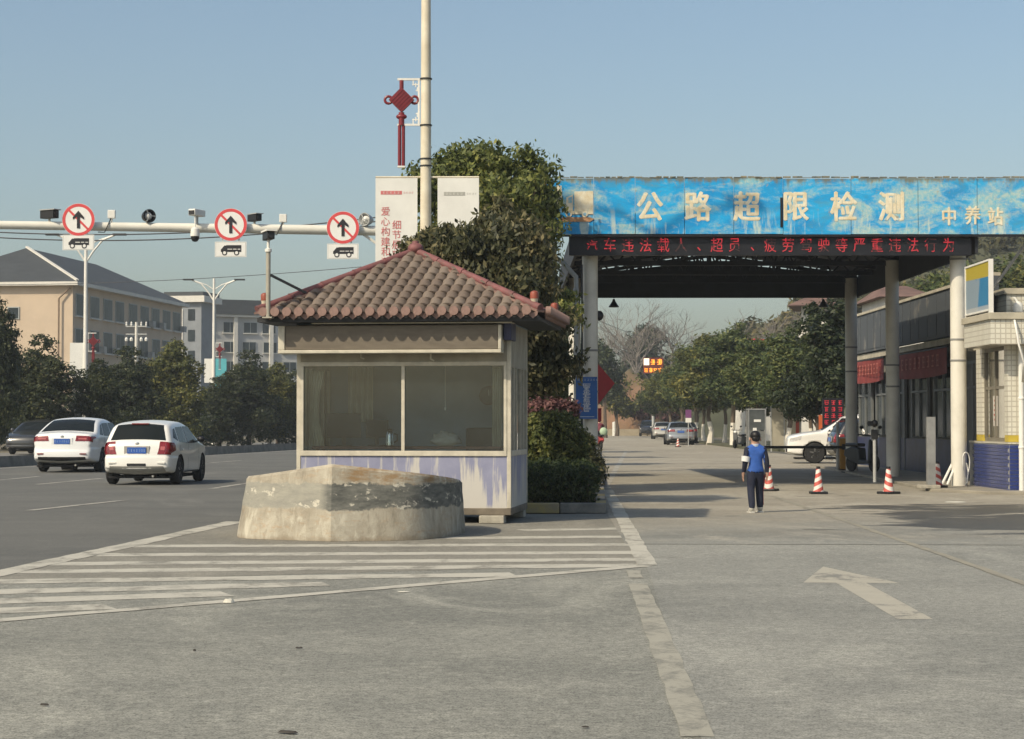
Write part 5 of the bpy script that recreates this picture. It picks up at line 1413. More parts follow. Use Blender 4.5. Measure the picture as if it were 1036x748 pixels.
bush('pale leafy shrub climbing round the left canopy column', pxblobs([(594, 462, 13, 26), (602, 476, 10, 16)], 40.2), 3800, .09, L_shade, (PX(596, 40.2), 40.2, .11), seed=9)
# low clipped hedge along the front of the island
hz_ = thing('clipped_hedge', 'low box-clipped hedge on the kerb edge right of the booth', 'hedge', (0, 0, 0))
hb = []
for yy in np.arange(31.95, 35.6, .42):
    xr = 1.30 + DX * (yy - 31.6)
    for xx in np.arange(.2, xr - .1, .34): hb.append((xx, yy, .46, .27, .30, .38))
inst(leaf_mesh('foliage', hb, 26000, .07, np.random.default_rng(4), L_hedge, .12, 18, .75), 'foliage', hz_)
stm = MB()
for b in hb[::3]: stm.tube([(b[0], b[1], .1), (b[0] + .05, b[1], .6)], [.015, .006], 4)
stm.build('stem', M_bark, hz_)
# longer hedge running back along the island
hb = [(1.05 + DX * (yy - 31.6) - o, yy, .50, .42, .6, .42) for yy in np.arange(37.5, 100, 1.1) for o in (0.3, 1.2)]
hz2 = thing('island_hedge', 'dark hedge running back along the island behind the columns', 'hedge', (0, 0, 0))
inst(leaf_mesh('foliage', hb, 22000, .13, np.random.default_rng(6), L_hedge, .25, 18, .7), 'foliage', hz2)
# more trees further back on the island
for i, (yy, xo, h) in enumerate(((52, .3, 5.2), (66, 1.4, 5.0), (80, 2.2, 5.4), (95, 2.9, 5.6))):
    bl = [(xo - .6 + rnd.uniform(-.5, .5), yy + rnd.uniform(-1, 1), h * f, 1.15, 1.2, .95) for f in (.5, .65, .8)] + [(xo - .9, yy, h * .6, 1.2, 1.2, 1.0)]
    make_tree(('tree on the island behind the left canopy column', 'second tree back on the island, glimpsed left of the column', 'third tree back on the island, behind the red board', 'farthest tree on the island')[i], (xo - .6, yy, .11), bl, 6500, .24, L_row, 'trees on the island', .12, .42, 20, .5, seed=20 + i)

# ================================================================== PEOPLE
def skin_mesh(verts, edges, radii, root=0, sub=2):
    me = bpy.data.meshes.new('figure'); me.from_pydata(verts, edges, []); me.update()
    o = bpy.data.objects.new('figure', me); col.objects.link(o)
    o.modifiers.new('skin', 'SKIN'); s = o.modifiers.new('sub', 'SUBSURF'); s.levels = sub; s.render_levels = sub
    if not me.skin_vertices: me.skin_vertices.new()
    for i, r in enumerate(radii):
        me.skin_vertices[0].data[i].radius = r if isinstance(r, tuple) else (r, r); me.skin_vertices[0].data[i].use_root = (i == root)
    dg = bpy.context.evaluated_depsgraph_get()
    m2 = bpy.data.meshes.new_from_object(o.evaluated_get(dg)); bpy.data.objects.remove(o); m2.shade_smooth()
    return m2
M_skin = mk('skin', (.46, .28, .20), .5, .08, 8); M_hair = mk('hair_black', (.012, .011, .011), .5, .2, 20)
M_bluej = mk('jacket_blue', (.035, .115, .43), .8, .12, 12, bump=.15); M_navy = mk('cloth_navy', (.018, .022, .045), .85, .2, 10, bump=.2); M_shoe = mk('shoe_white', (.62, .60, .54), .6, .1, 8)
M_stripe = mk('trouser_stripe', (.33, .03, .04), .7)
boy_p = G(764.5, 519.5)
boy = thing('person', 'person in blue jacket with white armband walking away on the lane', 'person', (boy_p.x, boy_p.y, .012), R(9))
H = 1.30
V = []; E = []; Rd = []
def jv(p, r, par=None):
    V.append(tuple(c * H for c in p)); Rd.append(r * H if not isinstance(r, tuple) else (r[0] * H, r[1] * H)); i = len(V) - 1
    if par is not None: E.append((par, i))
    return i
pel = jv((0, 0, .50), (.090, .070)); wst = jv((0, -.005, .60), (.088, .066), pel); che = jv((0, -.008, .71), (.103, .070), wst); sho = jv((0, -.004, .785), (.080, .054), che)
nk = jv((0, .004, .84), .040, sho); hd1 = jv((0, .014, .895), (.062, .068), nk); hd2 = jv((0, .012, .955), (.058, .066), hd1)
for s in (-1, 1):
    sh = jv((s * .108, -.004, .772), .046, sho); el = jv((s * .134, -.020 if s < 0 else -.03, .625), .038, sh)
    wr = jv((s * .142, .030 if s < 0 else -.02, .498), .026, el); pm = jv((s * .144, .042 if s < 0 else -.016, .455), (.019, .026), wr)
    yb2 = .048 if s < 0 else -.010
    for k, (dy, ln) in enumerate(((-.020, .046), (-.007, .054), (.007, .050), (.020, .040))):
        a = jv((s * .146, yb2 + dy, .432), .0075, pm); jv((s * .138, yb2 + dy + .006, .432 - ln), .006, a)
    a = jv((s * .134, yb2 + .028, .450), .0078, pm); jv((s * .126, yb2 + .040, .422), .0068, a)
    hp = jv((s * .052, 0, .465), .066, pel); kn = jv((s * .062, -.01 if s < 0 else .055, .275), .050, hp)
    an = jv((s * .070, -.085 if s < 0 else .050, .080 if s < 0 else .062), .043, kn)
    ft = jv((s * .073, -.085 if s < 0 else .055, .042 if s < 0 else .033), .030, an); jv((s * .082, -.015 if s < 0 else .128, .022 if s < 0 else .026), .026, ft)
me = skin_mesh(V, E, Rd, pel)
for m_ in (M_bluej, M_navy, M_skin, M_shoe): me.materials.append(m_)
for p_ in me.polygons:
    c = p_.center / H; ax = abs(c.x)
    if c.z > .845 or (c.z < .492 and ax > .108 and c.z > .36): p_.material_index = 2
    elif c.z < .062: p_.material_index = 3
    elif c.z < .505 and ax < .125: p_.material_index = 1
    elif ax > .101 and c.z > .45: p_.material_index = 1
    else: p_.material_index = 0
inst(me, 'body', boy)
hr = MB().ell((0, .004 * H, .952 * H), (.064 * H, .073 * H, .060 * H), 20, 14)
hr.v = [(x * (1 + .03 * math.sin(9 * z / H * 7)), y, z if not (y > .03 * H and z < .95 * H) else .95 * H) for x, y, z in hr.v]
hr.build('hair', M_hair, boy, smooth='all')
hb2 = MB().ell((0, -.020 * H, .915 * H), (.054 * H, .045 * H, .045 * H), 16, 10); hb2.build('hair_nape', M_hair, boy, smooth='all')
for s in (-1, 1):
    MB().ell((s * .068 * H, .014 * H, .905 * H), (.010 * H, .016 * H, .024 * H), 8, 6).build('ear', M_skin, boy, smooth='all')
    MB().ell((s * .022 * H, .078 * H, .915 * H), (.009 * H, .006 * H, .006 * H), 8, 6).build('eye', M_shoe, boy, smooth='all')
MB().ell((0, .085 * H, .895 * H), (.011 * H, .015 * H, .018 * H), 8, 6).build('nose', M_skin, boy, smooth='all')
MB().box(-.018 * H, .018 * H, .074 * H, .080 * H, .868 * H, .873 * H).build('mouth', mk('lip', (.33, .12, .10), .5), boy)
MB().lathe([(.050 * H, .815 * H), (.052 * H, .84 * H), (.047 * H, .845 * H)], 16, (0, .002, 0)).build('collar', mk('collar_pale', (.48, .54, .62), .8), boy, smooth=True)
MB().tube([(-.124 * H, -.014 * H, .69 * H), (-.135 * H, -.020 * H, .625 * H)], [.056 * H, .052 * H], 14).build('armband', mk('armband_white', (.80, .80, .78), .7), boy, smooth=True)
hem = MB().lathe([(.096 * H, .505 * H), (.101 * H, .515 * H), (.097 * H, .545 * H)], 20); hem.v = [(x, y * .80, z) for x, y, z in hem.v]; hem.build('jacket_hem', M_bluej, boy, smooth=True)
MB().tube([(.116 * H, .0, .47 * H), (.110 * H, .055 * H, .275 * H), (.111 * H, .052 * H, .09 * H)], .007 * H, 6).build('trouser_stripe', M_stripe, boy)
for s in (-1, 1):
    y_ = -.055 if s < 0 else .09
    MB().box(s * .077 * H - .033 * H, s * .077 * H + .033 * H, (y_ - .075) * H, (y_ + .075) * H, -.003, .016 * H).build('shoe_sole', M_shoe, boy, bevel=.008)

# parked scooter, and a rider with a pale bag by the left column
M_tyre = mk('tyre', (.022, .022, .022), .85, .2, 20); M_rim = mk('rim', (.42, .42, .42), .35, .1, 6, metal=.8)
def scooter(label, loc, rz, m_body, group='scooters'):
    t = thing('motor_scooter', label, 'scooter', loc, rz, group)
    for y in (-.62, .62):
        w = MB().lathe([(.15, -.05), (.22, -.055), (.245, -.03), (.245, .03), (.22, .055), (.15, .05)], 20, (0, y, .245), axis='x').build('wheel', M_tyre, t, smooth=True)
        MB().lathe([(.14, -.035), (.14, .035)], 16, (0, y, .245), axis='x').build('rim', M_rim, w)
    MB().prism([(-.85, .45), (-.8, .62), (-.45, .70), (-.05, .66), (.0, .34), (.42, .30), (.46, .36), (.52, .9), (.60, .92), (.62, .55), (.56, .24), (-.1, .22), (-.5, .30)], -.13, .13, Matrix(((0, 1, 0), (1, 0, 0), (0, 0, 1)))).build('body', m_body, t, bevel=.03)
    MB().box(-.13, .13, -.78, -.05, .70, .80).build('seat', M_blkpl, t, bevel=.04)
    MB().tube([(0, .62, .25), (0, .52, .95), (0, .48, 1.02)], .03, 8).build('steering_post', M_rim, t)
    MB().tube([(-.34, .36, 1.04), (-.15, .46, 1.03), (.15, .46, 1.03), (.34, .36, 1.04)], .018, 8).build('handlebar', M_blkpl, t)
    MB().ell((0, .58, .92), (.09, .07, .08), 12, 8).build('headlight', M_swht, t, smooth=True)
    MB().box(-.08, .08, -.87, -.83, .5, .58).build('tail_light', M_sred, t)
    for s in (-1, 1):
        MB().tube([(s * .2, .46, 1.03), (s * .28, .44, 1.2)], .008, 5).build('mirror_stem', M_blkpl, t); MB().ell((s * .29, .44, 1.24), (.07, .015, .05), 10, 6).build('mirror', M_blkpl, t, smooth=True)
    return t
scooter('dark scooter parked in the shade behind the card reader post', (9.75, 55.0, .087), R(200), mk('scooter_dark', (.03, .035, .04), .3, .1, 4))
scooter('scooter parked under the trees beside the grey kiosk', (PX(748, 112), 112, .012), R(150), mk('scooter_grey', (.10, .10, .10), .3, .1, 4))
rp = Vector((PX(605.5, 108), 108, .012))
scooter('red scooter with rider at the roadside beyond the left column', rp, R(10), mk('scooter_red', (.28, .03, .03), .3, .1, 4))
rider = thing('person', 'seated scooter rider with dark hair and pale green bag by the far roadside', 'person', (rp.x, rp.y, .012), R(10))
V = []; E = []; Rd = []; H = 1.0
pel = jv((0, -.30, .90), (.15, .13)); che = jv((0, -.24, 1.22), (.17, .12), pel); sho = jv((0, -.22, 1.36), (.13, .09), che); nk = jv((0, -.20, 1.44), .06, sho); h1 = jv((0, -.18, 1.54), (.09, .1), nk); jv((0, -.18, 1.64), (.08, .09), h1)
for s in (-1, 1):
    sh = jv((s * .19, -.22, 1.34), .065, sho); el = jv((s * .27, 0, 1.15), .052, sh); ha = jv((s * .30, .30, 1.08), .036, el); jv((s * .30, .38, 1.06), .032, ha)
    hp = jv((s * .10, -.22, .88), .10, pel); kn = jv((s * .15, .20, .84), .08, hp); an = jv((s * .15, .16, .42), .055, kn); jv((s * .15, .30, .38), .04, an)
me = skin_mesh(V, E, Rd, pel)
for m_ in (mk('rider_top', (.20, .05, .07), .8), M_navy, M_skin): me.materials.append(m_)
for p_ in me.polygons: p_.material_index = 2 if p_.center.z > 1.43 else (1 if p_.center.z < .98 and p_.center.y > -.5 and abs(p_.center.x) < .26 else 0)
inst(me, 'body', rider)
MB().ell((0, -.22, 1.60), (.105, .12, .13), 14, 10).build('hair', M_hair, rider, smooth='all')
bgt = thing('shoulder_bag', 'pale green bag on the scooter rider\'s right side', 'bag', (rp.x + .26, rp.y - .35, .75))
MB().ell((0, 0, .22), (.22, .16, .24), 14, 10).build('body', mk('bag_green', (.42, .55, .38), .7), bgt, smooth='all'); MB().tube([(-.1, 0, .44), (-.16, .05, .6), (-.2, .1, .68)], .015, 5).build('strap', M_blkpl, bgt)

# ================================================================== VEHICLES
PROF = {
    'hatch': dict(L=4.0, W=1.73, H=1.47, pts=[(1.93, .24), (1.99, .40), (1.97, .62), (1.86, .76), (1.5, .87), (1.12, .95), (.95, 1.0), (.55, 1.22), (.20, 1.385), (-.3, 1.46), (-.9, 1.455), (-1.40, 1.41), (-1.62, 1.35), (-1.74, 1.2), (-1.86, 1.01), (-1.92, .93), (-1.955, .80), (-1.975, .68), (-1.995, .60), (-2.0, .42), (-1.95, .30), (-1.80, .22), (-1.2, .19), (1.2, .19)], wb=1.24, belt=.93),
    'sedan': dict(L=4.62, W=1.81, H=1.49, pts=[(2.22, .24), (2.30, .42), (2.28, .62), (2.15, .77), (1.75, .89), (1.25, .97), (1.05, 1.02), (.6, 1.25), (.25, 1.40), (-.25, 1.48), (-.8, 1.465), (-1.2, 1.37), (-1.5, 1.24), (-1.80, 1.10), (-2.02, 1.075), (-2.18, 1.05), (-2.235, .98), (-2.26, .82), (-2.28, .64), (-2.31, .55), (-2.31, .40), (-2.24, .28), (-2.0, .22), (-1.4, .19), (1.4, .19)], wb=1.33, belt=.96),
    'suv': dict(L=4.65, W=1.86, H=1.72, pts=[(2.20, .30), (2.30, .50), (2.28, .80), (2.18, .95), (1.75, 1.05), (1.20, 1.13), (1.05, 1.18), (.65, 1.42), (.35, 1.60), (-.1, 1.70), (-.9, 1.71), (-1.6, 1.67), (-1.95, 1.60), (-2.08, 1.40), (-2.2, 1.12), (-2.26, 1.0), (-2.28, .85), (-2.32, .68), (-2.32, .50), (-2.26, .36), (-2.0, .28), (-1.4, .24), (1.4, .24)], wb=1.34, belt=1.10),
}
M_cglass = mk('car_glass', (.014, .018, .020), .15, .1, 2, spec=.07); M_under = mk('underbody', (.012, .012, .013), .9, .2, 4)
M_lampr = mk('lamp_red', (.22, .010, .016), .18, .2, 12, spec=.6); M_lampc = mk('lamp_clear', (.60, .60, .60), .12, .1, 12, spec=.7)
M_plate = mk('plate_blue', (.03, .11, .42), .4, .08, 6); M_chrome = mk('chrome', (.6, .6, .6), .2, .05, 4, metal=1.0); M_trim = mk('bumper_trim', (.36, .35, .32), .6, .1, 4)
def car(kind, label, loc, rz, paint, group, scale=1.0, detail=True):
    d = PROF[kind]; Lh = d['L'] / 2; Wh = d['W'] / 2; belt = d['belt']
    pts = [Vector((p[0], p[1] + (.07 if p[1] < .35 else 0))) for p in d['pts']]; n = len(pts); N = 120
    dense = []
    for i in range(n):
        p0, p1, p2, p3 = pts[i - 1], pts[i], pts[(i + 1) % n], pts[(i + 2) % n]
        for k in range(8):
            s = k / 8; dense.append(.5 * (2 * p1 + (p2 - p0) * s + (2 * p0 - 5 * p1 + 4 * p2 - p3) * s * s + (3 * p1 - p0 - 3 * p2 + p3) * s ** 3))
    nd = len(dense)
    def Wf(y, z):
        a = max(0, (abs(y) - (Lh - .75)) / .75); w = Wh * (1 - .15 * a ** 2.2)
        if z > belt: w -= (z - belt) * .40 + .012
        elif z < .42: w -= (.42 - z) * .18
        w -= .018 * math.exp(-((z - belt * .74) / .05) ** 2)
        return w
    def nrm(i):
        t = dense[(i + 1) % nd] - dense[i - 1]; return Vector((t.y, -t.x)).normalized() * 1.0
    # make normals outward
    c0 = Vector((0, .7)); sgn = 1 if (nrm(0)).dot(dense[0] - c0) > 0 else -1
    root = thing('car', label, 'car', loc, rz, group); root.scale = (scale,) * 3
    rings = [0, .012, .035, .075, .14, .3, .55, .8, 1.0]; vs = []; fs = []
    def axis(p): return Vector((max(-Lh + .7, min(Lh - .7, p.x)), .62))
    def delta(r): u = min(1, r / .14); return .085 * (1 - math.sqrt(1 - (1 - u) ** 2)) if u < 1 else 0.0
    for sx in (-1, 1):
        for r in rings:
            for p in dense:
                q = p.lerp(axis(p), r); vs.append((sx * (Wf(q.x, q.y) - delta(r)), q.x, q.y))
    nr = len(rings)
    for sidx in (0, 1):
        b = sidx * nr * nd
        for k in range(nr - 1):
            for i in range(nd):
                j = (i + 1) % nd; fs.append((b + k * nd + i, b + k * nd + j, b + (k + 1) * nd + j, b + (k + 1) * nd + i))
    # strip across, crowned
    M_ = 8; sb = len(vs)
    def strip(i, s, off=0.0):
        p = dense[i]; w = Wf(p.x, p.y) - .085; nn = nrm(i) * sgn; c = .045 * (1 - s * s) + off
        q = p + nn * c; return (s * w, q.x, q.y)
    for m in range(1, M_):
        s = -1 + 2 * m / M_
        for i in range(nd): vs.append(strip(i, s))
    cols = [0] + [sb + m * nd for m in range(M_ - 1)] + [nr * nd]
    for m in range(M_):
        for i in range(nd):
            j = (i + 1) % nd; fs.append((cols[m] + i, cols[m + 1] + i, cols[m + 1] + j, cols[m] + j))
    me = bpy.data.meshes.new('body'); me.from_pydata(vs, [], fs)
    bm = bmesh.new(); bm.from_mesh(me); bmesh.ops.remove_doubles(bm, verts=bm.verts, dist=.0004); bmesh.ops.recalc_face_normals(bm, faces=bm.faces); bm.to_mesh(me); bm.free()
    me.shade_smooth(); me.set_sharp_from_angle(angle=R(50)); me.materials.append(paint); me.materials.append(M_under)
    body = bpy.data.objects.new('body', me); col.objects.link(body)
    wr = .33 if kind != 'suv' else .37
    ax = [d['wb'], -d['wb']]
    if detail:
        cut = MB()
        for y in ax:
            for s in (-1, 1): cut.lathe([(wr + .05, -.18), (wr + .05, .18)], 24, (s * (Wh - .1), y, wr), axis='x')
        co = cut.build('cutter', M_under)
        md_ = body.modifiers.new('arch', 'BOOLEAN'); md_.object = co; md_.operation = 'DIFFERENCE'; md_.solver = 'EXACT'
        try: md_.material_mode = 'TRANSFER'
        except Exception: pass
        dg = bpy.context.evaluated_depsgraph_get(); me2 = bpy.data.meshes.new_from_object(body.evaluated_get(dg))
        body.modifiers.clear(); body.data = me2; bpy.data.objects.remove(co)
        if M_under.name not in [m.name for m in me2.materials if m]: me2.materials.append(M_under)
    link_parent(body, root)
    # helpers for patches lying on the body
    def idx_back(z):
        best = None
        for i in range(nd):
            p = dense[i]
            if p.x < -.5 and p.y > .24 and nrm(i).y * sgn > -.93:
                e = abs(p.y - z)
                if best is None or e < best[0]: best = (e, i)
        return best[1]
    def idx_front(y):
        best = None
        for i in range(nd):
            p = dense[i]
            if p.x > -.5 and p.y > .7 and nrm(i).y * sgn > 0:
                e = abs(p.x - y)
                if best is None or e < best[0]: best = (e, i)
        return best[1]
    def bigpatch(i0, i1, s00, s01, s10, s11, off, nx=10, ny=10):
        V_ = []
        for a in range(ny + 1):
            v = a / ny; f = i0 + (i1 - i0) * v; i = int(round(f)) % nd
            for b in range(nx + 1):
                u = b / nx; s = (s00 * (1 - u) + s01 * u) * (1 - v) + (s10 * (1 - u) + s11 * u) * v
                V_.append(strip(i, s, off))
        return MB().add(V_, [(a * (nx + 1) + b, a * (nx + 1) + b + 1, (a + 1) * (nx + 1) + b + 1, (a + 1) * (nx + 1) + b) for a in range(ny) for b in range(nx)])
    def cornerpatch(sx, i0, i1, mb):
        V_ = []; rs = (0, .012, .035, .075, .14); ny = 4
        for a in range(ny + 1):
            i = int(round(i0 + (i1 - i0) * a / ny)) % nd; nn = nrm(i) * sgn
            for r in rs:
                p = dense[i]; q = p.lerp(axis(p), r); k = 1 - r / .14
                V_.append((sx * (Wf(q.x, q.y) - delta(r) + .010 * (1 - k * .5)), q.x + nn.x * .010 * k, q.y + nn.y * .010 * k))
        w = len(rs)
        return mb.add(V_, [(a * w + b, a * w + b + 1, (a + 1) * w + b + 1, (a + 1) * w + b) for a in range(ny) for b in range(w - 1)])
    def sidepatch(sx, q, off, mb=None, nx=8, ny=4):
        mb = mb or MB(); V_ = []
        for a in range(ny + 1):
            v = a / ny
            for b in range(nx + 1):
                u = b / nx
                y = (q[0][0] * (1 - u) + q[1][0] * u) * (1 - v) + (q[3][0] * (1 - u) + q[2][0] * u) * v
                z = (q[0][1] * (1 - u) + q[1][1] * u) * (1 - v) + (q[3][1] * (1 - u) + q[2][1] * u) * v
                V_.append((sx * (Wf(y, z) + off), y, z))
        return mb.add(V_, [(a * (nx + 1) + b, a * (nx + 1) + b + 1, (a + 1) * (nx + 1) + b + 1, (a + 1) * (nx + 1) + b) for a in range(ny) for b in range(nx)])
    if kind == 'hatch': zb, zt, lz = 1.02, 1.37, (.70, .99)
    elif kind == 'sedan': zb, zt, lz = 1.115, 1.42, (.86, 1.0)
    else: zb, zt, lz = 1.16, 1.58, (.90, 1.14)
    i0, i1 = idx_back(zb), idx_back(zt)
    bigpatch(i0, i1, -1.0, 1.0, -.95, .95, .008).build('rear_window', M_cglass, root, smooth='all')
    yh = {'hatch': (1.0, .28), 'sedan': (1.08, .33), 'suv': (1.08, .42)}[kind]
    bigpatch(idx_front(yh[0]), idx_front(yh[1]), -.95, .95, -.88, .88, .008).build('windscreen', M_cglass, root, smooth='all')
    zr = d['H'] - .115
    if kind == 'hatch': wins = [[(-.42, belt + .03), (.75, belt + .03), (.22, zr), (-.36, zr)], [(-1.25, belt + .06), (-.50, belt + .03), (-.44, zr), (-1.15, zr - .02)], [(-1.62, belt + .16), (-1.34, belt + .08), (-1.26, zr - .04), (-1.42, zr - .06)]]
    elif kind == 'sedan': wins = [[(-.30, belt + .03), (.85, belt + .03), (.30, zr), (-.26, zr)], [(-1.15, belt + .05), (-.38, belt + .03), (-.34, zr), (-.95, zr - .02)], [(-1.55, belt + .09), (-1.22, belt + .05), (-1.03, zr - .04), (-1.15, zr - .07)]]
    else: wins = [[(-.25, belt + .03), (.90, belt + .03), (.38, zr), (-.22, zr)], [(-1.15, belt + .05), (-.35, belt + .03), (-.30, zr), (-1.08, zr)], [(-1.85, belt + .12), (-1.25, belt + .05), (-1.18, zr), (-1.70, zr - .04)]]
    for sx in (-1, 1):
        for q in wins: sidepatch(sx, q, .006).build('side_window', M_cglass, root, smooth='all')
        # tail lamp: rear face and the wrap-around
        lm = bigpatch(idx_back(lz[0]), idx_back(lz[1]), sx * (.74 if kind != 'sedan' else .52), sx * 1.0, sx * .80 if kind != 'sedan' else sx * .58, sx * 1.0, .010, 5, 4)
        ye = -Lh + .06; sidepatch(sx, [(ye, lz[0] + .02), (ye + .30, lz[0] + .10), (ye + .26, lz[1] - .01), (ye + .02, lz[1])], .008, lm, 5, 3)
        cornerpatch(sx, idx_back(lz[0]), idx_back(lz[1]), lm)
        lm.build('tail_lamp', M_lampr, root, smooth='all')
        cl_ = bigpatch(idx_back(lz[0] + (lz[1] - lz[0]) * .35), idx_back(lz[0] + (lz[1] - lz[0]) * .62), sx * (.82 if kind != 'sedan' else .64), sx * .97, sx * (.82 if kind != 'sedan' else .64), sx * .97, .016, 4, 2)
        cl_.build('lamp_lens', mk('lamp_pink', (.46, .12, .12), .2, .1, 12), root, smooth='all')
        # head lamp
        yf_ = Lh - .02
        sidepatch(sx, [(Lh - .50, .66), (Lh - .10, .60), (Lh - .16, .72), (Lh - .52, .80)] if kind != 'suv' else [(Lh - .50, .84), (Lh - .08, .74), (Lh - .14, .90), (Lh - .52, .98)], .006).build('head_lamp', M_lampc, root, smooth='all')
        # mirror
        ym = wins[0][1][0] - .16; zm = belt + .05
        MB().ell((sx * (Wf(ym, zm) + .12), ym, zm + .06), (.10, .075, .075), 12, 8).build('mirror', M_blkpl if kind == 'hatch' else paint, root, smooth='all')
        MB().bar((sx * (Wf(ym, zm) - .02), ym, zm + .01), (sx * (Wf(ym, zm) + .1), ym, zm + .04), .03).build('mirror_arm', M_blkpl, root)
        # door gaps and handles
        dg_ = MB()
        for y in (wins[0][0][0] - .03, wins[0][1][0] - .02, wins[1][0][0] - .05):
            sidepatch(sx, [(y, .30), (y + .012, .30), (y + .012, belt + .0), (y, belt + .0)], .0025, dg_, 1, 10)
        sidepatch(sx, [(-d['wb'] + .5, .285), (d['wb'] - .5, .285), (d['wb'] - .5, .30), (-d['wb'] + .5, .30)], .0025, dg_, 10, 1)
        dg_.build('door_gap', M_under, root)
        for y in (wins[0][0][0] + .08, wins[1][0][0] + .08): MB().box(min(sx * (Wf(y, belt - .12)), sx * (Wf(y, belt - .12) + .03)), max(sx * (Wf(y, belt - .12)), sx * (Wf(y, belt - .12) + .03)), y, y + .16, belt - .135, belt - .105).build('door_handle', paint, root, bevel=.008)
        for y in ax:
            x = sx * (Wh - .115)
            w = MB().lathe([(.20, -.10), (wr - .04, -.105), (wr, -.07), (wr, .07), (wr - .04, .105), (.20, .10)], 28, (x, y, wr), axis='x').build('wheel', M_tyre, root, smooth=True)
            MB().lathe([(.20, -.085), (.215, .09), (.20, .095), (.17, .06), (.05, .075), (.0, .08)] if sx > 0 else [(.20, .085), (.215, -.09), (.20, -.095), (.17, -.06), (.05, -.075), (.0, -.08)], 24, (x, y, wr), axis='x').build('rim', M_rim, w, smooth=True)
            sp_ = MB()
            for k in range(5):
                a = 2 * math.pi * k / 5 + .3; sp_.bar((x + sx * .085, y + .05 * math.cos(a), wr + .05 * math.sin(a)), (x + sx * .085, y + .19 * math.cos(a), wr + .19 * math.sin(a)), .03, .05)
            sp_.build('spoke', M_rim, w)
    # plate, emblem, bumper opening, lower trim, reflectors, exhaust, underside
    pzc = {'hatch': .80, 'sedan': .86, 'suv': .92}[kind]; yb3 = dense[idx_back(pzc)].x - .062
    MB().box(-.30, .30, yb3 + .012, yb3 + .06, pzc - .10, pzc + .10).build('plate_recess', M_trim if kind != 'sedan' else paint, root, bevel=.01)
    pl = MB().box(-.22, .22, yb3 - .006, yb3 + .011, pzc - .07, pzc + .07).build('number_plate', M_plate, root)
    sc = MB(); rr = random.Random(int(abs(loc[0]) * 100))
    for k in range(7): scribble(sc, rr, -.18 + k * .06 + (.01 if k > 1 else 0), pzc, .042, .085, yb3 - .0065, .003, 4)
    sc.build('plate_print', mk('plate_print', (.30, .42, .62), .5), pl)
    ze = {'hatch': .955, 'sedan': .99, 'suv': 1.08}[kind]; ye2 = dense[idx_back(ze)].x - .05
    MB().lathe([(.045, 0), (.045, .012), (.03, .016)], 16, (0, ye2, ze), axis='y').build('emblem', M_chrome, root, smooth=True)
    bigpatch(idx_back(.30 + (.05 if kind == 'suv' else 0)), idx_back(.43), -1, 1, -.97, .97, .010, 10, 3).build('bumper_trim', M_trim if kind == 'hatch' else M_under, root, smooth='all')
    bo = dense[idx_back(.47)].x - .060
    if kind == 'hatch':
        MB().box(-.22, .22, bo + .005, bo + .04, .44, .50).build('tow_slot', M_blkpl, root, bevel=.008)
        MB().box(-.2, .2, dense[idx_back(1.37)].x - .10, dense[idx_back(1.37)].x + .05, 1.405, 1.43).build('brake_light', M_lampr, root)
    for s in (-1, 1): MB().box(s * Wh * .66 - .09, s * Wh * .66 + .09, bo + .025, bo + .07, .50, .53).build('reflector', M_lampr if kind != 'hatch' else paint, root)
    MB().box(-Wh + .14, Wh - .14, -Lh + .22, Lh - .3, .15, .20).build('underbody', M_under, root)
    MB().tube([(.35, -Lh + .5, .2), (.35, -Lh + .12, .2)], .03, 8).build('exhaust', M_chrome, root)
    MB().box(-Wh + .2, Wh - .2, Lh - .03, Lh + .012, .40, .52).build('grille', M_blkpl, root)
    MB().tube([(0, -.9, d['H'] + .03), (0, -1.05, d['H'] + .16)], .006, 5).build('aerial', M_blkpl, root)
    return root
P_white = mk('paint_car_white', (.76, .75, .71), .28, .03, 1.0, coat=.6); P_white2 = mk('paint_car_pearl', (.72, .73, .73), .28, .03, 1.0, coat=.6)
P_dark = mk('paint_car_dark', (.035, .038, .042), .25, .05, 1.0, coat=.7); P_silver = mk('paint_car_silver', (.30, .32, .34), .30, .04, 1.0, coat=.6, metal=.4); P_beige = mk('paint_car_beige', (.45, .44, .40), .32, .03, 1.0, coat=.5, metal=.2)
P_black = mk('paint_car_black', (.015, .016, .018), .22, .05, 1.0, coat=.8)
def put(px, py, L, hdg, s=1.0):
    p = G(px, py); h = Vector((math.sin(-hdg), math.cos(hdg), 0)); c = p + h * (L / 2 - .65) * s
    return (c.x, c.y, .012)
hd_ = -math.atan(.055)
car('hatch', 'white hatchback driving away, nearest car on the main road', put(145, 490.5, 4.0, hd_), hd_, P_white, 'cars on the main road')
car('sedan', 'white sedan driving away beside the median, with wide red tail lamps', put(69, 478, 4.62, hd_, 1.05), hd_, P_white2, 'cars on the main road', 1.05)
ho = math.pi - math.atan(.06)
car('sedan', 'dark car coming the other way behind the median', (PX(40, 92), 92, .012), ho, P_dark, 'cars on the main road', 1.05)
hp_ = -math.atan(.042)
car('sedan', 'silver grey sedan parked at the right kerb, nearest of the parked cars', put(688.5, 450.5, 4.62, hp_), hp_, P_silver, 'cars parked along the right kerb')
car('sedan', 'pale beige sedan parked beyond the silver one', put(671, 444.6, 4.62, hp_), hp_, P_beige, 'cars parked along the right kerb')
car('suv', 'black sport utility car at the far end of the parked cars', put(656, 441.8, 4.65, hp_), hp_ + math.pi, P_black, 'cars parked along the right kerb')
car('sedan', 'grey car half hidden behind the silver sedan', (PX(692, 139), 139, .012), hp_, P_dark, 'cars parked along the right kerb')
car('suv', 'white sport utility car parked nose out under the trees behind the barrier', (PX(822, 70.2) + 1.45, 70.6, .012), R(84), P_white, 'cars parked behind the canopy')
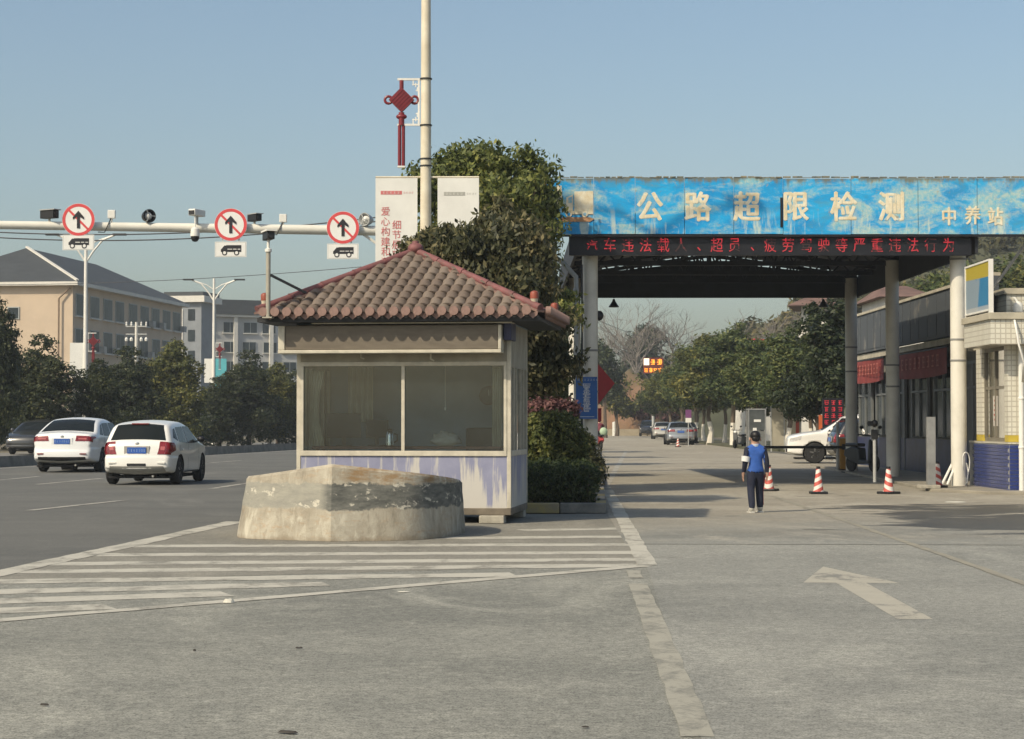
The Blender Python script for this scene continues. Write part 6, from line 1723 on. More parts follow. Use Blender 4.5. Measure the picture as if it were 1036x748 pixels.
car('hatch', 'black car parked in the shade in front of the white one, rear lamp showing', (PX(842, 66.7) + 2.0, 67.3, .09), R(-88), P_black, 'cars parked behind the canopy')

# ================================================================== TRAFFIC CONES, POSTS, BARRIER
def cone_mat():
    t = NT('cone_stripes', .5); x, y, z = t.sep(t.obj)
    w = t.N.new('ShaderNodeTexWave'); w.wave_type = 'BANDS'; w.bands_direction = 'Z'; w.inputs['Scale'].default_value = 2.3; w.inputs['Distortion'].default_value = 0
    t.L.new(t.map(t.obj, (1, 1, 1), (0, 0, 0), (R(0), R(28), 0)), w.inputs['Vector'])
    n = t.noise(t.obj, 9, 4)
    return t.done(t.mix(t.rng(w.outputs['Fac'], .45, .52), (.66, .62, .56), t.mix(n, (.42, .06, .05), (.52, .12, .09))))
M_cone = cone_mat()
cone0 = None
for i, (px, py, lb) in enumerate(((828, 500.5, 'red and white striped cone standing alone right of the walker'), (778, 497.5, 'red and white cone right behind the walker'),
                                  (899, 500.5, 'red and white cone before the second column'), (948.5, 497, 'red and white cone at the foot of the silver post'))):
    p = G(px, py)
    zb = .0755 if py < 500 and px > 900 else .0125
    if cone0 is None:
        cone0 = thing('traffic_cone', lb, 'traffic cone', (p.x, p.y, zb), 0, 'traffic cones')
        MB().box(-.17, .17, -.17, .17, 0, .05).build('base', M_blkpl, cone0, bevel=.01)
        MB().lathe([(.115, .05), (.10, .09), (.045, .50), (.043, .505)], 20).build('cone_body', M_cone, cone0, smooth=True)
        MB().lathe([(.043, .505), (.04, .555), (.0, .557)], 16).build('tip', M_blkpl, cone0, smooth=True)
    else:
        o = copy_tree(cone0); o.location = (p.x, p.y, zb); o.rotation_euler.z = i * 1.1; o['label'] = lb
c2_ = G(688.5, 452.5); o = copy_tree(cone0); o.location = (c2_.x - .2, c2_.y - .6, .013); o['label'] = 'small distant cone behind the parked silver sedan'
q = G(942, 494, .0755)
sp2 = thing('steel_post', 'square silver steel post on a concrete foot by the right column', 'post', (q.x, q.y, .0755))
MB().box(-.085, .085, -.085, .085, .07, 1.50).build('post', mk('post_silver', (.33, .33, .32), .45, .15, 3, metal=.3), sp2, bevel=.006); MB().box(-.26, .16, -.2, .2, 0, .07).build('foot', M_block, sp2, bevel=.01)
q = G(885, 488, .0755)
cr_ = thing('card_reader', 'thin grey post carrying a small card reader in the shade', 'post', (q.x, q.y, .0755))
MB().tube([(0, 0, 0), (0, 0, 1.1)], .04, 10).build('post', M_galv, cr_, smooth=True); MB().box(-.07, .07, -.06, .06, 1.0, 1.22).build('reader', M_blkpl, cr_, bevel=.01)
MB().ell((0, -.02, 1.36), (.08, .07, .09), 12, 8).build('lamp', M_blkpl, cr_, smooth=True); MB().tube([(0, 0, 1.22), (0, 0, 1.3)], .02, 6).build('neck', M_galv, cr_); MB().box(-.16, -.06, -.03, .03, 1.30, 1.42).build('ear_plate', M_blkpl, cr_)
q = Vector((PX(855.5, 57.6), 57.6, .0755))
bar = thing('barrier_gate', 'orange barrier gate machine with dark horizontal arm across the yard', 'barrier', q)
MB().box(-.19, .19, -.17, .17, .03, .92).build('cabinet', mk('barrier_orange', (.42, .22, .035), .5, .15, 4), bar, bevel=.02); MB().box(-.22, .22, -.2, .2, 0, .03).build('base', M_blkpl, bar); MB().box(-.2, .2, -.18, .18, .92, .96).build('lid', M_galv, bar, bevel=.01)
MB().tube([(-.25, -.1, .0), (-.25, -.1, 1.4)], .045, 10).build('side_post', M_galv, bar, smooth=True)
aw = PX(772, 57.6) - q.x
MB().box(aw, -.12, -.24, -.19, .63, .71).build('arm', M_blkpl, bar, bevel=.01)
MB().box(-.14, .06, -.24, -.17, .60, .76).build('arm_clamp', M_blkpl, bar)
# things leaning at the right column's foot
hp2 = G(966, 492, .0755)
for i, (a, lb) in enumerate(((-.28, 'white pipe leaning on the foot of the lit right column'), (-.16, 'second white pipe leaning beside the first at the lit column'))):
    o = MB().tube([(a, -.05, .02), (a + .36, .22, .62 + i * .1)], .028, 8).build('leaning_pipe', M_white, smooth=True); o.location = (hp2.x + .02, hp2.y + .15, .08); tag(o, lb, 'pipe', 'pipes by the right column')
hs = MB(); pts = []
for k in range(50):
    u = k / 49; pts.append((.10 * math.sin(u * 9) * (1 - u * .5) + .03, .2 + .05 * math.cos(u * 7), .02 + .8 * abs(math.sin(u * 4.2)) * (1 - .3 * u)))
o = hs.tube(pts, .014, 6).build('garden_hose', M_white, smooth='all'); hq = G(979, 493, .0755); o.location = (hq.x + .0, hq.y + .1, .08); tag(o, 'tangled white hose hanging between the right column and blue tiles', 'hose')

# ================================================================== LEFT: LAMPS, TREES, BUILDINGS
M_lampw = mk('lamp_pole_white', (.70, .69, .64), .5, .06, 2); M_teal = mk('banner_teal', (.10, .42, .48), .6, .1, 2)
def far_lamp(px, Y, top, label, banner):
    t = thing('street_lamp', label, 'street lamp', (PX(px, Y), Y, 0), 0, 'double-armed street lamps'); zt = PZ(top, Y)
    MB().tube([(0, 0, 0), (0, 0, zt)], [.14, .08], 10).build('pole', M_lampw, t, smooth=True)
    for s in (-1, 1):
        MB().tube([(0, 0, zt - 1.5), (s * .35, 0, zt - .95), (s * .85, 0, zt - .35), (s * 1.45, 0, zt - .10)], .05, 8).build('arm', M_lampw, t, smooth=True)
        MB().tube([(0, 0, zt - .75), (s * .5, 0, zt - .42), (s * 1.3, 0, zt - .14)], .035, 8).build('brace', M_lampw, t, smooth=True)
        MB().box(min(s * 1.35, s * 2.05), max(s * 1.35, s * 2.05), -.12, .12, zt - .12, zt - .02).build('lamp_head', M_dark, t, bevel=.02)
    knot_bracket(t, zt - 6.0 if not banner else zt - 5.2, 1, .85, True)
    zb = PZ(347, Y) if not banner else PZ(363, Y)
    if banner: MB().box(-.62, -.10, -.03, -.01, zb - 1.6, zb).build('banner', M_ban, t); MB().box(.10, .85, -.03, -.01, zb - 2.0, zb).build('banner', M_teal, t); MB().box(-.1, .1, -.02, .0, zb - .04, zb).build('banner_arm', M_lampw, t)
    else: MB().box(-.78, -.08, -.03, -.01, zb - 1.75, zb).build('banner', M_ban, t); MB().box(-.1, .1, -.02, .0, zb - .04, zb).build('banner_arm', M_lampw, t)
    return t
far_lamp(86, 100, 236, 'white double-armed street lamp with white banner before the peach building', 0)
far_lamp(216, 131, 282, 'white double-armed street lamp with teal banner before the grey building', 1)

def row_tree_variant(seed, m, zl=2.3):
    """crown and trunk meshes of one street tree, height about 5.5 m"""
    r_ = random.Random(seed); bl = []
    for k in range(9 if zl > 2 else 14):
        a = r_.uniform(0, 6.28); q = r_.uniform(.2, 1.0); z = r_.uniform(zl, 4.6); w = 1.0 if z < 4 else .6
        bl.append((math.cos(a) * q * w, math.sin(a) * q * w, z, r_.uniform(.55, .95), r_.uniform(.55, .95), r_.uniform(.5, .8)))
    bl.append((0, 0, 4.9, .55, .55, .55)); bl.append((.1, 0, 3.4, 1.0, 1.0, 1.2))
    if zl < 2: bl += [(0, 0, 2.2, 1.25, 1.25, 1.5), (0, 0, 3.4, 1.05, 1.05, 1.2), (0, 0, 4.3, .7, .7, .9)]
    bl = lobes(bl, 16, r_, .45 if zl > 2 else .3)
    tb = MB(); limbs(tb, r_, (0, 0, 0), (.0, .0, 3.4), .10, .05, bl, 9, 7)
    return leaf_mesh('crown', bl, 13000 if zl > 2 else 19000, .155, np.random.default_rng(seed), m, .30 if zl > 2 else .24, 22, .5 if zl > 2 else .7), tb, bl
def wash_mat():
    t = NT('trunk_whitewash', .9); x, y, z = t.sep(t.obj); n = t.noise(t.obj, 6, 4)
    return t.done(t.mix(t.rng(t.math('ADD', z, t.math('MULTIPLY', n, .1)), 1.12, 1.16), (.68, .64, .55), t.mix(n, (.09, .07, .05), (.16, .125, .09))), n, .3, .02)
M_wash = wash_mat()
variants = []
for k in range(3): me, tb, _ = row_tree_variant(40 + k, (L_row, L_row2, L_row)[k]); variants.append((me, tb.mesh('trunk', M_bark, True), tb.mesh('trunk', M_wash, True)))
fvar = []
for k in range(3): me, tb, _ = row_tree_variant(140 + k, (L_rowd, L_row2, L_rowd)[k], .9); fvar.append((me, tb.mesh('trunk', M_bark, True)))
dvar = []  # trees behind the office: their shade is put into the dark leaf colour
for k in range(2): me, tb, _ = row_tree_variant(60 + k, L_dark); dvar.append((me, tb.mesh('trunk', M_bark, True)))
def place_tree(var, px, topy, Y, label, group, wash=False, wide=1.0, rz=None):
    h = PZ(topy, Y); s = h / 5.45
    t = thing('street_tree', label, 'tree', (PX(px, Y), Y, 0.0), rnd.uniform(0, 6.28) if rz is None else rz, group)
    t.scale = (s * wide, s * wide, s)
    inst(var[0], 'crown', t); inst(var[2] if wash else var[1], 'trunk', t)
for i, (px, ty, Y, k, w, lb) in enumerate((
        (-4, 298, 84, 2, .75, 'tall dark tree cut by the left edge of the picture'), (42, 336, 95, 0, 1.25, 'wide tree below the peach gable wall'), (12, 362, 108, 2, 1.2, 'low tree at the far left behind the dark car'),
        (100, 362, 96, 2, 1.1, 'tree right behind the first double-armed lamp'), (130, 348, 108, 0, 1.3, 'tree below the windows of the peach building'), (160, 362, 116, 2, 1.2, 'lower tree between the two street lamps'),
        (178, 343, 114, 1, 1.15, 'yellowish tree left of the second double-armed lamp'), (222, 380, 122, 2, 1.3, 'low tree behind the teal banner'), (252, 352, 124, 0, 1.2, 'tree in front of the grey building'),
        (281, 366, 128, 1, 1.2, 'tree just left of the booth'), (300, 372, 130, 0, 1.2, 'tree partly hidden by the booth corner'))):
    place_tree(fvar[k], px, ty, Y, lb, 'trees along the opposite road', wide=w)
hb = [(PX(px, 104 + .08 * px), 104 + .08 * px, .9, 1.2, .9, 1.1) for px in range(-40, 320, 14)]
hh = thing('roadside_hedge', 'dark low hedge along the far side of the main road', 'hedge', (0, 0, 0))
inst(leaf_mesh('foliage', hb, 16000, .2, np.random.default_rng(31), L_dark, .3, 18, .6), 'foliage', hh)
hb = [(PX(px, 134), 134, 1.9, 1.9, 1.0, 2.0) for px in range(-60, 330, 22)]
inst(leaf_mesh('foliage', hb, 16000, .28, np.random.default_rng(33), L_dark, .5, 18, .5), 'foliage', hh)

# buildings far left
M_peach = mk('wall_peach', (.56, .45, .335), .85, .06, .5); M_peachs = M_peach
M_slate = mk('roof_slate', (.050, .056, .060), .7, .12, .8, stretch=(1, 1, 3)); M_trimw = mk('trim_white', (.66, .64, .58), .7, .06, 1)
M_wing = mk('window_glass_far', (.035, .050, .055), .3, .3, .4, spec=.15); M_wfr = mk('window_frame_far', (.36, .38, .37), .6, .05, 2); M_gwall = mk('wall_grey_white', (.46, .46, .45), .85, .08, .4); M_ac = mk('ac_grey', (.42, .42, .40), .6)
def far_building(name, label, Ycor, pxcor, ytop, dirv, length, depth, rows, ncols, floor, wall, roofh, win_w, win_h, gable_windows=(), skip=()):
    """corner nearest to the camera; dirv = direction of the long side seen in shade"""
    c = Vector((PX(pxcor, Ycor), Ycor, 0)); eave = PZ(ytop, Ycor)
    rz = math.atan2(dirv[1], dirv[0]) - math.pi / 2          # local +y along the long side, local -x into the building
    t = thing(name, label, 'building', c, rz)
    MB().box(-depth, 0, 0, length, 0, eave).build('wall', wall, t)
    ov = .7
    MB().box(-depth - ov, ov, -ov, length + ov, eave, eave + .35).build('eave', M_trimw, t)
    if roofh:
        z0 = eave + .352; hh = depth / 2 + ov
        MB().add([(-depth - ov, -ov, z0), (ov, -ov, z0), (ov, length + ov, z0), (-depth - ov, length + ov, z0), (-depth / 2, hh - ov, z0 + roofh), (-depth / 2, length + ov - hh, z0 + roofh)],
                 [(0, 1, 4), (1, 2, 5, 4), (2, 3, 5), (3, 0, 4, 5), (0, 3, 2, 1)]).build('roof', M_slate, t)
        MB().bar((ov, -ov, z0 + .1), (-depth / 2, hh - ov, z0 + roofh + .1), .28, .16).build('hip_cap', M_trimw, t)
    r_ = random.Random(5)
    for f in range(rows):
        zc = eave - floor * (f + .5) - .1
        for k in range(ncols):
            if (f, k) in skip: continue
            y = length * (k + .5) / ncols + r_.uniform(-.2, .2)
            w = MB().box(.0, .10, y - win_w / 2, y + win_w / 2, zc - win_h / 2, zc + win_h / 2).build('window', M_wfr, t)
            for s in (0, 1):
                a = y - win_w / 2 + .07 + s * (win_w / 2 - .03)
                MB().box(.10, .112, a, a + win_w / 2 - .12, zc - win_h / 2 + .08, zc + win_h / 2 - .08).build('pane', M_wing, w)
            MB().box(.0, .28, y - win_w / 2 - .1, y + win_w / 2 + .1, zc - win_h / 2 - .12, zc - win_h / 2 - .002).build('sill', M_trimw, w)
            if r_.random() < .3: MB().box(.05, .55, y + win_w / 2 + .15, y + win_w / 2 + 1.0, zc - win_h * .5, zc - win_h * .5 + .65).build('air_conditioner', M_ac, t)
    for (x, z, w2, h2) in gable_windows:
        w = MB().box(x - w2 / 2, x + w2 / 2, -.10, 0, z - h2 / 2, z + h2 / 2).build('window', M_wfr, t); MB().box(x - w2 / 2 + .1, x + w2 / 2 - .1, -.112, -.10, z - h2 / 2 + .1, z + h2 / 2 - .1).build('pane', M_wing, w)
    return t, eave
pb_, ev = far_building('apartment_building', 'peach rendered building with grey hipped roof at far left', 189, 73, 289, (.125, 1), 36, 15, 4, 9, 3.35, M_peach, 4.0, 2.6, 2.15, gable_windows=((-5.9, 12.0, 1.2, 1.2),))
pd = thing('drain_pipe', 'thin brown drainpipe on the lit peach gable wall', 'pipe', (0, 0, 0))
a = P(71, 291, 188.8); b_ = P(59.5, 302, 188.8); MB().tube([a, b_, Vector((b_.x, b_.y, 2))], .09, 6).build('pipe', mk('pipe_brown', (.25, .18, .12), .7), pd)
gb_, ev2 = far_building('office_block', 'pale grey office block with rows of windows behind the trees left of the booth', 300, 200, 320, (.9, .45), 46, 14, 5, 14, 3.0, M_gwall, 0, 2.2, 1.7)
MB().box(-13.9, .9, -.5, 46.5, ev2 + .36, ev2 + 2.6).build('roof', M_slate, gb_)
for k in range(8): MB().box(.02, .5, 46 * (k + .02) / 8 - .3, 46 * (k + .02) / 8 + .3, 1, ev2).build('pilaster', M_trimw, gb_)
tw = thing('stair_tower', 'grey stair tower with flat cap at the left end of the grey block', 'building', (PX(186, 285), 285, 0), R(-12))
zt = PZ(306, 285)
MB().box(-2.6, 2.6, 0, 6, 0, zt).build('wall', mk('wall_blue_grey', (.24, .26, .28), .8, .1, .5), tw); MB().box(-3.3, 3.3, -.7, 6.6, zt, zt + .9).build('eave', M_trimw, tw); MB().box(-2.0, -.2, -.12, 0, zt - 10, zt - 1).build('wall_strip', M_trimw, tw)
MB().box(-3.0, 3.0, -.4, 6.3, zt + .9, zt + 1.5).build('roof', M_slate, tw)
for k in range(3): MB().box(.6, 1.6, -.1, 0, zt - 2.6 - 3 * k, zt - 1.0 - 3 * k).build('window', M_wing, tw)
# utility pole with transformer before the peach building
up = thing('utility_pole', 'concrete utility pole with cross arms and transformer before the peach building', 'utility pole', (PX(137.5, 140), 140, 0))
zt = PZ(326, 140)
MB().tube([(0, 0, 0), (0, 0, zt)], [.17, .10], 8).build('pole', M_trimw, up, smooth=True)
for z in (zt - .35, zt - .9): MB().box(-.75, .75, -.05, .05, z, z + .08).build('cross_arm', M_galv, up)
for x in (-.7, -.35, .35, .7):
    MB().lathe([(.05, 0), (.07, .08), (.05, .16), (.07, .22), (.02, .3)], 8, (x, 0, zt - .27)).build('insulator', M_white, up)
    MB().lathe([(.10, -.15), (.12, .0), (.05, .12)], 8, (x, 0, zt - 1.2)).build('insulator', M_white, up)

# ================================================================== RIGHT: STREET TREES, KIOSK, HILL
for i, (px, ty, Y, k, w, lb) in enumerate((
        (798, 334, 97, 0, 1.35, 'first street tree beyond the canopy, in front of the notice shelter'), (768, 338, 108, 2, 1.3, 'street tree above the grey kiosk'), (742, 330, 119, 0, 1.3, 'tall street tree left of the kiosk with whitewashed trunk'),
        (718, 334, 131, 1, 1.3, 'yellowish street tree above the purple sign'), (704, 346, 144, 0, 1.3, 'street tree right of the orange display'), (690, 358, 158, 2, 1.3, 'street tree behind the silver sedan'),
        (678, 368, 174, 1, 1.35, 'yellow green street tree below the orange display'), (668, 376, 192, 0, 1.4, 'farthest street tree of the right hand row'),
        (756, 352, 122, 2, 1.2, 'back row tree behind the whitewashed trunks'), (733, 350, 134, 1, 1.2, 'back row tree showing its whitewashed foot'), (783, 352, 112, 1, 1.2, 'back row tree behind the kiosk'),
        (712, 356, 148, 2, 1.2, 'back row tree farther along the kerb'), (820, 345, 104, 2, 1.3, 'back row tree beside the white house'))):
    place_tree(variants[k], px, ty, Y, lb, 'street trees along the right kerb', True, w)
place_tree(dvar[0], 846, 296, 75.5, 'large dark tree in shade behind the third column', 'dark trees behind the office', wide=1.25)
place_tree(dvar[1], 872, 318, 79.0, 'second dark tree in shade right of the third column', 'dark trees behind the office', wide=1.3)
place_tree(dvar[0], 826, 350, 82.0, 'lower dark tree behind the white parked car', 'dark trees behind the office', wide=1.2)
structure(MB().slab([(PX(690, 152), 152), (PX(760, 105), 105), (PX(830, 92), 92), (PX(880, 100), 100), (PX(760, 160), 160)], 0, .12).build('tree_strip', mk('verge_earth', (.10, .10, .055), .95, .2, 3)))
M_kioskf = mk('kiosk_frame', (.24, .245, .24), .5, .1, 4)
def kerbside_box():
    t = thing('glass_kiosk', 'grey glazed kiosk with small white notices under the street trees', 'kiosk', (PX(766, 94), 94, .012)); w, h = .43, 2.05
    for x in (-w, w - .06):
        for y in (0, .7): MB().box(x, x + .06, y, y + .06, 0, h).build('post', M_kioskf, t)
    MB().box(-w, w, 0, .76, h, h + .07).build('roof', M_kioskf, t); MB().box(-w + .06, w - .06, .02, .05, .05, 1.05).build('front_panel', mk('kiosk_panel', (.15, .155, .145), .5, .1, 2), t); MB().box(-w + .06, w - .06, .025, .04, 1.1, h).build('pane', mk('kiosk_glass', (.09, .10, .10), .3, .2, 2), t)
    MB().box(-w + .06, w - .06, .72, .75, .05, h).build('back_panel', mk('kiosk_panel', (.3, .3, .27), .4), t)
    MB().box(-.15, .18, .005, .02, 1.48, 1.60).build('notice', M_white, t); MB().box(-.2, -.02, .005, .02, .95, 1.2).build('notice', M_white, t)
kerbside_box()
sh_ = thing('notice_shelter', 'pale panelled shelter with posters right of the kiosk', 'shelter', (PX(795, 99), 99, .012))
MB().box(-.72, .72, 0, .05, .25, 2.2).build('panel', mk('shelter_panel', (.40, .37, .29), .6, .1, 1.5), sh_)
for x in (-.76, -.1, .72): MB().box(x, x + .05, -.03, .06, 0, 2.3).build('post', M_galv, sh_)
MB().box(.05, .25, -.012, -.002, 1.15, 1.75).build('poster', M_white, sh_); MB().box(.50, .66, -.012, -.002, .5, 2.1).build('poster', mk('poster_red', (.42, .06, .04), .6), sh_)
rd = thing('red_display', 'dark roadside display glowing red behind the third column', 'display', (PX(844, 73), 73, .012))
MB().box(-.42, .36, 0, .12, .95, 2.35).build('housing', M_ledbox, rd); MB().box(-.05, .05, .02, .1, 0, .95).build('post', M_galv, rd)
rl = MB(); rr = random.Random(8)
for r_ in range(4):
    for c_ in range(3): scribble(rl, rr, -.28 + c_ * .25, 2.18 - r_ * .24, .18, .17, -.001, .004, 5)
rl.build('glowing_text', emis('led_red_dim', (.9, .02, .04), .55), rd)
oc = thing('orange_bollard', 'orange and white upright panel left of the red display', 'bollard', (PX(831.5, 78), 78, .012))
MB().box(-.12, .12, -.04, .04, .7, 1.75).build('panel', mk('bollard_orange', (.55, .13, .04), .5), oc); MB().box(-.12, .12, -.045, .045, .0, .7).build('foot', M_white, oc)
ps = thing('purple_sign', 'small purple and white sign on a post beside the parked cars', 'sign', (PX(696.5, 121), 121, .012))
MB().tube([(0, .03, 0), (0, .03, 2.2)], .03, 8).build('post', M_galv, ps); z0 = PZ(423, 121) - .012; MB().box(-.18, .18, -.02, .0, z0 - .28, z0 - .002).build('lower_plate', M_white, ps); MB().box(-.18, .18, -.02, .0, z0, z0 + .5).build('upper_plate', mk('plate_purple', (.18, .06, .18), .5), ps)
os_ = thing('orange_display', 'bright orange lettered display on a tall post beyond the parked cars', 'display', (PX(661, 205), 205, 0))
z1 = PZ(362, 205); z0 = PZ(378, 205)
MB().box(-1.05, 1.05, 0, .3, z0, z1).build('housing', mk('led_dark_red', (.15, .03, .02), .6), os_); MB().tube([(0, .15, 0), (0, .15, z0)], .15, 8).build('post', M_galv, os_)
ol = MB(); rr = random.Random(3)
for c_ in range(1, 3): scribble(ol, rr, -.72 + c_ * .68, z1 - .42, .60, .66, -.001, .02, 6)
for c_ in range(4): scribble(ol, rr, -.72 + c_ * .46, z0 + .36, .42, .48, -.001, .02, 6)
ol.build('glowing_text', emis('led_orange', (1.0, .30, .02), 2.2), os_)
gd = MB().box(-.98, -.42, -.03, -.001, z1 - .78, z1 - .08); gd.build('glowing_block', emis('led_cream', (1.0, .85, .6), 1.5), os_)
# earth bank, low wall, far vegetation
M_bank = mk('red_earth', (.21, .115, .066), .95, .2, .25, c2=(.085, .075, .04), bump=.5)
def mound(name, cx, cy, rx, ry, h, m, seed):
    rr = np.random.default_rng(seed); n = 24; vs = []; fs = []
    for j in range(n + 1):
        for i in range(n + 1):
            u = -1 + 2 * i / n; v = -1 + 2 * j / n; r = math.hypot(u, v)
            z = h * max(0, 1 - r * r) ** .8 * (1 + .12 * math.sin(u * 9 + seed) * math.cos(v * 7)) + (0 if r > .97 else rr.uniform(-.1, .1) * h * .25)
            vs.append((cx + u * rx, cy + v * ry, z - .05))
    for j in range(n):
        for i in range(n): fs.append((j * (n + 1) + i, j * (n + 1) + i + 1, (j + 1) * (n + 1) + i + 1, (j + 1) * (n + 1) + i))
    return structure(MB().add(vs, fs).build(name, m, smooth='all'))
mound('earth_bank', PX(641, 236), 240, 6.0, 12, 7.2, M_bank, 2)
M_lowwall = mk('low_wall', (.42, .36, .26), .9, .15, .6)
lw = MB().box(-9, 4.5, 0, .4, 0, .75).build('low_wall', M_lowwall); lw.location = (PX(640, 222), 222, 0); tag(lw, 'low beige wall at the far bend of the road', 'wall')
wp_ = MB().lathe([(.22, 0), (.22, 1.5), (.0, 1.6)], 10).build('marker_post', M_white, smooth=True); wp_.location = (PX(621.5, 218), 218, 0); tag(wp_, 'small white marker post by the far low wall', 'post')
def blobs_at(lst, Y): return [(PX(a, Y + d), Y + d, PZ(b, Y), r * Y / F, r * Y / F, rz * Y / F) for a, b, r, rz, d in lst]
make_tree('dark conical evergreen behind the earth bank', (PX(652, 262), 262, 0), blobs_at([(652, 372, 24, 26, 0), (652, 352, 18, 18, 0), (655, 340, 10, 10, 1), (640, 375, 18, 22, 2), (664, 378, 16, 18, -1), (636, 395, 16, 20, 0)], 262), 9000, .62, L_dark, None, .4, 1.3, 20, .4, seed=71)
make_tree('bushy tree at the far roadside right of the red board', (PX(624, 214), 214, 0), blobs_at([(622, 400, 14, 18, 0), (632, 412, 14, 12, 1), (614, 385, 10, 16, 0)], 214), 5000, .42, L_row2, None, .2, .8, 20, .4, seed=72)
make_tree('dark tree far behind the left column', (PX(612, 190), 190, 0), blobs_at([(612, 370, 14, 24, 0), (618, 392, 12, 18, 0), (604, 362, 14, 16, 0)], 190), 6000, .38, L_dark, None, .2, .8, 20, .4, seed=73)
bush('dry brownish bush at the far bend of the road', blobs_at([(650, 418, 14, 8, 0), (662, 415, 12, 9, 1), (676, 420, 14, 8, 0)], 216), 3000, .4, L_purple, (PX(655, 216), 216, 0), clump=.6, seed=11)
bush('low green and brown scrub growing over the red earth bank', blobs_at([(626, 398, 7, 9, 0), (636, 388, 6, 5, 0), (650, 402, 10, 8, 0), (660, 396, 8, 9, 0), (640, 412, 12, 8, -2), (668, 408, 10, 9, 0), (646, 382, 5, 4, 2)], 226), 1700, .42, L_row2, (PX(645, 226), 226, 0), clump=.9, shell=.3, seed=17)
for i, (px, ty, Y, h0, lb) in enumerate(((664, 300, 250, 6.0, 'large bare tree above the orange display'), (630, 318, 245, 5.0, 'smaller bare tree left of the evergreen'), (783, 312, 190, 4.6, 'bare tree behind the street trees, left of the white house'), (798, 304, 200, 5.0, 'bare tree just left of the white house'))):
    t = thing('bare_tree', lb, 'tree', (PX(px, Y), Y, 0), 0, 'bare winter trees'); zt = PZ(ty, Y); rr = random.Random(90 + i); mb = MB()
    bare_tree(mb, rr, Vector((0, 0, 0)), Vector((0, 0, 1)), zt * .34, .30, 6)
    zmax = max(v[2] for v in mb.v); s = zt / zmax; mb.v = [(v[0] * s * 1.15, v[1] * s, v[2] * s) for v in mb.v]
    k = int(len(mb.f) * 1.0); mb.build('branches', M_twig, t, fix=False)
# white house with red roof, grey roof, sign strip behind the street trees
M_rtile = mk('roof_red', (.19, .115, .092), .8, .2, .8)
wh_ = thing('white_house', 'white house with red tiled roof rising behind the street trees', 'house', (PX(826, 128), 128, 0), R(-12))
z1 = PZ(309, 128)
MB().box(-.95, .9, 0, 5, 0, z1).build('wall', M_trimw, wh_); MB().add([(-1.8, -.9, z1 - .05), (1.6, -.9, z1 - .05), (1.6, 5.9, z1 - .05), (-1.8, 5.9, z1 - .05), (-.3, 2.5, z1 + .9), (.1, 2.5, z1 + .9)], [(0, 1, 5, 4), (1, 2, 5), (2, 3, 4, 5), (3, 0, 4), (0, 3, 2, 1)]).build('roof', M_rtile, wh_)
MB().box(-.5, .3, -.08, -.0, z1 - 1.7, z1 - .25).build('window', M_wing, wh_); MB().box(-1.1, 1.0, -.35, 0, z1 - 2.15, z1 - 1.85).build('ledge', M_trimw, wh_)
gr_ = thing('grey_roof_house', 'low house with blue grey roof seen over the street trees', 'house', (PX(790, 150), 150, 0), R(10))
z1 = PZ(358, 150); MB().box(-2.2, 2.2, 0, 5, 0, z1).build('wall', M_trimw, gr_); MB().add([(-2.8, -.6, z1), (2.8, -.6, z1), (2.8, 5.6, z1), (-2.8, 5.6, z1), (2.6, 2.5, z1 + 1.6), (-.6, 2.5, z1 + 1.3)], [(0, 1, 4, 5), (1, 2, 4), (2, 3, 5, 4), (3, 0, 5), (0, 3, 2, 1)]).build('roof', mk('roof_blue_grey', (.16, .18, .21), .7, .1, 1), gr_)
ss = thing('roof_sign', 'small white and red sign strip above the street trees', 'sign', (PX(766, 140), 140, 0)); z1 = PZ(348, 140)
MB().box(-.68, .68, 0, .15, z1, z1 + .32).build('panel', M_white, ss); MB().box(-.68, .68, -.01, .0, z1 + .24, z1 + .36).build('red_strip', M_sred, ss); MB().box(-.05, .05, .05, .1, 0, z1).build('post', M_galv, ss)
rh = thing('red_roof_house', 'red tiled roof showing above the office parapet', 'house', (PX(924, 92), 92, 0)); z1 = PZ(299, 92)
MB().box(-1.3, .5, 0, 6, 0, z1).build('wall', M_trimw, rh); MB().add([(-1.7, -.8, z1 - .1), (1.0, -.8, z1 - .1), (1.0, 6.8, z1 - .1), (-1.7, 6.8, z1 - .1), (-.9, 3, z1 + .65), (.3, 3, z1 + .65)], [(0, 1, 5, 4), (1, 2, 5), (2, 3, 4, 5), (3, 0, 4), (0, 3, 2, 1)]).build('roof', M_rtile, rh)
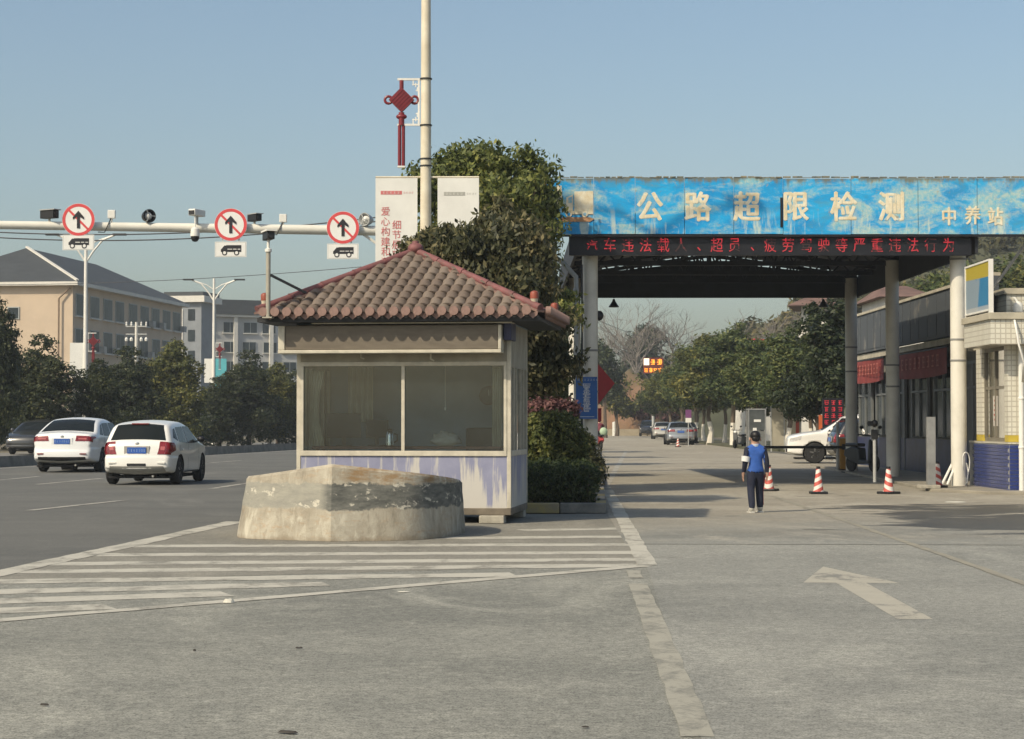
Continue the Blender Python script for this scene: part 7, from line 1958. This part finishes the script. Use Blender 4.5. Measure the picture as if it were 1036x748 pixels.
# wooded hill on the right
M_hill = mk('hill_ground', (.07, .075, .04), .95, .2, .1)
mound('hill', 78, 235, 62, 90, 24, M_hill, 5)
def hill_z(x, y):
    u = (x - 78) / 62; v = (y - 235) / 90; r = u * u + v * v; return 24 * max(0, 1 - r) ** .8
hb = []; rh_ = random.Random(6)
for k in range(420):
    x = rh_.uniform(18, 110); y = rh_.uniform(150, 260); z = hill_z(x, y)
    if z > .3: q = rh_.uniform(1.6, 2.8); hb.append((x, y, z + q * .6, q, q, q * .9))
o = inst(leaf_mesh('hillside_wood', hb, 60000, .85, np.random.default_rng(66), L_hill, 1.0, 18, .5), 'hillside_wood'); tag(o, 'hazy wood covering the hill on the right', 'wood', kind='stuff')
hb = []
for k in range(260):
    a = rh_.uniform(-190, 190); y = rh_.uniform(320, 380); q = rh_.uniform(3, 5.5); hb.append((a + 20, y, q * .9, q * 1.2, q, q))
o = inst(leaf_mesh('distant_wood', hb, 30000, 1.5, np.random.default_rng(67), L_hill, 2.0, 18, .5), 'distant_wood'); tag(o, 'low distant wood along the horizon', 'wood', kind='stuff')
# trees behind the office building, lit yellow green
for i, (px, ty, Y, w) in enumerate(((935, 282, 100, 1.3), (960, 268, 104, 1.3), (985, 272, 96, 1.3), (905, 296, 98, 1.3), (1015, 262, 110, 1.3), (1045, 262, 104, 1.3))):
    place_tree(variants[1 if i % 2 else 0], px, ty, Y, ('yellow green tree above the red roof', 'tree top seen between the canopy and the office parapet', 'tree behind the information board', 'tree between the third column and red roof', 'tree on the slope above the control room', 'tree cut by the right edge above the parapet')[i], 'trees behind the office', wide=w)

# ================================================================== HAZE
HAZE = 0.00042
if HAZE:
    hz = MB().box(-420, 420, -25, 420, -1.0, 34).build('haze', None); hz['kind'] = 'stuff'; hz['label'] = 'thin pale haze in the air over the whole place'
    m = bpy.data.materials.new('haze'); m.use_nodes = True; N = m.node_tree.nodes; N.remove(N['Principled BSDF'])
    pv = N.new('ShaderNodeVolumePrincipled'); pv.inputs['Color'].default_value = (.80, .88, .96, 1); pv.inputs['Density'].default_value = HAZE; pv.inputs['Anisotropy'].default_value = 0.0
    m.node_tree.links.new(pv.outputs[0], N['Material Output'].inputs['Volume']); hz.data.materials.append(m)
